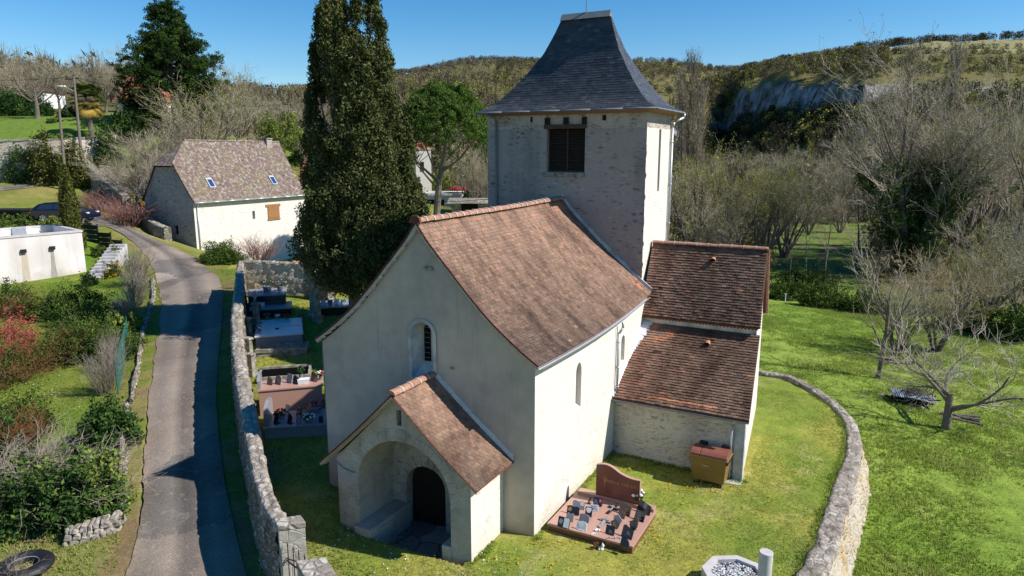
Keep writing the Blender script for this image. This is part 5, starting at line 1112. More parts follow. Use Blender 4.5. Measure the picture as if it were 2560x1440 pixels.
stele_stone(783, 796, 1.9, .3, 'leaning grey stone cross just left of the stone stele', rz=-.2)
stele_stone(625, 905, 1.5, .32, 'mossy headstone close to the wall beside the kerbed graves', cross=False, name='headstone')
stele_stone(622, 850, 1.5, .34, 'black stained headstone close to the wall beside the pale tomb', cross=False, name='headstone')
stele_stone(630, 938, 1.3, .3, 'rounded old headstone behind the pink vault tomb', cross=False, name='headstone')
stele_stone(622, 722, 1.8, .26, 'dark iron coloured cross at the head of the raised far tomb', mat='rust')
p = on(757, 727); t_ = thing('stone_altar', V3(p), -.35, 'dark weathered stone altar with an urn in the corner of the cemetery', 'monument')
mb = MB(); mb.box(-.75,.75,-.4,.4,-.3,.15); mb.box(-.5,.5,-.28,.28,.15,.95,tap=-.06); mb.box(-.7,.7,-.42,.42,.95,1.1); mb.build('altar', M['oldstone'], t_, bevel=.02)
mb = MB(); mb.box(-.05,.3,-.12,.12,1.1,1.85,tap=.03); mb.build('tablet', M['oldstone'], t_, bevel=.02)
mb = MB(); mb.lathe((-.42,0,1.1), [(.12,0),(.1,.1),(.2,.3),(.34,.42),(.36,.6),(.2,.72),(0,.74)], 12); o = bpy.data.objects.new('potted_plant', mb.mesh('potted_plant', M['pot'])); o.location = V3(p); o.rotation_euler.z = -.35; link(o, None, 'dry brown round plant standing on the stone altar', 'potted plant', 'potted plants on the graves')

# ================================================================== WHEELED BIN, PLANTER, COLUMN
bx0, by0 = 2.98, 5.52; p = ploc(3.54, 5.62, 0)
bn = thing('wheeled_bin', p, RZ_ - .02, 'tan wheeled refuse container with red brown lid against the chapel wall', 'bin')
mb = MB(); w0, w1_, d0, d1 = .50, .57, .28, .36
mb.add([(-w0,-d0,.17),(w0,-d0,.17),(w0,d0,.17),(-w0,d0,.17),(-w1_,-d1,.98),(w1_,-d1,.98),(w1_,d1,.98),(-w1_,d1,.98)], [(3,2,1,0),(0,1,5,4),(1,2,6,5),(2,3,7,6),(3,0,4,7),(4,5,6,7)]); mb.build('body', M['binbody'], bn, bevel=.03)
mb = MB(); mb.box(-.61,.61,-.40,.38,.98,1.03); rim = mb.build('rim', M['binbody'], bn, bevel=.012)
mb = MB(); N = 10; prf = [(-.38,1.03),(-.37,1.10),(-.28,1.16),(-.1,1.19),(.1,1.19),(.3,1.16),(.38,1.06)]
def lid_part(xa, xb):
    mb.add([(xa, a, b_) for a, b_ in prf] + [(xb, a, b_) for a, b_ in prf], [(i, i+1, 8+i, 7+i) for i in range(6)] + [tuple(range(7)), tuple(range(13,6,-1)), (0,7,13,6)])
lid_part(-.58,-.29); lid_part(-.27,.58); mb.build('lid', M['binlid'], bn, bevel=.01)
for xa in (-.46, .24): mb = MB(); mb.box(xa, xa+.26, .30,.42,1.12,1.24); mb.build('hinge', M['blackpaint'], bn, bevel=.01)
for sx_ in (-.42,.42):
    for sy_ in (-.24,.24):
        mb = MB(); mb.cyl((sx_-.02, sy_, .09), (sx_+.02, sy_, .09), .09, n=14); wh = mb.build('wheel', M['rubber'], bn); mb = MB(); mb.box(sx_-.035, sx_+.035, sy_-.03, sy_+.05, .10, .18); mb.build('fork', M['zinc'], wh)
for sx_ in (-1, 1): mb = MB(); mb.box(sx_*.585-.02, sx_*.585+.02, -.34,.30,.86,.97); mb.build('handle', M['blackpaint'] if sx_ > 0 else M['binbody'], bn, bevel=.008)
text('PLASTIC', .055, M['paleg'], bn, (-.08, -.352, .72), (radians(90) - .08, 0, 0), .002, 'moulded_lettering')
pl_c = np.array([5.42, 15.22]); 
t_ = thing('octagonal_planter', (pl_c[0], pl_c[1], 0), radians(22.5) + .06, 'octagonal concrete basin filled with pebbles at the bottom of the lawn', 'basin')
mb = MB(); R0, R1, zt = .80, .62, .52
for k in range(8):
    a0 = 2*pi*k/8; a1 = 2*pi*(k+1)/8; o0 = (cos(a0), sin(a0)); o1 = (cos(a1), sin(a1))
    mb.add([(o0[0]*R0,o0[1]*R0,-.2),(o1[0]*R0,o1[1]*R0,-.2),(o1[0]*R0,o1[1]*R0,zt),(o0[0]*R0,o0[1]*R0,zt),(o1[0]*R1,o1[1]*R1,zt),(o0[0]*R1,o0[1]*R1,zt),(o1[0]*R1,o1[1]*R1,.1),(o0[0]*R1,o0[1]*R1,.1)], [(0,1,2,3),(3,2,4,5),(5,4,6,7)])
mb.build('basin_wall', M['concrete'], t_); mb = MB(); mb.cyl((0,0,.1),(0,0,.40),.62,n=8); mb.build('gravel_bed', M['blackg'], t_)
mb = MB(); q = random.Random(5)
for k in range(620):
    a = q.uniform(0, 2*pi); r_ = .57*sqrt(q.random()); s_ = q.uniform(.018,.036); c_ = (cos(a)*r_, sin(a)*r_, .41 + q.uniform(0,.035)); e = [Vector((q.uniform(.7,1.3), 0, 0)), 0]
    rot = Matrix.Rotation(q.uniform(0, 6), 3, 'Z') @ Matrix.Rotation(q.uniform(-.5,.5), 3, 'X'); vs = [Vector(c_) + rot @ Vector((x_*s_*1.4, y_*s_, z_*s_*.7)) for x_, y_, z_ in ((1,0,0),(.4,.85,.1),(-.6,.8,0),(-1,0,.1),(-.4,-.9,0),(.6,-.8,0),(.1,.1,1),(0,0,-1))]
    mb.add(vs, [(i, (i+1) % 6, 6) for i in range(6)] + [((i+1) % 6, i, 7) for i in range(6)], min(1, max(0, q.gauss(.62,.25))))
o = mb.build('pebbles', M['pebble'], t_); o['kind'] = 'stuff'
cb_ = at(1915, 1378, 1.28); t_ = thing('concrete_column', (cb_[0], cb_[1]-.02, 0), 0, 'smooth pale grey cylindrical column beside the pebble basin', 'column')
mb = MB(); mb.lathe((0,0,0), [(0,-.1),(.26,-.1),(.26,.5),(.24,.52),(.158,.53),(.158,1.27),(.150,1.28),(0,1.28)], 40); mb.build('shaft', M['concrete'], t_, smooth=False)
# black rubber tubs at bottom left
p = on(62, 1428); t_ = thing('tractor_tyre', (p[0], p[1], p[2]), .3, 'scuffed black rubber tyre half hidden under bare twigs by the lane', 'tyre')
mb = MB(); pr_ = [(.34+.20*cos(a)*1.1, .17+.15*sin(a)) for a in [2*pi*k/14 for k in range(15)]]; pr_ = [((r_+.22)*.86, z_*.86) for r_, z_ in pr_]; mb.lathe((0,0,0), pr_, 36); mb.build('tyre', M['rubber'], t_, smooth=True)
mb = MB(); mb.lathe((0,0,0), [(.37,.18),(.35,.22),(.32,.22),(.30,.15)], 30); mb.build('rim', M['zincdark'], t_, smooth=True)
# small things on the meadow
p = on(2282, 1010); t_ = thing('corrugated_shelter', V3(p), -.35, 'low heap roofed with bent corrugated steel sheet in the meadow', 'shelter')
mb = MB(); nx = 60; L_ = 1.9; W2 = 1.0; vs = []
for i in range(nx + 1):
    x_ = -L_/2 + L_*i/nx; zc = .50 - .34*max(0, (i/nx - .45)) + .018*sin(i*2*pi/3.2)
    for y_ in (-W2/2, W2/2): vs.append((x_, y_, zc + y_*.10))
mb.add(vs, [(2*i, 2*i+1, 2*i+3, 2*i+2) for i in range(nx)]); mb.build('roof_sheet', M['corr'], t_)
mb = MB(); q = random.Random(3)
for k in range(110): x_, y_ = q.uniform(-.85,.75), q.uniform(-.42,.38); a = q.uniform(0, 3); mb.cyl((x_, y_, q.uniform(0,.4)), (x_+cos(a)*q.uniform(.2,.5), y_+sin(a)*.4, q.uniform(0,.42)), q.uniform(.02,.05), n=5)
mb.build('log_heap', M['wood_dark'], t_)
mb = MB()
for k in range(90): x_, y_ = q.uniform(-.4,.7), q.uniform(-.25,.5); a = q.uniform(0, 3); mb.cyl((x_, y_, .53+q.uniform(0,.12)), (x_+cos(a)*.25, y_+sin(a)*.2, .54+q.uniform(0,.14)), q.uniform(.012,.03), n=4)
mb.build('dead_branches', M['bark'], t_)
mb = MB(); mb.box(-.05,.05,-.7,.1,.02,.09, M=Matrix.Rotation(.5,4,'Z')); mb.build('plank', M['concrete'], t_)
def logs(px, py, label, n=9, L_=1.2, rz=-.5):
    p = on(px, py); mb = MB(); q = random.Random(int(px)); 
    for k in range(n): y_ = q.uniform(-.35,.35); x_ = q.uniform(-.3,.3); a = q.gauss(0,.25); mb.cyl((x_-L_/2*cos(a), y_-L_/2*sin(a), .05+q.uniform(0,.2)), (x_+L_/2*cos(a), y_+L_/2*sin(a), .05+q.uniform(0,.2)), q.uniform(.04,.10), q.uniform(.03,.08), n=7)
    o = bpy.data.objects.new('fallen_logs', mb.mesh('fallen_logs', M['bark'])); o.location = V3(p); o.rotation_euler.z = rz; link(o, None, label, 'logs'); return o
logs(2402, 1052, 'mossy rotten logs lying right of the spreading fruit tree', 8, 1.1)
logs(2240, 908, 'grey dead branches on the grass between the twin trunk bush and walnut tree', 7, 1.6, -.3)
p = on(1963, 752); mb = MB(); mb.cyl((0,0,-.2),(0,0,.55),.05,.04,8); mb.cyl((0,0,.5),(-.12,0,.72),.03,n=6); mb.cyl((0,0,.5),(.12,0,.7),.03,n=6); o = bpy.data.objects.new('white_post', mb.mesh('white_post', M['whitepaint'])); o.location = V3(p); link(o, None, 'small forked white post in front of the bramble hedge', 'post')
# ================================================================== BARN, GARAGE, HOUSES
B0 = atd(492, 611, 61.0); BZ = 2.45
barn = thing('stone_barn', (B0[0], B0[1], BZ), -TH, 'old stone barn with lichen covered tile roof and two skylights', 'house')
# local: x = outwards to the right, y = along the sunny wall (away), wall faces +x
BL, BW, BE, BR = 13.2, 6.6, 3.95, 9.15
def bt(x): return BR - (BR - BE) * (abs(x + BW/2) / (BW/2)) ** .96
mb = MB()
outer = [(0,-5),(BL,-5),(BL,BE-.02),(0,BE-.02)]
def bp(px, py): # on the sunny wall plane
    o = np.array([0,0,CZ]) - np.array([B0[0],B0[1],BZ]); r = ray(px, py); k = -(o @ VV) / (r @ VV); return o @ UU + k*(r @ UU), o[2] + k*r[2]
s0y, s0z = bp(670, 548); s1y, s1z = bp(697, 514); u0y, u0z = bp(632, 548); u1y, u1z = bp(637, 527)
wall_holes(mb, outer, [([(s0y,s0z),(s1y,s0z),(s1y,s1z),(s0y,s1z)], None, .18, 1), ([(u0y,u0z),(u1y,u0z),(u1y,u1z),(u0y,u1z)], None, .3, 1)], lambda y, z, d: (-d, y, z))
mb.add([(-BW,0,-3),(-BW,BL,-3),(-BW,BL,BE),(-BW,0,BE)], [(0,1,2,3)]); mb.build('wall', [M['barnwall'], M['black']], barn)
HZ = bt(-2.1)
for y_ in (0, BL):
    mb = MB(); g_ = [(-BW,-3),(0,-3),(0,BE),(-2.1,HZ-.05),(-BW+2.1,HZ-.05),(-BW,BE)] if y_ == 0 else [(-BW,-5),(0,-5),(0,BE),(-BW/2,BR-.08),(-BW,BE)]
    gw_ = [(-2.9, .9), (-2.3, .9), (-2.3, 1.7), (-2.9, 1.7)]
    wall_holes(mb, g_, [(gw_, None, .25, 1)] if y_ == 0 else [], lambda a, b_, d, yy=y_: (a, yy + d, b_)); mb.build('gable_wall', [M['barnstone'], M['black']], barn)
hy = 2.1
def bf(b_): # roof edge on the hipped end
    return 0. 
fr_P = lambda a, b_: (lerp(.30, -BW/2, b_) - .10*sin(pi*b_), lerp(-.12 + max(0, (b_ - .66)/.34)*(hy+.12), BL + .1, a), lerp(BE - .12, BR, b_) - .12*sin(pi*b_))
bk_P = lambda a, b_: (lerp(-BW-.30, -BW/2, b_) + .10*sin(pi*b_), lerp(-.12 + max(0, (b_ - .66)/.34)*(hy+.12), BL + .1, a), lerp(BE - .12, BR, b_) - .12*sin(pi*b_))
hp_P = lambda a, b_: (lerp(lerp(-2.0, -BW/2, b_), lerp(-BW+2.0, -BW/2, b_), a), lerp(-.3, hy, b_), lerp(HZ-.25, BR, b_))
mb = MB(); tile_rows(fr_P, 52, .30, .022, mb, seed=31); tile_rows(bk_P, 30, .5, .02, mb, seed=32); tile_rows(hp_P, 22, .26, .02, mb, seed=33); mb.build('roof', M['tile_barn'], barn)
mb = MB()
for P in (fr_P, bk_P, hp_P):
    N = 12; vs = [V3(P(a, b_/N)) - Vector((0,0,.02)) for b_ in range(N+1) for a in (0, 1)]; mb.add(vs, [(2*i,2*i+1,2*i+3,2*i+2) for i in range(N)]); mb.add([v - Vector((0,0,.1)) for v in vs], [(2*i,2*i+1,2*i+3,2*i+2) for i in range(N)])
mb.build('roof_boarding', M['beam'], barn)
mb = MB(); mb.cyl((-BW/2, hy, BR+.0), (-BW/2, BL+.1, BR+.0), .1, n=8); mb.build('ridge_tiles', M['tile_barn'], barn)
def roof_pt(P, px, py, O):
    best = None
    for a in np.linspace(0, 1, 60):
        for b_ in np.linspace(0, 1, 60):
            l = P(a, b_); wp = O + l[0]*VV + l[1]*UU + np.array([0,0,l[2]]); q = proj(wp); d = (q[0]-px)**2 + (q[1]-py)**2
            if best is None or d < best[0]: best = (d, a, b_)
    return best[1], best[2]
BO = np.array([B0[0], B0[1], BZ])
for (px, py) in ((526, 459), (683, 450)):
    a, b_ = roof_pt(fr_P, px, py, BO); c_ = V3(fr_P(a, b_)); uy = (V3(fr_P(a, min(1, b_+.08))) - V3(fr_P(a, b_-.08))).normalized(); ux = Vector((0,1,0)); nz = ux.cross(uy).normalized(); nz = -nz if nz.z < 0 else nz
    mb = MB(); w_, h_ = .31, .52
    for (x0_, x1_, y0_, y1_) in ((-w_,w_,-h_,-h_+.09),(-w_,w_,h_-.16,h_),(-w_,-w_+.08,-h_+.09,h_-.16),(w_-.08,w_,-h_+.09,h_-.16)):
        mb.add([c_ + ux*x_ + uy*y_ + nz*z_ for z_ in (.0, .10) for x_, y_ in ((x0_,y0_),(x1_,y0_),(x1_,y1_),(x0_,y1_))], [(4,5,6,7),(0,1,5,4),(1,2,6,5),(2,3,7,6),(3,0,4,7)])
    sk = mb.build('skylight', M['zinc'], barn); mb = MB(); mb.add([c_ + ux*x_ + uy*y_ + nz*.085 for x_, y_ in ((-w_+.08,-h_+.09),(w_-.08,-h_+.09),(w_-.08,h_-.16),(-w_+.08,h_-.16))], [(0,1,2,3)]); mb.build('pane', M['skyglass'], sk)
ym = (s0y + s1y)/2; mb = MB()
mb.box(.02,.07, s0y+.02, ym-.01, s0z+.02, s1z-.06); mb.box(.02,.07, ym+.01, s1y-.02, s0z+.02, s1z-.06)
mb.box(.07,.09, s0y+.03, s1y-.03, s0z+.15, s0z+.22); mb.box(.07,.09, s0y+.03, s1y-.03, s1z-.3, s1z-.23); mb.build('shutter', M['oak'], barn)
mb = MB(); mb.box(-.05,.06, s0y-.22, s1y+.16, s1z-.04, s1z+.2); mb.build('lintel', M['oak'], barn); mb = MB(); mb.box(-.05,.10, s0y-.06, s1y+.06, s0z-.1, s0z); mb.build('window_sill', M['oak'], barn)
mb = MB(); pts = [V3(fr_P(a, 0)) + Vector((.06,0,-.06)) for a in np.linspace(0, 1, 9)]; mb.tube(pts, .075, 7); mb.build('gutter', M['zinc'], barn, smooth=True)
mb = MB(); mb.tube([(.34,.25,BE-.2),(.10,.3,BE-.55),(.08,.3,-.5)], .055, 8); mb.build('downpipe', M['zinc'], barn, smooth=True)
a, b_ = 0.86, 1.; c_ = V3(fr_P(a, b_)); mb = MB(); mb.box(c_.x-.35,c_.x+.35,c_.y-.35,c_.y+.35,c_.z-.6,c_.z+.18); mb.box(c_.x-.4,c_.x+.4,c_.y-.4,c_.y+.4,c_.z+.3,c_.z+.36)
for sx_ in (-.3,.3):
    for sy_ in (-.3,.3): mb.box(c_.x+sx_-.05,c_.x+sx_+.05,c_.y+sy_-.05,c_.y+sy_+.05,c_.z+.18,c_.z+.3)
mb.build('chimney', M['barnstone'], barn)
# white garage
K_ = atd(218, 694, 50.0); ga_ = radians(37); gx = -np.array([sin(ga_), cos(ga_)]); gy = np.array([-sin(radians(48)), cos(radians(48))])
t_ = thing('garage', (K_[0], K_[1], K_[2]), atan2(gx[1], gx[0]), 'white rendered flat roofed garage with dark run-off stains', 'garage')
GH = 3.42; GLn = 12.0; GD = 6.2
inv = Matrix.Rotation(-atan2(gx[1], gx[0]), 3, 'Z'); gl_y = inv @ Vector((gy[0], gy[1], 0)); sgn = 1 if gl_y.y > 0 else -1
def gq(x, y): return (x + (gl_y.x) * y, gl_y.y * y)
mb = MB()
def gbox(x0_, x1_, y0_, y1_, z0_, z1_): 
    c4_ = [gq(x0_,y0_), gq(x1_,y0_), gq(x1_,y1_), gq(x0_,y1_)]; mb.add([(a, b_, z) for z in (z0_, z1_) for a, b_ in c4_], [(3,2,1,0),(4,5,6,7),(0,1,5,4),(1,2,6,5),(2,3,7,6),(3,0,4,7)])
gbox(0, GLn, 0, .22, -2, GH-.14); gbox(0, .22, .22, GD, -2, GH-.14); gbox(GLn-.22, GLn, .22, GD, -2, GH-.14); gbox(.22, GLn-.22, GD-.22, GD, -2, GH-.14); mb.build('wall', M['render'], t_)
mb = MB(); gbox(-.05, GLn, -.05, .28, GH-.14, GH); gbox(-.05, .28, .28, GD, GH-.14, GH); gbox(.28, GLn-.22, GD-.25, GD+.05, GH-.14, GH); mb.build('parapet_coping', M['concrete'], t_)
mb = MB(); gbox(.22, GLn-.22, .22, GD-.22, GH-.75, GH-.65); mb.build('roof', M['whitepaint'], t_)
for k, (xa, xb, y_, m_) in enumerate(((2.0,2.9,GD-.5,'corr'),(4.3,6.0,GD-.45,'corr'),(6.3,7.6,GD-.5,'corr'),(8.8,9.7,GD-.6,'corr'))):
    mb = MB(); n_ = 26; vs = []
    for i in range(n_+1):
        x_ = lerp(xa, xb, i/n_); w_ = .03*(i % 2)
        for (yy, zz) in ((y_+w_, GH-.62), (y_+.25+w_, GH+.02)): q_ = gq(x_, yy); vs.append((q_[0], q_[1], zz))
    mb.add(vs, [(2*i,2*i+1,2*i+3,2*i+2) for i in range(n_)]); mb.build('corrugated_sheet', M['corr'], t_)
def gplane(px, py):
    o = np.array([0,0,CZ]) - K_; r = ray(px, py); nv = np.array([-gx[1], gx[0], 0]); k = -(o @ nv)/(r @ nv); q_ = o + k*r; return q_[:2] @ gx, q_[2]
out_ = -.03*1.0
def gpatch(pts, off, mat, nm):
    mb = MB(); mb.add([(*gq(a, -off), b_) for a, b_ in [gplane(*p) for p in pts]], [tuple(range(len(pts)))]); mb.build(nm, M[mat], t_)
gpatch([(54,630),(67,630),(74,676),(79,712),(60,716),(55,674)], .006, 'stain2', 'runoff_stain'); gpatch([(126,620),(133,619),(140,668),(147,704),(128,706),(128,664)], .006, 'stain', 'runoff_stain')
for px, py in ((58, 627), (130, 619)):
    a, b_ = gplane(px, py); mb = MB(); gbox(a-.16, a+.16, -.18, .0, b_-.12, b_+.10); mb.build('drain_spout', M['blackpaint'], t_)
# stairs beside the garage
s0_ = on(232, 700); t_ = thing('garden_steps', V3(s0_), 0.1, 'pale stone steps climbing beside the white garage', 'steps'); mb = MB()
for k in range(11): mb.box(-.6, .5, k*.42, k*.42+.46, -.6, .16+k*.175, t=.5)
mb.build('steps', M['concrete'], t_)
# black slatted fence panels
for k, (xa, xb, yt, dd_, lb_) in enumerate(((208,243,559,55.5,'tallest black slatted fence panel next to the white garage corner'),(243,276,578,54.,'middle black slatted fence panel stepping down beside the steps'),(276,304,596,53.,'lowest black fence panel at the roadside end of the steps'))):
    a = atd(xa, yt, dd_); b_ = atd(xb, yt, dd_ - .6); t_ = thing('fence_panel', V3(a), atan2(b_[1]-a[1], b_[0]-a[0]), lb_, 'fence', 'black fence panels by the garage steps'); W_ = float(np.linalg.norm(b_[:2]-a[:2])); nb = 5
    for i in range(nb): mb = MB(); mb.box(.03, W_-.03, -.02, .02, -1.95+i*.38, -1.95+i*.38+.35); mb.build('board', M['blackpaint'], t_)
    for x_ in (0, W_-.06): mb = MB(); mb.box(x_, x_+.06, -.04, .04, -2.3, .03); mb.build('post', M['blackpaint'], t_)
    for i in range(nb-1): mb = MB(); mb.box(W_*.3, W_*.72, -.022, .022, -1.95+i*.38+.352, -1.95+i*.38+.378); mb.build('light_gap', M['zinc'], t_)  # pale metal strips filling the gaps between boards
a = atd(-30, 524, 57); b_ = atd(52, 523, 57); t_ = thing('low_black_shed', V3(a), 0, 'low black flat roofed bin store behind the garage', 'shed'); mb = MB(); W_ = float(np.linalg.norm(b_-a)); mb.box(0, W_, 0, 1.5, -1.6, -.14); mb.build('wall', M['blackpaint'], t_); mb = MB(); mb.box(-.1, W_+.1, -.15, 1.6, -.14, 0); mb.build('roof', M['blackpaint'], t_)
# ------------------------------------------------------------------ car
cp_ = on(168, 553); rzc = .02; c0x = atd(168, 553, 57.6)
car = thing('parked_car', (c0x[0], c0x[1], c0x[2]), rzc, 'dark blue hatchback parked above the garage, partly behind the slim cypress', 'car')
side = [(-2.25,.30),(-2.32,.62),(-2.28,.95),(-2.05,1.22),(-1.75,1.45),(-1.2,1.57),(-.4,1.60),(.2,1.52),(.62,1.34),(1.02,1.08),(1.35,1.0),(1.9,.88),(2.22,.72),(2.32,.50),(2.28,.30)]
mb = MB(); n = len(side); Ws = [.90 if z < .95 else (.90 - (z-.95)*.42) for _, z in side]
vs = [(x_, -w_, z_) for (x_, z_), w_ in zip(side, Ws)] + [(x_, w_, z_) for (x_, z_), w_ in zip(side, Ws)]
mb.add(vs, [(i, (i+1) % n, n+(i+1) % n, n+i) for i in range(n)]); 
for s_ in (0, 1):
    tri = tessellate_polygon([[Vector((x_, z_, 0)) for x_, z_ in side]]); mb.add(vs[s_*n:(s_+1)*n], [tuple(q) for q in tri])
body = mb.build('body', M['carpaint'], car, smooth=False, bevel=.05)
for s_ in (-1, 1):
    for nm, q in (('side_window', [(-1.85,1.02),(-.55,1.05),(-.55,1.47),(-1.1,1.48),(-1.6,1.36)]), ('side_window', [(-.48,1.05),(.30,1.05),(.25,1.40),(-.2,1.48),(-.48,1.48)]), ('side_window', [(.36,1.05),(.88,1.06),(.5,1.32),(.33,1.38)])):
        mb = MB(); pl = [(x_, s_*(.907 - max(0, z_-.95)*.42 + .004), z_) for x_, z_ in q]; mb.add(pl, [tuple(range(len(pl)))]); mb.build(nm, M['glass'], car)
    mb = MB(); mb.box(.55,.75, s_*.95-.08, s_*.95+.08, 1.05, 1.18); mb.build('wing_mirror', M['carpaint'], car, bevel=.02)
    mb = MB(); mb.box(2.0,2.24, s_*.70-.16, s_*.70+.16, .68,.80); mb.build('headlight', M['lampglass'], car, bevel=.03); mb = MB(); mb.box(-2.33,-2.1, s_*.72-.14, s_*.72+.14, .85,1.05); mb.build('tail_light', M['redcloth'], car, bevel=.03)
    for x_ in (-1.42, 1.42):
        mb = MB(); y_ = s_*.82; mb.lathe((x_, y_, .33), [(.20,-.10),(.32,-.11),(.34,-.05),(.34,.05),(.32,.11),(.20,.10)], 24, axis='y'); wh = mb.build('wheel', M['rubber'], car, smooth=True)
        mb = MB(); mb.lathe((x_, y_, .33), [(0, .02*s_),(.06,.09*s_),(.05,.06*s_)], 12, axis='y')
        for k in range(5): a = 2*pi*k/5; mb.cyl((x_+.04*cos(a), y_+s_*.09, .33+.04*sin(a)), (x_+.21*cos(a), y_+s_*.095, .33+.21*sin(a)), .035, .05, 6)
        mb.lathe((x_, y_, .33), [(.20,.07*s_),(.215,.115*s_),(.235,.10*s_),(.235,.06*s_)], 24, axis='y'); mb.build('rim', M['alloy'], wh)
mb = MB(); mb.add([(.50,-.72,1.385),(.50,.72,1.385),(.98,.80,1.11),(.98,-.80,1.11)], [(0,1,2,3)]); o = mb.build('windscreen', M['glass'], car); o.location.z = .012
# ------------------------------------------------------------------ poles, lamps, wires
def pole(base, top_, r0, r1, label, lamp=None, mat='polewood', name='utility_pole', cat='utility pole', arm=0):
    t_ = thing(name, V3(base), 0, label, cat); b_ = Vector((0,0,-.5)); T = V3(np.array(top_) - np.array(base)); mb = MB(); mb.cyl(b_, T, r0, r1, 10); mb.build('shaft', M[mat], t_)
    if arm: mb = MB(); mb.cyl(T + Vector((-arm, 0, -.25)), T + Vector((arm*.6, 0, -.15)), .05, n=6); mb.cyl(T + Vector((-arm*.8,0,-.2)), T + Vector((-arm*.8,0,.1)), .06, n=6); mb.cyl(T + Vector((0,0,-.1)), T + Vector((0,0,.18)), .08, n=6); mb.build('insulator_bracket', M['blackpaint'], t_)
    if lamp:
        f, dx, dz = lamp; P = b_.lerp(T, f); mb = MB(); mb.tube([P, P + Vector((dx*.5, -.1, dz*.7)), P + Vector((dx*.85, -.15, dz))], .04, 6); mb.build('lamp_arm', M['zinc'], t_); mb = MB(); E = P + Vector((dx, -.15, dz)); mb.lathe((E.x, E.y, E.z), [(0,.1),(.12,.08),(.20,0),(.16,-.06),(0,-.08)], 10); q_ = MB(); mb.box(E.x-.35*np.sign(-dx)*0-.38, E.x+.30, E.y-.13, E.y+.13, E.z-.02, E.z+.10); mb.build('lamp_head', M['whitepaint'], t_, bevel=.03)
    return t_, T
pb = on(210, 457); dpx = proj(pb); dpt = pb[1]*CP - (pb[2]-CZ)*SP
ptop = atd(184, 192, dpt); pole(pb, ptop, .17, .11, 'tall leaning utility pole with street lamp beside the palm', lamp=(.86, -1.15, .55), arm=.9)
pb2 = on(166, 478); d2 = pb2[1]*CP - (pb2[2]-CZ)*SP; pt2 = atd(148, 274, d2); pole(pb2, pt2, .15, .10, 'shorter bare pole rising behind the slim columnar cypress')
pb3 = atd(728, 345, 108.); pt3 = atd(721, 258, 108.); pole(pb3, pt3, .17, .12, 'distant utility pole with white lamp behind the barn roof', lamp=(.72, .8, .3), arm=.6)
def wire(P0, P1, sag, r_, label):
    P0 = V3(P0); P1 = V3(P1); mb = MB(); N = 16; mb.tube([(P0.lerp(P1, k/N) - Vector((0,0,sag*4*(k/N)*(1-k/N)))) - P0 for k in range(N+1)], r_, 4); o = bpy.data.objects.new('overhead_wire', mb.mesh('overhead_wire', M['blackpaint'])); o.location = P0; link(o, None, label, 'wire', 'overhead wires'); return o
wire(ptop, atd(-120, 199, dpt+3), .2, .02, 'thin wire running left from the tall leaning pole')
wire(ptop, pt3, 1.5, .03, 'thick cable sagging from the leaning pole to the distant pole')
wire(ptop, atd(330, 262, dpt+8), .3, .025, 'cable dropping from the leaning pole past the palm')
wire(ptop, pt2, .2, .015, 'short wire between the two roadside poles')
wire(atd(1000, 506, 62), atd(1235, 497, 58), .1, .03, 'dark wire crossing in front of the terrace house left of the tower')
# ------------------------------------------------------------------ houses
def house(px0, px1, pyt, pyb, d, dep, label, wallm, roofm, rz=0., rh=0., windows=(), name='house', lip=.3, flat=False):
    A = atd(px0, pyb, d); B = atd(px1, pyb, d); W = float(np.linalg.norm(B-A)); Hh = float(atd(px0, pyt, d)[2] - A[2]); t_ = thing(name, V3(A), rz, label, 'house'); mb = MB(); mb.box(0, W, 0, dep, -3, Hh); mb.build('wall', M[wallm], t_)
    mb = MB()
    if flat: mb.box(-lip, W+lip, -lip, dep+lip, Hh, Hh+.25)
    else:
        mb.add([(-lip,-lip,Hh-.1),(W+lip,-lip,Hh-.1),(W+lip,dep+lip,Hh-.1),(-lip,dep+lip,Hh-.1),(-lip,dep/2,Hh+rh),(W+lip,dep/2,Hh+rh)], [(0,1,5,4),(2,3,4,5),(1,2,5),(3,0,4),(3,2,1,0)])
    mb.build('roof', M[roofm], t_)
    for (wx, wz, ww, wh, m_) in windows:
        mb = MB(); mb.box(wx-.06, wx+ww+.06, -.05, .02, wz-.06, wz+wh+.06); w_ = mb.build('window', M['whitepaint'] if m_ == 'glass' else M['wood_dark'], t_); mb = MB(); mb.box(wx, wx+ww, -.07, .0, wz, wz+wh); mb.build('pane' if m_ == 'glass' else 'shutter', M[m_], w_)
    return t_, W, Hh
house(296, 375, 248, 292, 118, 8, 'stone house with brick red tiled roof half hidden by the big evergreen', 'barnwall', 'redroof', rh=4.6, windows=((2.6,.6,.9,1.5,'wood_dark'),(3.7,.8,.7,1.2,'glass')))
house(62, 112, 228, 262, 122, 6, 'small white house seen through the bare tree branches', 'whitepaint', 'beam', rh=.7, windows=((1.0,.2,.8,1.5,'glass'),(2.2,.2,.8,1.5,'glass')))
house(1042, 1080, 372, 502, 92, 7, 'tall narrow white gabled house behind the umbrella pine', 'plaster_rubble', 'redroof', rh=.8, rz=.25, windows=((.65,3.9,.35,1.1,'wood_dark'),(.35,.7,.35,1.4,'wood_dark')), lip=.1)
t_, W, Hh = house(1056, 1152, 488, 545, 84, 5, 'pale concrete terrace over an open carport behind the pine', 'concrete', 'plaster_rubble', flat=True, lip=.15)
mb = MB(); mb.box(.5, W*.58, -.03, .1, -1, Hh-.5); mb.build('open_bay', M['black'], t_)
mb = MB(); mb.box(W*.78, W*.85, -.04, .05, Hh-1.1, Hh-.5); mb.build('window', M['black'], t_)
for k in range(12): mb = MB(); mb.cyl((W*.35+k*W*.055, .1, Hh+.2), (W*.35+k*W*.055, .1, Hh+1.1), .02, n=4); mb.build('railing_post', M['rust'], t_)
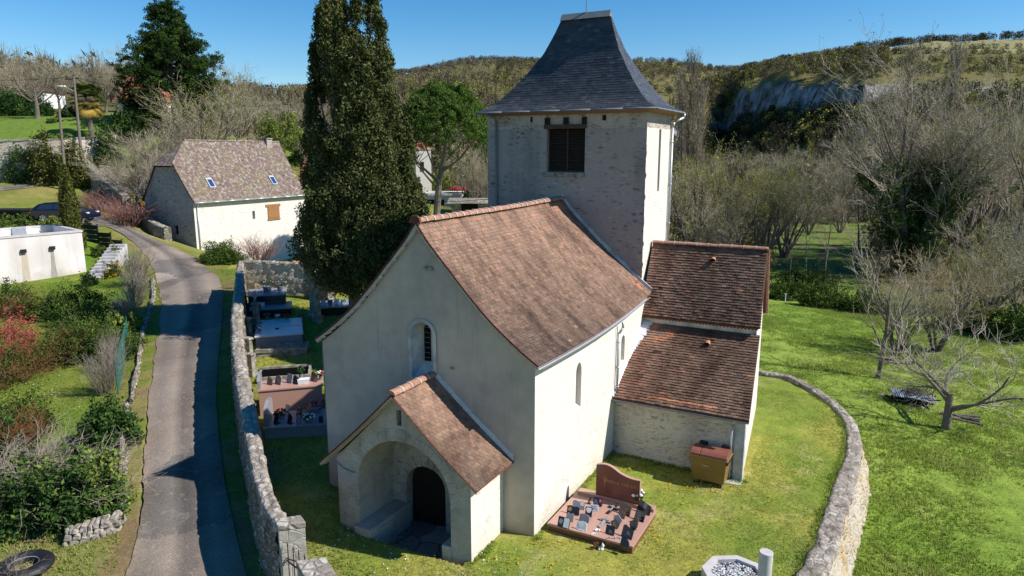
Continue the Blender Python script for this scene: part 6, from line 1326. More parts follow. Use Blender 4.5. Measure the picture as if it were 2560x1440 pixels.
up = atd(1143, 478, 85); t_ = thing('red_parasol', V3(up), 0, 'red canvas parasol on the terrace behind the nave roof', 'parasol'); mb = MB(); mb.lathe((0,0,0), [(1.5,.15),(.8,.45),(0,.75)], 8); mb.build('canopy', M['redcloth'], t_); mb = MB(); mb.cyl((0,0,-1.5),(0,0,.7),.03,n=6); mb.build('pole', M['rust'], t_)
t_, W, Hh = house(1130, 1260, 505, 535, 74, 5, 'low open shed with mossy slab roof left of the bell tower', 'dry', 'dry', rh=.3, lip=.5); mb = MB(); mb.box(W*.18, W*.5, -.04, .1, -2, Hh-.15); mb.build('opening', M['black'], t_)
# ================================================================== VEGETATION
def tubes(P0, P1, R0, R1, k):
    P0, P1 = np.asarray(P0, float), np.asarray(P1, float); R0, R1 = np.asarray(R0, float), np.asarray(R1, float)
    d = P1 - P0; d /= np.linalg.norm(d, axis=1)[:, None] + 1e-9; ref = np.where(np.abs(d[:, 2:3]) < .9, np.array([[0, 0, 1.]]), np.array([[1., 0, 0]]))
    a = np.cross(d, ref); a /= np.linalg.norm(a, axis=1)[:, None] + 1e-9; b = np.cross(d, a); n = len(P0); V = np.zeros((n, 2, k, 3))
    for i in range(k):
        t_ = 2*pi*i/k; o = a*cos(t_) + b*sin(t_); V[:, 0, i] = P0 + o*R0[:, None]; V[:, 1, i] = P1 + o*R1[:, None]
    base = np.arange(n)[:, None]*2*k; i = np.arange(k)[None]; j = (i+1) % k
    Fq = np.stack([base+i, base+j, base+k+j, base+k+i], -1).reshape(-1, 4); return V.reshape(-1, 3), Fq
def grow(seed, trunk_h, r0, lv, stems=1, spread=0., lean=(0, 0), rmin=.006):
    q = random.Random(seed); S = []; tips = []
    def br(p, d, L, r, l):
        c = lv[l]; ns = c['seg']; pos = p; r_ = r; pts = [(p, d, r)]
        for i in range(ns):
            d = (d + Vector((q.gauss(0, c['wob']), q.gauss(0, c['wob']), q.gauss(0, c['wob'])*.6)) + Vector((0, 0, c['up']))).normalized()
            np_ = pos + d*(L/ns); nr_ = r*(1 - (i+1)/ns*c['tap']); S.append((pos, np_, r_, nr_, l)); pos = np_; r_ = nr_; pts.append((pos, d, r_))
        if l + 1 < len(lv):
            n = c['n']; n = n if isinstance(n, int) else q.randint(*n)
            for k in range(n):
                u = c['from'] + (1-c['from'])*(k + q.random())/n; f = u*ns; i = min(ns-1, int(f)); bp, bd, brr = pts[i][0].lerp(pts[i+1][0], f-i), pts[i+1][1], pts[i+1][2]
                ax = bd.orthogonal().normalized(); ax.rotate(Matrix.Rotation(q.uniform(0, 2*pi), 3, bd)); an = q.gauss(c['ang'], c['ang']*.22)
                nd = (bd*cos(an) + ax*sin(an)).normalized(); br(bp, nd, L*c['len']*q.uniform(.7, 1.25)*(1 - c.get('sh', 0)*u), max(rmin, brr*c['rr']), l+1)
        else: tips.append((pos, d))
    for s_ in range(stems):
        a = 2*pi*s_/max(1, stems) + q.uniform(-.4, .4); d = Vector((cos(a)*spread*q.uniform(.5, 1.2) + lean[0], sin(a)*spread*q.uniform(.5, 1.2) + lean[1], 1)).normalized(); br(Vector((cos(a)*.15*(stems > 1), sin(a)*.15*(stems > 1), -.3)), d, trunk_h*q.uniform(.85, 1.1), r0*q.uniform(.7, 1.1) if stems > 1 else r0, 0)
    return S, tips
def leafq(C, Rv, n, size, tint, tsd=.08, up=0., dist='ball', q=None, flat=0.):
    """n small leaf-like quads round each centre"""
    q = q or nr; C = np.repeat(np.asarray(C, float), n, axis=0); Rv = np.repeat(np.atleast_2d(np.asarray(Rv, float)) * np.ones((len(C)//n, 3)), n, axis=0); N = len(C)
    u = q.normal(size=(N, 3)); u /= np.linalg.norm(u, axis=1)[:, None]; rad = q.random((N, 1))**(.45 if dist == 'ball' else .2); P = C + u*rad*Rv
    e1 = q.normal(size=(N, 3)); e1[:, 2] = e1[:, 2]*(1-flat) + up*1.5; e1 /= np.linalg.norm(e1, axis=1)[:, None]; e2 = np.cross(e1, q.normal(size=(N, 3))); e2 /= np.linalg.norm(e2, axis=1)[:, None] + 1e-9
    s = size*q.uniform(.6, 1.4, (N, 1)); V = np.stack([P-e1*s*.5, P+e2*s*.28, P+e1*s*.6, P-e2*s*.28], 1).reshape(-1, 3); Fq = np.arange(N*4).reshape(-1, 4)
    t_ = np.repeat(np.atleast_1d(np.asarray(tint, float))*np.ones(N//n), n) + q.normal(0, tsd, N); return V, Fq, np.clip(t_, 0, 1)
def cat_(parts):
    Vs, Fs, Ts = [], [], []; o = 0
    for V, Fq, T in parts: Vs.append(V); Fs.append(Fq+o); Ts.append(T); o += len(V)
    return np.concatenate(Vs), np.concatenate(Fs), np.concatenate(Ts)
BK = [(.055,.042,.032),(.13,.105,.08),(.22,.19,.155),(.34,.31,.27)]
M['twig'] = m_leaf('bare_twigs', [(.10,.078,.058),(.22,.175,.13),(.33,.27,.21),(.40,.34,.28)], 0., .5)
M['twigpale'] = m_leaf('pale_twigs', [(.16,.13,.10),(.28,.24,.19),(.38,.34,.28)], 0., .2)  # twigs of a paler bark colour
M['twigpink'] = m_leaf('pinkish_twigs', [(.22,.11,.09),(.34,.20,.17)], 0., 0)
M['twigred'] = m_leaf('red_brown_twigs', [(.16,.07,.035),(.26,.13,.06)], 0., .1)
M['buds'] = m_leaf('spring_buds', [(.16,.15,.04),(.26,.26,.06),(.36,.36,.08)], .3, .3)
M['budgold'] = m_leaf('ochre_catkins', [(.22,.15,.05),(.32,.24,.08)], .3, .2)
M['cyp'] = m_leaf('cypress_sprays', [(.018,.028,.012),(.052,.070,.024),(.108,.120,.042),(.19,.18,.075)], .1)
M['pine'] = m_leaf('pine_needles', [(.022,.046,.012),(.055,.10,.022),(.11,.175,.036),(.18,.24,.06)], .15)
M['ever'] = m_leaf('dark_evergreen', [(.010,.022,.010),(.025,.052,.016),(.06,.10,.02),(.14,.15,.03)], .1, .15)
M['shrub'] = m_leaf('mid_green_leaves', [(.02,.04,.012),(.05,.09,.02),(.12,.17,.035),(.24,.28,.06)], .2, .2)
M['ivy'] = m_leaf('glossy_ivy', [(.012,.03,.012),(.03,.065,.02),(.08,.14,.03),(.26,.30,.07)], .15)
M['redleaf'] = m_leaf('red_spring_leaves', [(.10,.03,.02),(.30,.06,.05),(.48,.12,.10),(.5,.2,.15)], .2)
M['gold'] if False else None
M['yellow'] = m_leaf('yellow_blossom', [(.50,.30,.02),(.75,.52,.03)], .2)
M['palm'] = m_leaf('palm_fronds', [(.02,.04,.01),(.06,.09,.02),(.30,.22,.05),(.50,.34,.07)], .2)
M['cone'] = m_leaf('columnar_cypress', [(.03,.035,.012),(.08,.09,.022),(.15,.14,.04)], .1)
def tree_mesh(S, tips, kt=6, twigmat=None, trunkmax=1):
    A = [s for s in S if s[4] <= trunkmax]; B = [s for s in S if s[4] > trunkmax]
    V, Fq = tubes([s[0] for s in A], [s[1] for s in A], [s[2] for s in A], [s[3] for s in A], kt); m1 = np_mesh('trunk', V, Fq, M['bark'], smooth=True)
    V, Fq = tubes([s[0] for s in B], [s[1] for s in B], [s[2] for s in B], [s[3] for s in B], 3); T = np.repeat(np.array([min(1, .15 + .2*s[4] + rnd.uniform(-.1, .15)) for s in B]), 3); m2 = np_mesh('branches', V, Fq, twigmat or M['twig'], tint=T)
    return m1, m2
PROTO = {}
M['budtan'] = m_leaf('tan_buds', [(.11,.095,.05),(.23,.21,.10),(.33,.33,.13),(.38,.42,.14)], .15, .4)
def proto(nm, S, tips, leaf=None, twig=None, kt=6, trunkmax=1):
    m1, m2 = tree_mesh(S, tips, kt, twig, trunkmax); ms = [('trunk', m1), ('branches', m2)]
    if leaf:
        mt, n, rad, size, tint = leaf; V, Fq, T = leafq([tuple(t_[0]) for t_ in tips], rad, n, size, tint, .2); ms.append(('leaves', np_mesh('leaves', V, Fq, M[mt], tint=T)))
    PROTO[nm] = (ms, max(t_[0].z for t_ in tips))
L_ = lambda n, ang, ln, rr, up, wob, seg, tap=.6, fr=.3, sh=0.: dict(n=n, ang=ang, len=ln, rr=rr, up=up, wob=wob, seg=seg, tap=tap, sh=sh, **{'from': fr})
S_, t_ = grow(1, 6.5, .24, [L_((7,8), .75, .72, .55, .02, .07, 6, .6, .28, .3), L_((5,6), .65, .62, .6, .05, .14, 5), L_((5,6), .6, .55, .6, .05, .16, 4), L_(5, .6, .55, .6, .05, .18, 3), L_(0, .5, .5, .5, .05, .2, 2)], rmin=.011); proto('oak', S_, t_, ('budtan', 2, (.25,.25,.25), .10, .5))
S_, t_ = grow(2, 7.0, .17, [L_((6,7), .5, .55, .55, .05, .08, 6, .7, .15, .2), L_((5,6), .5, .6, .6, .08, .12, 4), L_(5, .5, .55, .6, .07, .15, 3), L_(0, .5, .5, .5, .05, .2, 2)], stems=6, spread=.42, rmin=.011); proto('multi', S_, t_, ('budtan', 4, (.3,.3,.3), .10, .55)); proto('multibud', S_, t_, ('buds', 5, (.3,.3,.3), .11, .5)); 
S_, t_ = grow(3, 7.0, .17, [L_((6,7), .45, .55, .55, .05, .08, 6, .7, .12, .2), L_((5,6), .45, .6, .6, .08, .12, 4), L_(5, .5, .5, .6, .07, .15, 3), L_(0, .5, .5, .5, .05, .2, 2)], stems=4, spread=.3, rmin=.010); proto('willow', S_, t_, ('buds', 7, (.34,.34,.34), .11, .55))
S_, t_ = grow(4, 16, .26, [L_((34,36), .42, .20, .35, .0, .02, 12, .85, .12, .3), L_((7,8), .35, .5, .6, .25, .08, 4), L_((5,6), .35, .5, .6, .22, .1, 3), L_(0, .5, .5, .5, .1, .1, 2)], rmin=.022); proto('poplar', S_, t_, ('budtan', 3, (.25,.25,.4), .10, .3), trunkmax=0)
S_, t_ = grow(5, 1.7, .16, [L_((6,7), 1.0, 1.5, .62, .03, .06, 4, .35, .55), L_((5,6), .75, .6, .62, .03, .16, 5), L_((5,6), .7, .6, .6, .05, .2, 4), L_((4,5), .6, .6, .6, .07, .2, 3), L_(0, .5, .5, .5, .08, .2, 2)], rmin=.010); proto('fruit', S_, t_, twig=M['twigpale'])
S_, t_ = grow(6, 4.6, .13, [L_((8,9), .62, .72, .5, .06, .05, 6, .5, .38, .15), L_((5,6), .6, .5, .6, .12, .12, 4), L_((4,5), .5, .5, .6, .1, .14, 3), L_(0, .5, .5, .5, .08, .15, 2)], rmin=.009); proto('walnut', S_, t_, ('budgold', 1, (.05,.05,.05), .07, .5), twig=M['twigpale'])
S_, t_ = grow(7, 2.6, .22, [L_((8,9), .95, 1.25, .5, .14, .08, 4, .4, .6), L_((8,9), .6, .5, .5, .12, .14, 4, .6, .3), L_((7,8), .5, .55, .55, .14, .14, 3), L_((4,5), .4, .6, .6, .1, .14, 2), L_(0, .5, .5, .5, .05, .2, 1)]); proto('pollard', S_, t_); proto('pollardbud', S_, t_, ('buds', 2, (.2,.2,.2), .07, .2))
S_, t_ = grow(8, 1.7, .018, [L_((5,6), .35, .55, .6, .06, .08, 4, .6, .2), L_((3,4), .4, .55, .6, .05, .12, 3), L_(0, .5, .5, .5, .05, .2, 2)], stems=38, spread=.28); proto('brush', S_, t_, kt=3, trunkmax=-1 if False else 0)
S_, t_ = grow(9, 1.5, .02, [L_((5,6), .6, .6, .6, .02, .2, 4, .6, .2), L_((4,5), .6, .55, .6, .02, .22, 3), L_(0, .5, .5, .5, .05, .25, 2)], stems=26, spread=.95); proto('tangle', S_, t_, kt=3, trunkmax=0)
S_, t_ = grow(10, 9.0, .36, [L_((8,9), .55, .8, .6, .05, .05, 7, .55, .12, .3), L_((6,7), .5, .55, .55, .10, .08, 6), L_((5,6), .5, .5, .6, .08, .12, 4), L_((4,5), .5, .5, .6, .08, .15, 3), L_(0, .5, .5, .5, .05, .2, 2)], stems=5, spread=.36, rmin=.014); GIANT = list(S_); proto('giant', S_, t_, ('budtan', 3, (.3,.3,.3), .11, .5))
S_, t_ = grow(11, 7.5, .11, [L_((9,10), .55, .34, .5, .06, .03, 8, .8, .35, .3), L_((4,5), .5, .5, .6, .08, .12, 3), L_(0, .5, .5, .5, .05, .2, 2)]); proto('slim', S_, t_)
def plant_at(P, nm, h_, label, cat='tree', name=None, group=None, rz=None, wide=1., mats=None):
    ms, ph = PROTO[nm]; s_ = h_/ph; t_ = thing(name or 'bare_tree', V3(P), rnd.uniform(0, 6.28) if rz is None else rz, label, cat, group, scale=(s_*wide, s_*wide, s_))
    for k, me in ms:
        o = bpy.data.objects.new(k, me); link(o, t_)
        if mats and k in mats: o.data = mats[k]
    return t_
def at_depth(px, d):
    x = (px-1280)/F*d; z = 0.
    for _ in range(6): y = (d + (z-CZ)*SP)/CP; z = h1(x, y)
    return np.array([x, y, z])
def tree_px(px, pyt, d, nm, label, **kw):
    P = at_depth(px, d); T = atd(px, pyt, d); return plant_at(P, nm, max(1., T[2]-P[2]), label, **kw)
def recolor(nm, part, mat):
    me = [m for k, m in PROTO[nm][0] if k == part][0].copy(); me.materials.clear(); me.materials.append(M[mat]); return me
# ---- evergreen builder from lobes
def lobes_mesh(lobes, dens, size, mat, name='crown', up=.5, n=14, tb=.45, seed=0, cr=.34, gap=0.):
    q = np.random.default_rng(seed); parts = []
    for (x, y, z0_, z1_, r_, tt) in lobes:
        Hh = z1_-z0_; area = Hh*r_*6; nc = max(6, int(area*dens)); u = q.random(nc)**.9; a = q.uniform(0, 2*pi, nc)
        w_ = r_*np.sin(np.clip(u*.92+.06, 0, 1)**.62*pi)**.75*(1-.25*u)*(1+.22*np.sin(u*Hh*2.1+x*3)+.12*np.sin(a*4+u*Hh)); rr_ = w_*q.uniform(.45, 1.12, nc)
        C = np.stack([x+np.cos(a)*rr_, y+np.sin(a)*rr_, z0_+u*Hh], 1)
        if gap: g_ = fbm(C[:, 0]*1.0+C[:, 2]*.35+50, C[:, 1]+C[:, 2]*.9+90, 1.5, 2, 5)+.06*(u-.5); C = C[(g_ > gap)]; nc = len(C)
        if not nc: continue
        tv = tb + tt + q.normal(0, .11, nc); parts.append(leafq(C, np.array([cr, cr, cr*1.5]), n, size, tv, .09, up, q=q))
    V, Fq, T = cat_(parts); return np_mesh(name, V, Fq, M[mat], tint=T)
# big cypress beside the cemetery
cb = at_depth(893, 35.3); cdp = 35.3; k_ = cdp/F
t_ = thing('giant_cypress', V3(cb), 0, 'giant dark olive cypress with several spires beside the cemetery', 'tree'); zb = cb[2]
def zof(py): return float(atd(893, py, cdp)[2] - zb)
q = random.Random(5); lob = []
for (px_, pt_, pbm, w_) in [(845,-45,420,44),(938,-55,430,58),(890,20,520,50),(975,60,300,26),(800,40,380,36),(781,130,440,34),(960,130,560,52),(985,160,420,34),(820,190,600,62),(900,150,640,74),(1008,250,560,44),(770,240,560,36),(860,300,660,80),(945,310,660,82),(1015,330,640,56),(790,360,660,60),(775,420,650,44),(1030,400,620,42),(880,420,712,92),(960,420,700,84),(830,450,700,70),(1000,470,690,62),(910,250,640,70),(930,480,716,60),(850,500,712,60)]:
    lob.append(((px_-893)*k_*.92 + .35, q.uniform(-1, 1)*1.3*(1 if w_ < 60 else .6), zof(pbm), zof(pt_), w_*k_*(.84 if pt_ < 200 else .92), q.uniform(-.1, .1)))
    if w_ > 40: lob.append(((px_-893)*k_*.72 + .3, 1.5, zof(pbm), zof(pt_+60), w_*k_*.9, -.1)); lob.append(((px_-893)*k_*.72 + .3, -1.5, zof(pbm-10), zof(pt_+90), w_*k_*.85, .05))
link(bpy.data.objects.new('crown', lobes_mesh(lob, 6.0, .13, 'cyp', up=.5, n=50, seed=3, cr=.27, tb=.52, gap=.42)), t_)
mb = MB(); mb.cyl((0,0,-.4), (-.1,0,5), .34, .28, 12); mb.cyl((-.1,0,5), (-.7,0,13.0), .25, .04, 8); mb.cyl((-.1,0,5), (.7,0,13.2), .25, .04, 8)
for l in lob[:20]: mb.cyl((0,0,zof(640)), (l[0], l[1], lerp(l[2], l[3], .8)), .10, .03, 5)
mb.build('trunk', M['bark'], t_)
# umbrella pine
pb = at_depth(1086, 66.); t_ = thing('umbrella_pine', V3(pb), 0, 'bright green umbrella pine with a domed crown between cypress and tower', 'tree'); kp = 66./F
def ppx(px_, py_, y=0.): P = atd(px_, py_, 66.); return Vector((P[0]-pb[0], y, P[2]-pb[2]))
mb = MB(); tr = [Vector((0,0,-.4)), ppx(1096,500), ppx(1100,455), ppx(1112,400), ppx(1122,340), ppx(1125,290)]; rs_ = [.36,.32,.28,.22,.15,.08]
for a, b_, r0_, r1_ in zip(tr[:-1], tr[1:], rs_[:-1], rs_[1:]): mb.cyl(a, b_, r0_, r1_, 9)
q = random.Random(8)
for (sx_, sy_, ex, ey, yy, r_) in [(1100,455,1040,400,.5,.16),(1040,400,1035,330,1,.1),(1100,450,1060,330,-1.2,.1),(1106,430,1150,400,-1,.15),(1150,400,1200,340,-1.5,.1),(1110,410,1180,330,1,.11),(1112,400,1080,300,1.5,.1),(1115,380,1150,290,-2,.1),(1095,470,1050,410,-1,.12),(1112,395,1100,290,-2.4,.1),(1150,400,1175,360,1.8,.1)]:
    mb.cyl(ppx(sx_, sy_, 0 if r_ > .11 else yy*.3), ppx(ex, ey, yy), r_, r_*.5, 6)
    for k in range(6): e_ = ppx(ex, ey, yy); mb.cyl(e_, e_ + Vector((q.gauss(0,.8), q.gauss(0,.8), q.uniform(.5,1.8))), r_*.4, .02, 4)
mb.build('trunk', M['bark'], t_)
Cn, tv = [], []; q2 = np.random.default_rng(4)
for i in range(2100):
    a = q2.uniform(0, 2*pi); u = sqrt(q2.random()); X_ = cos(a)*u; Y_ = sin(a)*u
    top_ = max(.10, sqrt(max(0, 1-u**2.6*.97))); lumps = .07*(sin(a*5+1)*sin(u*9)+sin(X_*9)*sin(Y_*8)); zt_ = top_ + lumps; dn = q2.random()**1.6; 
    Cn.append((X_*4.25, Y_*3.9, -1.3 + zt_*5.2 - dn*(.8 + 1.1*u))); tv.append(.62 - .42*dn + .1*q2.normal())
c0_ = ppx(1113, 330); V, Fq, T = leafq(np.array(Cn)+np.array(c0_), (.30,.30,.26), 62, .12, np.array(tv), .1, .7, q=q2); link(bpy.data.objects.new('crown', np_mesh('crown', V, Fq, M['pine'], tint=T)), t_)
# big layered evergreen on the left
eb = at_depth(440, 84.); t_ = thing('tall_evergreen', V3(eb), 0, 'tall dark layered evergreen rising above the barn roof', 'tree'); ke = 84./F
def ez(py): return float(atd(440, py, 84.)[2] - eb[2])
q = np.random.default_rng(9); Cn = []; tv = []; mb = MB(); mb.cyl((0,0,-.5),(0,0,ez(40)), .4, .06, 8)
prof_e = [(330,.62),(290,1.0),(250,1.12),(200,1.02),(150,.92),(120,.62),(90,.5),(60,.40),(30,.22),(5,.05)]
for i in range(230):
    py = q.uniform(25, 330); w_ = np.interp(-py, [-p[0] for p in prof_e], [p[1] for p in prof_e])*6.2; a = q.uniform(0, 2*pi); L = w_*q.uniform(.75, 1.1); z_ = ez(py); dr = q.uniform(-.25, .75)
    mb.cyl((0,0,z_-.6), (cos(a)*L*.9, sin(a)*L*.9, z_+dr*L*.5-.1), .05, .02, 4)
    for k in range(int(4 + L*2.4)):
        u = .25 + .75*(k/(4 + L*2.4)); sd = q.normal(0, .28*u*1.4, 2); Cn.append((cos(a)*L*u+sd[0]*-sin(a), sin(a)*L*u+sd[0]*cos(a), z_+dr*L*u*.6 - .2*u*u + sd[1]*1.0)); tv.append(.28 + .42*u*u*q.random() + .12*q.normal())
for i in range(40): z_ = ez(q.uniform(15, 80)); a = q.uniform(0, 6.28); Cn.append((cos(a)*.9+1.2*(i % 3 == 0), sin(a)*.9, z_+q.uniform(0, 1))); tv.append(.3)
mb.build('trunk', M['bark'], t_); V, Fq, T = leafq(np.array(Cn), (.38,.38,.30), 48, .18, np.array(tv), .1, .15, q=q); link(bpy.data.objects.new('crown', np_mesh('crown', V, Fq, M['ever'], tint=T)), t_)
# slim columnar cypress
sb = on(190, 577); sd_ = 53.; sb = at_depth(190, sd_); Tp = atd(170, 392, sd_); t_ = thing('columnar_cypress', V3(sb), 0, 'slim columnar cypress rising in front of the parked car', 'tree')
hh = Tp[2]-sb[2]; link(bpy.data.objects.new('crown', lobes_mesh([(0,0,.1,hh*.8,.62,.05),(-.15,.1,.3,hh*.9,.5,0),(-.4,0,hh*.3,hh,.36,0),(.1,-.2,.2,hh*.7,.5,.1)], 34, .16, 'cone', up=1.2, n=16, tb=.5, cr=.17)), t_); mb = MB(); mb.cyl((0,0,-.3),(-.3,0,hh*.7),.12,.03,6); mb.build('trunk', M['bark'], t_)
# palm
pb_ = at_depth(232, 76.); Tp = atd(228, 250, 76.); t_ = thing('palm_tree', V3(pb_), 0, 'fan palm with yellowing lower fronds beside the leaning utility pole', 'tree'); hh = Tp[2]-pb_[2]
mb = MB(); mb.cyl((0,0,-.4),(0,0,hh),.28,.24,10); mb.build('trunk', M['bark'], t_); parts = []; q = np.random.default_rng(2); Vv = []; Ff = []; Tt = []
for i in range(95):
    a = q.uniform(0, 2*pi); el = q.uniform(-1.15, 1.3); tt = (.30 + .1*q.normal()) if el > -.25 else .78+.14*q.normal(); L = q.uniform(1.0, 1.6); d = np.array([cos(a)*cos(el), sin(a)*cos(el), sin(el)]); c_ = np.array([0,0,hh]) + d*L*.9; sidev = np.cross(d, [0,0,1.]); sidev /= np.linalg.norm(sidev)+1e-9; upv = np.cross(sidev, d)
    for k in range(15):
        b_ = (k-7)/7*1.35; dd_ = d*cos(b_) + sidev*sin(b_); e_ = c_ + dd_*L*.62 - np.array([0,0,.22*L]); m_ = c_ + dd_*L*.32; w_ = np.cross(dd_, upv)*.05; n0 = len(Vv); Vv += [c_, m_+w_, e_, m_-w_]; Ff.append([n0,n0+1,n0+2,n0+3]); Tt.append(tt)
link(bpy.data.objects.new('fronds', np_mesh('fronds', np.array(Vv), np.array(Ff), M['palm'], tint=np.clip(Tt, 0, 1))), t_)
# ---- leafy shrubs
def shrub(P, w_, h_, label, mat='shrub', tb=.45, name='shrub', cat='shrub', dep=None, size=.11, dens=1., group=None, flowers=None, seed=None, n=16, up=.2, stems=True, lump=.3):
    seed = seed if seed is not None else int(abs(P[0]*13+P[1]*7)) % 9999; q = np.random.default_rng(seed); t_ = thing(name, V3(P), 0, label, cat, group); dep = dep or w_
    nc = int(max(20, 26*dens*(w_*h_+dep*h_+w_*dep)/(size/.11)**1.5)); a = q.uniform(0, 2*pi, nc); v = q.random(nc); ph = np.arccos(1-v*1.02*1.); rr_ = q.uniform(.62, 1.0, nc)
    lm = 1 + lump*(np.sin(a*3+seed)*np.sin(ph*4+seed*2)) + q.normal(0, .06, nc); C = np.stack([np.sin(ph)*np.cos(a)*rr_*lm*w_/2, np.sin(ph)*np.sin(a)*rr_*lm*dep/2, np.maximum(.05, np.cos(ph)*rr_*lm*h_*.95)], 1)
    low = q.random(nc) < .22; C[low, 2] = q.uniform(.05, h_*.4, low.sum())
    V, Fq, T = leafq(C, .2*max(.6, min(w_, h_)/1.6), n, size, tb + q.normal(0, .13, nc) + .12*(C[:, 2]/h_-.5), .1, up, q=q); link(bpy.data.objects.new('leaves', np_mesh('leaves', V, Fq, M[mat], tint=T)), t_)
    if stems:
        S0 = []; S1 = []
        for k in range(24): i = q.integers(nc); S0.append((q.normal(0, w_*.08), q.normal(0, dep*.08), -.1)); S1.append(C[i])
        V, Fq = tubes(S0, S1, [.02+.01*h_]*24, [.006]*24, 4); link(bpy.data.objects.new('stems', np_mesh('stems', V, Fq, M['bark'])), t_)
    if flowers:
        fm, fn = flowers; idx = q.integers(0, nc, fn); V, Fq, T = leafq(C[idx]*np.array([1.04,1.04,1.03]), .13, 12, size*.8, .5, .25, 0, q=q); link(bpy.data.objects.new('blossoms', np_mesh('blossoms', V, Fq, M[fm], tint=T)), t_)
    return t_
def shrub_px(px0, px1, pyt, pyb, label, d=None, **kw):
    P = on((px0+px1)/2, pyb) if d is None else at_depth((px0+px1)/2, d); dd_ = P[1]*CP-(P[2]-CZ)*SP; w_ = (px1-px0)/F*dd_; h_ = max(.3, float(atd((px0+px1)/2, pyt, dd_+w_*.2)[2] - P[2])); return shrub(P + np.array([0, w_*.25, 0]), w_, h_, label, **kw)
def brush_px(px, pyb, pyt, label, nm='brush', d=None, wide=1., mats=None, name='bare_shrub', cat='shrub', group=None):
    P = on(px, pyb) if d is None else at_depth(px, d); dd_ = P[1]*CP-(P[2]-CZ)*SP; return plant_at(P, nm, max(.4, float(atd(px, pyt, dd_)[2]-P[2])), label, cat=cat, name=name, wide=wide, mats=mats, group=group)
pale = {'branches': recolor('brush', 'branches', 'twigpale'), 'trunk': recolor('brush', 'trunk', 'twigpale')}; pink = {'branches': recolor('brush', 'branches', 'twigpink'), 'trunk': recolor('brush', 'trunk', 'twigpink')}; redb = {'branches': recolor('brush', 'branches', 'twigred'), 'trunk': recolor('brush', 'trunk', 'twigred')}; ptang = {'branches': recolor('tangle', 'branches', 'twigpale'), 'trunk': recolor('tangle', 'trunk', 'twigpale')}; rtang = {'branches': recolor('tangle', 'branches', 'twigred'), 'trunk': recolor('tangle', 'trunk', 'twigred')}
brush_px(345, 712, 590, 'tall bare upright shrub at the bend of the lane, farthest of the row', wide=1.1, mats=pale)
brush_px(342, 765, 640, 'tall bare upright shrub second in the row at the lane bend', wide=1.1, mats=pale); brush_px(322, 820, 700, 'bare upright shrub third in the row along the stone edging', wide=1.0, mats=pale)
brush_px(262, 985, 835, 'pale yellowish bare shrub like a besom beside the green mesh fence', wide=1.0, mats=pale); brush_px(285, 930, 800, 'bare upright shrub just behind the besom shaped one', wide=.8, mats=pale)
brush_px(650, 690, 572, 'pinkish bare shrub against the sunny barn wall', wide=1.9, mats=pink, d=57)
brush_px(50, 1130, 990, 'reddish brown bare shrub at the left edge above the ivy bank', wide=1.8, mats=redb)
for k, (px, pyb, pyt, lb_) in enumerate([(70,905,790,'brown tangled bare shrub beside the red leaved one'),(150,900,800,'brown tangled shrub in the middle of the garden thicket'),(215,890,800,'brown tangled shrub at the right of the garden thicket'),(30,960,860,'low brown tangled shrub at the left photo edge'),(110,780,730,'low bare tangle at the foot of the white garage wall'),(30,790,690,'bare creeper tangle against the garage at the left edge')]): brush_px(px, pyb, pyt, lb_, nm='tangle', wide=1.5, mats=rtang)
for k, (px, pyb, pyt, lb_) in enumerate([(60,1290,1080,'pale bare twigs sprawling over the left of the ivy bank'),(150,1230,1060,'pale bare twigs standing above the middle of the ivy bank'),(20,1455,1380,'bare twigs sprawling in front of the black tyre'),(20,1220,1040,'dead pale branches at the extreme left of the ivy bank')]): brush_px(px, pyb, pyt, lb_, nm='tangle', wide=1.6, mats=ptang)
shrub_px(-60,80,775,905,'red leaved shrub at the left edge of the garden', mat='redleaf', tb=.5, size=.08, dens=.5)
shrub_px(-60,70,700,790,'dark tangled bush against the white garage wall at the left edge', mat='shrub', tb=.35, size=.11, dens=.5)
shrub_px(40,160,730,800,'olive leafed shrub below the two drain spouts of the garage', mat='shrub', tb=.42, size=.11, dens=.6)
shrub_px(150,260,745,830,'loose olive shrub right of the garage drain stains', mat='shrub', tb=.48, size=.10, dens=.5)
shrub_px(-60,60,860,960,'brown and green shrub below the red leaved one', mat='shrub', tb=.40, size=.10, dens=.6)
shrub_px(60,300,790,905,'broad olive and brown leafy thicket in the left garden', mat='shrub', tb=.38, size=.09, dens=.8)
shrub_px(100,260,700,800,'tall brown green shrub between the garage stains and the thicket', mat='shrub', tb=.33, size=.09, dens=.6)
shrub_px(180,335,815,905,'low olive shrub at the right end of the thicket near the besom shrub', mat='shrub', tb=.45, size=.09, dens=.7)
shrub_px(-60,110,960,1110,'large brown leaved bush at the left edge below the garden lawn', mat='budtan' if False else 'shrub', tb=.25, size=.08, dens=.5)
shrub_px(245,345,768,838,'yellow green laurel bush overhanging the stone edging', mat='shrub', tb=.85, size=.17, dens=.7)
shrub_px(188,322,985,1135,'dark glossy ivy covered bush beside the lane', mat='ivy', tb=.42, size=.12, dens=1.5, n=22)
shrub_px(-40,130,1130,1330,'ivy bank at the left edge above the short dry wall', mat='ivy', tb=.45, size=.12, dens=1.0, n=18)
shrub_px(90,240,1120,1330,'ivy bank mound in the middle above the short dry wall', mat='ivy', tb=.50, size=.12, dens=1.2, n=18); shrub_px(150,300,1230,1320,'low dark ivy spilling over the short dry wall', mat='ivy', tb=.55, size=.10, dens=1.2, n=18); shrub_px(190,305,1090,1300,'yellow green ivy mound at the right end of the bank beside the lane', mat='ivy', tb=.72, size=.11, dens=1.2, n=18)
shrub_px(-60,60,1040,1160,'dark green shrub behind the ivy bank at the left edge', mat='ivy', tb=.4, size=.12, dens=.8)
shrub_px(200,240,680,716,'small round dark evergreen bush at the garage corner', mat='ever', tb=.4, size=.10, dens=1.4)
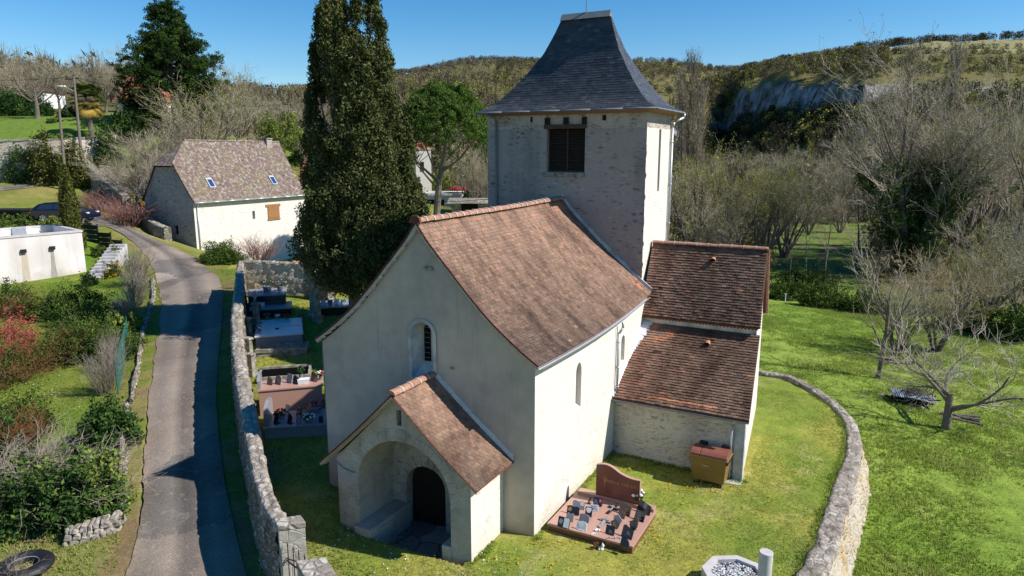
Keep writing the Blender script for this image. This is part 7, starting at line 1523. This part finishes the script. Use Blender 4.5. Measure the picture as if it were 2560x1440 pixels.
shrub_px(255,302,650,694,'bush of yellow orange blossom below the black fence panels', mat='shrub', tb=.4, flowers=('yellow', 60), size=.12); shrub_px(262,308,606,662,'loose green bush with rusty flowers in front of the fence panels', mat='shrub', tb=.4, flowers=('yellow', 14), size=.12)
shrub_px(222,266,612,642,'clump of blue green iris leaves beside the garden steps', mat='shrub', tb=.5, size=.3, dens=.5, up=2., name='iris_clump', cat='plant')
shrub_px(-40,110,532,582,'low hedge of green and ochre leaves behind the garage at the left', mat='shrub', tb=.5, dens=.8, d=56.6, size=.13); shrub_px(70,200,541,584,'bright green and yellow hedge between the garage and the car', mat='shrub', tb=.75, dens=.9, d=55.8, size=.13)
shrub_px(492,596,604,684,'clipped dark green hedge bush at the barn corner', mat='shrub', tb=.42, size=.10, dens=1.6, d=55)
shrub_px(-30,120,360,452,'grey green ivy hanging over the left of the high terrace wall', mat='ivy', tb=.42, d=68.2, dep=2.2, size=.16, dens=1.0); shrub_px(60,150,335,420,'yellow green conifer hedge on top of the terrace wall, left part', mat='cone', tb=.75, d=68, dep=1.6, size=.2, dens=1.1, up=-.4); shrub_px(130,218,335,425,'yellow green conifer hedge on the terrace wall beside the leaning pole', mat='cone', tb=.70, d=68, dep=1.6, size=.2, dens=1.1, up=-.4)
shrub_px(-80,60,222,300,'dark evergreen bush above the lawn at the left edge', mat='ivy', tb=.36, d=91, size=.22); shrub_px(20,120,236,300,'dark leafy bush left of the white house tree', mat='ivy', tb=.32, d=94, size=.22); shrub_px(110,150,296,330,'small rounded clipped bush on the upper lawn', mat='shrub', tb=.5, d=80, size=.15)
shrub_px(140,200,265,330,'dark holly bush between the two poles', mat='ivy', tb=.28, d=84, size=.2); shrub_px(222,300,300,355,'glossy laurel at the foot of the palm', mat='ivy', tb=.5, d=72, size=.2); shrub_px(262,350,268,352,'large glossy laurel right of the palm', mat='ivy', tb=.42, d=78, size=.22); shrub_px(330,410,275,345,'grey green bush below the red roofed house', mat='shrub', tb=.4, d=86, size=.22)
shrub_px(225,345,402,470,'flat hedge of dark green leaves above the ramp wall', mat='ivy', tb=.4, d=70, dep=2., size=.17, dens=.8); shrub_px(245,285,438,462,'red leaved low bush above the ramp wall', mat='redleaf', tb=.4, d=67, size=.14)
brush_px(262, 500, 462, 'pale pinkish leafless vine spilling over the ramp wall, upper part', nm='brush', wide=3.2, mats=pink, d=64); brush_px(318, 520, 478, 'pale pinkish leafless vine over the gate pillar', nm='brush', wide=3.2, mats=pink, d=62)
shrub_px(322,388,500,532,'patch of yellow flowers in the barn garden', mat='yellow', tb=.4, d=67, size=.12, name='flower_bed', cat='flowers')
shrub_px(640,700,285,350,'light green spring bush behind the barn roof', mat='shrub', tb=.85, d=98, size=.25); shrub_px(690,760,290,352,'yellow green bush under the distant lamp pole', mat='shrub', tb=.95, d=96, size=.25, flowers=('yellow', 12)); shrub_px(672,712,320,372,'bright yellow forsythia behind the barn ridge', mat='shrub', tb=.6, d=88, size=.2, flowers=('yellow', 60)); shrub_px(722,795,335,430,'dark green bushes right of the barn roof', mat='shrub', tb=.4, d=86, size=.22, flowers=('yellow', 20)); shrub_px(735,800,400,440,'orange and yellow flowering bush right of the barn', mat='redleaf', tb=.9, d=76, size=.16, flowers=('yellow', 30))
shrub_px(1075,1150,425,520,'yellow green bush behind the pine trunk', mat='shrub', tb=.8, d=96, size=.25); shrub_px(1150,1180,475,525,'small dark conifer at the end of the terrace house', mat='ever', tb=.45, d=82, size=.18); shrub_px(1150,1240,380,520,'tall ivy covered thicket left of the bell tower', mat='shrub', tb=.35, d=92, size=.25, dens=.6)
# mesh fence along the garden
f0 = on(322, 862); f1 = on(296, 985); t_ = thing('mesh_fence', V3(f0), 0, 'blue green wire mesh fence beside the besom shaped shrub', 'fence'); dv = V3(f1)-V3(f0)
mb = MB()
for k in range(40): p = dv*(k/39); mb.cyl(p, p+Vector((0,0,1.3)), .008, n=3)
for k in range(12): z_ = Vector((0,0,.08+k*.108)); mb.cyl(z_, dv+z_, .008, n=3)
mb.build('netting', M['mesh'], t_)
for k in range(4): mb = MB(); p = dv*(k/3); mb.cyl(p-Vector((0,0,.2)), p+Vector((0,0,1.4)), .025, n=6); mb.build('post', M['mesh'], t_)
# ---- individual bare trees
tree_px(93,105,84,'pollardbud','broad brown bare tree standing in front of the small white house', wide=1.25)
tree_px(30,120,100,'pollard','wide bare tree cut by the left edge of the photo', wide=1.3); tree_px(150,125,118,'oak','bare tree behind and right of the broad brown one'); tree_px(265,118,112,'oak','tallest bare grey tree left of the big evergreen', wide=1.1); tree_px(312,130,116,'oak','bare grey tree just in front of the red roofed house', wide=.9); tree_px(200,165,120,'oak','thin bare tree behind the palm')
tree_px(340,110,122,'oak','bare tree peeping out left of the big evergreen top')
tree_px(530,175,78,'multibud','many stemmed olive tinted bare tree right of the big evergreen', wide=1.3); tree_px(575,120,98,'oak','slender bare tree behind the many stemmed one', wide=.8); tree_px(480,235,72,'multi','low many stemmed bare tree over the barn ridge', wide=1.2); tree_px(600,215,100,'multi','bare bushy tree right of the many stemmed olive one', wide=1.2)
tree_px(655,220,112,'oak','bare tree above the barn ridge near the chimney'); tree_px(760,235,110,'oak','bare tree partly hidden by the giant cypress')
tree_px(350,318,66,'pollardbud','round headed budding tree in the barn garden', wide=1.0); tree_px(400,350,65,'pollard','pollarded tree with thick dark limbs beside the barn gable', wide=.8); tree_px(315,380,68,'multibud','small leafy budding tree at the left of the barn garden')
for px, pt, d in ((430,300,76),(520,315,78),(600,318,80)): tree_px(px, pt, d, 'brush', {430:'bare hedge shrub behind the left end of the barn ridge',520:'bare hedge shrub behind the middle of the barn ridge',600:'bare hedge shrub behind the right end of the barn ridge'}[px], name='bare_shrub', cat='shrub', wide=2.6)
tree_px(1180,340,84,'multi','grey bare tree between the pine and the bell tower', wide=1.2); tree_px(1215,380,80,'multi','bare bush tree right against the bell tower edge'); tree_px(770,330,84,'oak','bare tree leaning behind the left of the giant cypress', wide=.6)
# right side
tree_px(1712,125,112,'poplar','tall narrow bare poplar just right of the bell tower', name='poplar', wide=.85); tree_px(1697,170,116,'poplar','second narrow bare poplar beside the tall one', name='poplar', wide=.85); tree_px(1735,200,120,'poplar','third and shortest narrow bare poplar', name='poplar', wide=.8)
tree_px(1730,335,92,'willow','olive budding willow behind the chapel roof ridge', name='budding_tree', wide=1.2); tree_px(1830,375,86,'willow','yellow green many stemmed willow right of the poplars', name='budding_tree', wide=1.15); tree_px(1905,352,84,'willow','large yellow green willow over the right end of the chapel ridge', name='budding_tree', wide=1.25); tree_px(1960,400,90,'multibud','olive bare tree behind the large willow', wide=1.1); tree_px(1690,380,98,'multibud','olive bare tree tucked against the bell tower drainpipe', wide=1.1); tree_px(1780,470,80,'multi','grey brown bare tree behind the middle of the chapel ridge', wide=1.2)
gt_ = tree_px(2270,50,80,'giant','huge bare ivy clad tree dominating the right meadow', wide=1.1, rz=1.0)
q = np.random.default_rng(12); ic = []; it_ = []
for (a_, b_, r0_, r1_, l_) in GIANT:
    zf = a_.z; pr = (1.0 if l_ == 0 else .75 if l_ == 1 else .22 if l_ == 2 else 0) * max(0, 1 - (max(0, zf)/9.5)**1.5)
    for k in range(int(7*(b_-a_).length/1.0) + 1):
        if q.random() < pr*1.3: p = a_.lerp(b_, q.random()); sp_r = .25 + .75*(1-zf/10.)*(l_ < 2); ic.append((p.x + q.normal(0, sp_r*.6), p.y + q.normal(0, sp_r*.6), p.z + q.normal(0, .3))); it_.append(.50 + q.normal(0, .15))
for k in range(170): a_ = q.uniform(0, 6.28); r_ = q.uniform(.3, 2.3); ic.append((cos(a_)*r_, sin(a_)*r_, q.uniform(.3, 3.4))); it_.append(.45 + q.normal(0, .12))
V, Fq, T = leafq(np.array(ic), (.42,.42,.42), 22, .19, np.array(it_), .1, 0., q=q); me_ivy = np_mesh('ivy', V, Fq, M['ivy'], tint=T); link(bpy.data.objects.new('ivy', me_ivy), gt_)
tree_px(2400,120,88,'giant','second tall bare tree leaning right of the ivy clad giant', wide=.8, rz=2.2); tree_px(2455,215,96,'willow','yellow green budding tree right of the two giants', name='budding_tree', wide=1.0); tree_px(2540,150,74,'oak','dark barked bare tree at the right edge of the photo', wide=.6, rz=.4)
tree_px(2335,95,92,'poplar','slim bare poplar top rising between the two giant trees', name='poplar', wide=.8); tree_px(2225,110,96,'poplar','slim bare poplar behind the left of the ivy clad giant', name='poplar', wide=.8)
tree_px(2195,545,37.5,'walnut','upright bare young walnut tree in the meadow', wide=1.0, rz=.3)
P = on(2240, 890); plant_at(P, 'multi', 5.6, 'twin trunked bare bush tree behind the walnut', rz=1., wide=1.0)
tree_px(2340,600,44,'multibud','ochre budding tangled tree at the meadow edge', wide=1.25, mats={'leaves': recolor('multibud', 'leaves', 'budgold')})
tree_px(2362,765,30.6,'fruit','low spreading bare fruit tree in the right meadow', rz=2.2, wide=1.25)
tree_px(2470,480,58,'multi','grey purple bare thicket tree at the right, nearer than the giants', wide=1.2); tree_px(2560,560,50,'multi','bare thicket tree cut by the right edge', wide=1.2); tree_px(2420,600,56,'multibud','olive bare thicket tree below the giants', wide=1.1)
tree_px(2060,480,70,'slim','slim dark trunked young tree alone in the sunny clearing'); tree_px(2012,510,76,'slim','slim young tree left of the one in the clearing'); tree_px(2140,430,84,'slim','slim young tree at the left foot of the ivy clad giant', wide=1.2); tree_px(1972,560,72,'slim','thin sapling behind the bramble hedge', wide=.8)
shrub_px(1920,2040,700,770,'dense green bramble hedge below the clearing, left part', mat='shrub', tb=.42, d=62, dep=3, size=.15, dens=.8, n=14); shrub_px(2010,2150,705,785,'dense green bramble hedge below the clearing, right part', mat='shrub', tb=.38, d=58, dep=3, size=.15, dens=.8, n=14)
shrub_px(1930,2120,660,730,'dark brown bramble thicket behind the green hedge', mat='shrub', tb=.2, d=67, dep=3, size=.16, dens=.6); shrub_px(2120,2250,720,800,'dark bramble thicket left of the ochre budding tree', mat='shrub', tb=.25, d=56, dep=3, size=.15, dens=.7); shrub_px(2360,2500,750,840,'dark green bramble mass at the meadow edge on the right', mat='shrub', tb=.22, d=50, dep=4, size=.15, dens=.8); shrub_px(2460,2640,760,860,'dark bramble mass cut by the right edge of the photo', mat='shrub', tb=.28, d=47, dep=4, size=.15, dens=.8)
ORD = 'first second third fourth fifth sixth seventh eighth ninth tenth eleventh twelfth thirteenth fourteenth fifteenth sixteenth seventeenth eighteenth nineteenth twentieth twenty-first twenty-second twenty-third twenty-fourth'.split()
VL = [(1700,455,130,'oak'),(1765,460,140,'oak'),(1840,440,130,'multi'),(1870,470,118,'multi'),(1935,380,150,'oak'),(1990,420,125,'multi'),(2040,380,160,'oak'),(2085,400,140,'multi'),(2110,330,170,'oak'),(2160,380,130,'multi'),(2020,480,108,'multi'),(2100,470,112,'multi'),(2330,350,140,'oak'),(2420,340,150,'oak'),(2500,330,150,'oak'),(2480,420,110,'multi'),(2570,380,120,'oak'),(1880,360,190,'oak'),(1800,380,190,'oak'),(1960,360,200,'oak'),(2240,330,190,'oak'),(2350,420,110,'multi'),(2290,450,120,'multi')]
VORD = {(p[0], p[1]): ORD[i] for i, p in enumerate(sorted(VL))}
for px, pt, d, nm in VL:
    vk = VORD[(px, pt)]; tree_px(px, pt, d, nm, f'grey brown bare tree of the valley wood, {vk} from the left', group='bare trees of the valley wood', wide=1.2)
HL = [(-40,150,130,'oak'),(60,130,135,'oak'),(400,150,135,'oak'),(700,225,140,'oak'),(640,230,145,'oak'),(-80,130,110,'pollard'),(1000,240,150,'oak'),(1060,230,170,'oak'),(1160,250,150,'oak'),(800,240,150,'oak')]
HORD = {(p[0], p[1]): ORD[i] for i, p in enumerate(sorted(HL))}
for px, pt, d, nm in HL:
    tree_px(px, pt, d, nm, f'grey bare tree on the hillside behind the village, {HORD[(px, pt)]} from the left', group='bare trees on the hillside', wide=1.1)
# ---- far woods (one mass each)
M['woods'] = m_leaf('woodland_foliage', [(.018,.024,.012),(.065,.06,.036),(.135,.11,.07),(.20,.165,.11),(.18,.165,.06),(.30,.30,.06)], .1)
def wood_unit(q, h_, kind):
    """low detail tree: twigs fanned upward and leaf clumps; returns quads"""
    ns, nl = kind
    a = q.uniform(0, 2*pi, ns); b = q.uniform(.02, .62, ns); st = np.stack([np.zeros(ns), np.zeros(ns), q.uniform(.05, .45, ns)*h_], 1); L = h_*q.uniform(.35, .62, ns); d = np.stack([np.cos(a)*np.sin(b), np.sin(a)*np.sin(b), np.cos(b)], 1); en = st + d*L[:, None]; w_ = np.stack([-np.sin(a), np.cos(a), 0*a], 1)*h_*.009
    V = np.stack([st-w_, st+w_, en+w_*.3, en-w_*.3], 1).reshape(-1, 3); Fq = np.arange(ns*4).reshape(-1, 4)
    if nl:
        u = q.normal(size=(nl, 3)); u /= np.linalg.norm(u, axis=1)[:, None]; C = u*np.array([.34,.34,.36])*h_*q.uniform(.6, 1.05, (nl, 1)) + np.array([0,0,.58*h_]); V2, F2, _ = leafq(C, .02*h_, 1, h_*.11, .5, q=q); Fq = np.r_[Fq, F2+len(V)]; V = np.r_[V, V2]
    return V, Fq
def woods(name, label, zones, seed):
    q = np.random.default_rng(seed); uk = {}; parts = []
    for (p0, p1, d0, d1, n, h0, h1_, kind, tf) in zones:
        if kind not in uk: uk[kind] = [wood_unit(q, 1., kind) for _ in range(6)]
        pxs = q.uniform(p0, p1, n); ds = np.sqrt(q.uniform(d0**2, d1**2, n)); ds = unwarp(ds, np.arctan((pxs-1280)/F)); x = (pxs-1280)/F*ds*1.0; y = ds/CP*.985; z = H(x, y)
        for i in range(n):
            V, Fq = uk[kind][q.integers(6)]; h_ = q.uniform(h0, h1_); a = q.uniform(0, 6.28); c_, s_ = cos(a), sin(a); sc = h_*q.uniform(.8, 1.25); W = np.stack([(V[:, 0]*c_-V[:, 1]*s_)*sc+x[i], (V[:, 0]*s_+V[:, 1]*c_)*sc+y[i], V[:, 2]*h_+z[i]-.3], 1); tt = tf(q); parts.append((W, Fq, np.clip(tt+q.normal(0, .05, len(Fq)), 0, 1)))
    V, Fq, T = cat_(parts); link(bpy.data.objects.new(name, np_mesh(name, V, Fq, M['woods'], tint=T)), None, label, 'woodland', None, 'stuff')
pick = lambda *o: (lambda q: o[q.integers(len(o))] + q.normal(0, .03))
bare = (60, 12); mixd = (30, 50); bush = (8, 84)
woods('hillside_wood', 'tan and olive leafless wood covering the hillside behind the village', [(-500,800,125,330,560,8,12,bare,pick(.36,.42,.5,.55,.6)), (760,1500,160,330,420,9,13,bare,pick(.4,.5,.55,.6,.7)), (760,1500,330,620,1250,8,11,(36,30),pick(.38,.45,.52,.58,.72,.95,.2)), (760,1500,620,1000,800,7,10,bush,pick(.3,.4,.5,.55,.2)), (-500,800,330,640,500,8,11,(36,30),pick(.35,.45,.55,.9)), (1250,1900,560,960,900,7,10,bush,pick(.3,.4,.55,.7,.9,.1))], 1)
woods('valley_wood', 'grey brown leafless wood on the valley floor', [(1640,2900,150,400,950,8,12,bare,pick(.42,.5,.55,.68,.85,.3)), (1560,1800,330,520,200,8,11,bare,pick(.4,.5,.6))], 2)
woods('undergrowth', 'brown undergrowth and brambles below the bare trees of the valley', [(1640,1935,72,170,420,2,4.5,mixd,pick(.4,.55,.75,.9)), (2180,2900,66,170,620,2,4.5,mixd,pick(.3,.45,.7,.85)), (1930,2180,125,170,150,2,5,mixd,pick(.3,.4,.5)), (980,1300,95,170,200,3,7,mixd,pick(.3,.5,.7,.8))], 5)
woods('cliff_wood', 'dark wood with yellow green trees around the foot and top of the cliff', [(1720,2250,375,436,900,7,11,bush,pick(.02,.08,.12,.16,.06,.03,.97)), (2250,2900,385,450,420,7,10,bush,pick(.05,.12,.2,.5,.06,.9)), (1690,1860,400,560,260,7,10,bush,pick(.05,.12,.3,.75,.95)), (1740,2180,462,600,950,6,9,bush,pick(.25,.35,.55,.7,.8,.95,.12)), (2180,2900,470,540,420,4,7,bush,pick(.1,.2,.3,.7,.95))], 3)
woods('hedgerow_scrub', 'scattered hedges and scrub across the hilltop pasture', [(2120,2900,560,566,130,4,7,bush,pick(.1,.2,.35,.7)), (2150,2900,606,610,90,4,7,bush,pick(.15,.25,.4)), (2150,2900,560,720,130,3,5,bush,pick(.2,.3,.6)), (2100,2900,735,760,330,7,12,bush,pick(.08,.15,.25,.3)), (1560,1900,620,900,240,4,7,bush,pick(.15,.3,.4,.8))], 4)
# ---- grass
M['blade'] = m_leaf('grass_blades', [(.13,.19,.03),(.20,.29,.045),(.30,.36,.075),(.42,.42,.16)], .45)
def grass(name, label, n, dmin, dmax, az0, az1, hfun, mask, size, seed, tb, mat='blade'):
    q = np.random.default_rng(seed); a = np.arctan((q.uniform(az0, az1, n)-1280)/F); r_ = np.sqrt(q.uniform(dmin**2, dmax**2, n)); x = r_*np.sin(a); y = r_*np.cos(a); k = mask(x, y); x, y = x[k], y[k]; z = H(x, y); n = len(x)
    g1 = fbm(x, y, 3.0, 3, 71); g2 = fbm(x, y, .8, 3, 77); keep = q.random(n) < np.clip((g1*.5+g2*.8-.25)*2.2, .3, 1); x, y, z, g1, g2 = x[keep], y[keep], z[keep], g1[keep], g2[keep]; n = len(x)
    parts = []; nb = 4; X = np.repeat(x, nb)+q.normal(0, .03, n*nb); Y = np.repeat(y, nb)+q.normal(0, .03, n*nb); Z = np.repeat(z, nb)-.01; hh = size*q.uniform(.5, 1.5, n*nb)*np.repeat(.5+g1, nb); an = q.uniform(0, 2*pi, n*nb); ln = q.uniform(.1, .8, n*nb); w_ = hh*.16+.004
    B = np.stack([X, Y, Z], 1); sd = np.stack([-np.sin(an), np.cos(an), 0*an], 1)*w_[:, None]; tip = B + np.stack([np.cos(an)*ln*hh, np.sin(an)*ln*hh, hh], 1); mid = (B+tip)/2; V = np.stack([B-sd*.6, B+sd*.6, mid+sd*.8, tip], 1).reshape(-1, 3); T = np.clip(np.repeat(tb + (g2-.5)*.6 + (g1-.5)*.4, nb)+q.normal(0, .13, n*nb), 0, 1)
    link(bpy.data.objects.new(name, np_mesh(name, V, np.arange(len(V)).reshape(-1, 4), M[mat], tint=T)), None, label, 'grass', None, 'stuff')
_hw = lambda x, y: np.abs(((x-C0[0])*VV[0]+(y-C0[1])*VV[1])+3.3)
def inch(x, y):
    lx = (x-C0[0])*VV[0]+(y-C0[1])*VV[1]; ly = (x-C0[0])*UU[0]+(y-C0[1])*UU[1]
    return ((lx > -7.0) & (lx < 0) & (ly > -.7) & (ly < 18)) | ((lx > 0) & (lx < 4.5) & (ly > 6.2) & (ly < 13.2)) | ((lx > -5.1) & (lx < -.95) & (ly > -2.15) & (ly < 0)) | ((lx > .2) & (lx < 2.66) & (ly > .5) & (ly < 2.7)) | (np.hypot(x-5.42, y-15.22) < .82) | (np.hypot(x-cb_[0], y-cb_[1]) < .3)
def roadd(x, y): return dist_poly(x, y, RC)
MW = lambda x, y: ~inpoly(x, y, [tuple(outw(p, .9)) if 1 < i < len(cwi)-1 else tuple(p) for i, p in enumerate(cwi)] + [(2, -30), (-3000, -30), (-3000, 3000), (-60, 3000), tuple(wl(-12, 30)[:2])])
YI = lambda x, y: inpoly(x, y, POLY) & ~inch(x, y)
rl = lambda x, y: roadd(x, y) > 1.45 + .5*fbm(x, y, .7, 2, 91)
grass('lawn_grass', 'short mossy yellow green grass of the churchyard', 95000, 12, 32, 650, 2250, None, lambda x, y: YI(x, y) & rl(x, y), .035, 1, .60)
grass('meadow_grass', 'lush green meadow grass outside the curved wall', 300000, 12, 62, 1800, 4300, None, MW, .085, 2, .52)
grass('garden_grass', 'green garden grass left of the lane', 85000, 12, 56, -900, 900, None, lambda x, y: inpoly(x, y, POLY) & ~inch(x, y) & rl(x, y), .07, 3, .5)
def foot(x, y):
    pts = [[wl(-1.0,-1.9), wl(-.9,-.1), wl(0,-.05), wl(0,6.2), wl(4.45,6.15)], [wl(-5.15,-2.0), wl(-5.2,-.5), wl(-6.9,-.7), wl(-7.1,9)], [np.array([*p_, 0]) for p_ in cwi[1:]]]
    return np.minimum.reduce([dist_poly(x, y, np.array(P_)) for P_ in pts])
grass('wall_foot_weeds', 'longer weeds and grass tufts at the foot of the church walls', 150000, 14, 32, 650, 2250, None, lambda x, y: YI(x, y) & (foot(x, y) < .05 + .26*fbm(x, y, .6, 2, 17)), .07, 8, .5)
def specks(name, label, pts, r_, mat, seed):
    q = np.random.default_rng(seed); C = np.array(pts); V, Fq, T = leafq(C, r_, 5, r_*1.6, .5, .3, 0, q=q, flat=.6); link(bpy.data.objects.new(name, np_mesh(name, V, Fq, M[mat], tint=T)), None, label, 'flowers', None, 'stuff')
q = random.Random(6); dl = []
for (cx_, cy_, sx_, sy_, n) in [(1590,1180,60,15,26),(1740,1220,70,18,40),(1620,1330,30,30,26),(1350,1360,90,14,22),(1250,1395,60,20,16),(1700,1260,120,40,22),(1560,1160,20,10,8),(1480,1200,40,10,8),(1900,1270,80,60,10),(1850,1060,60,60,10),(1400,1420,120,20,18),(2100,1200,200,120,16),(1950,1150,60,60,14)]:
    for k in range(n):
        p = on(q.gauss(cx_, sx_*.6), q.gauss(cy_, sy_*.6)); 
        if not inch(np.array([p[0]]), np.array([p[1]]))[0]: dl.append((p[0], p[1], p[2]+.05))
specks('dandelions', 'scattered yellow dandelions in the churchyard grass', dl, .03, 'yellow', 1)
dl = []
for (cx_, cy_, sx_, sy_, n) in [(140,985,8,6,10),(100,920,60,30,14),(180,1010,60,30,12),(900,1350,60,20,14),(1050,1400,80,20,20),(1250,1400,60,20,14)]:
    for k in range(n): p = on(q.gauss(cx_, sx_), q.gauss(cy_, sy_)); dl.append((p[0], p[1], p[2]+.04))
M['daisy'] = m_leaf('white_petals', [(.6,.6,.6),(.8,.8,.78)], .1); specks('daisies', 'tiny white daisies in the grass of garden and churchyard', dl, .022, 'daisy', 2)
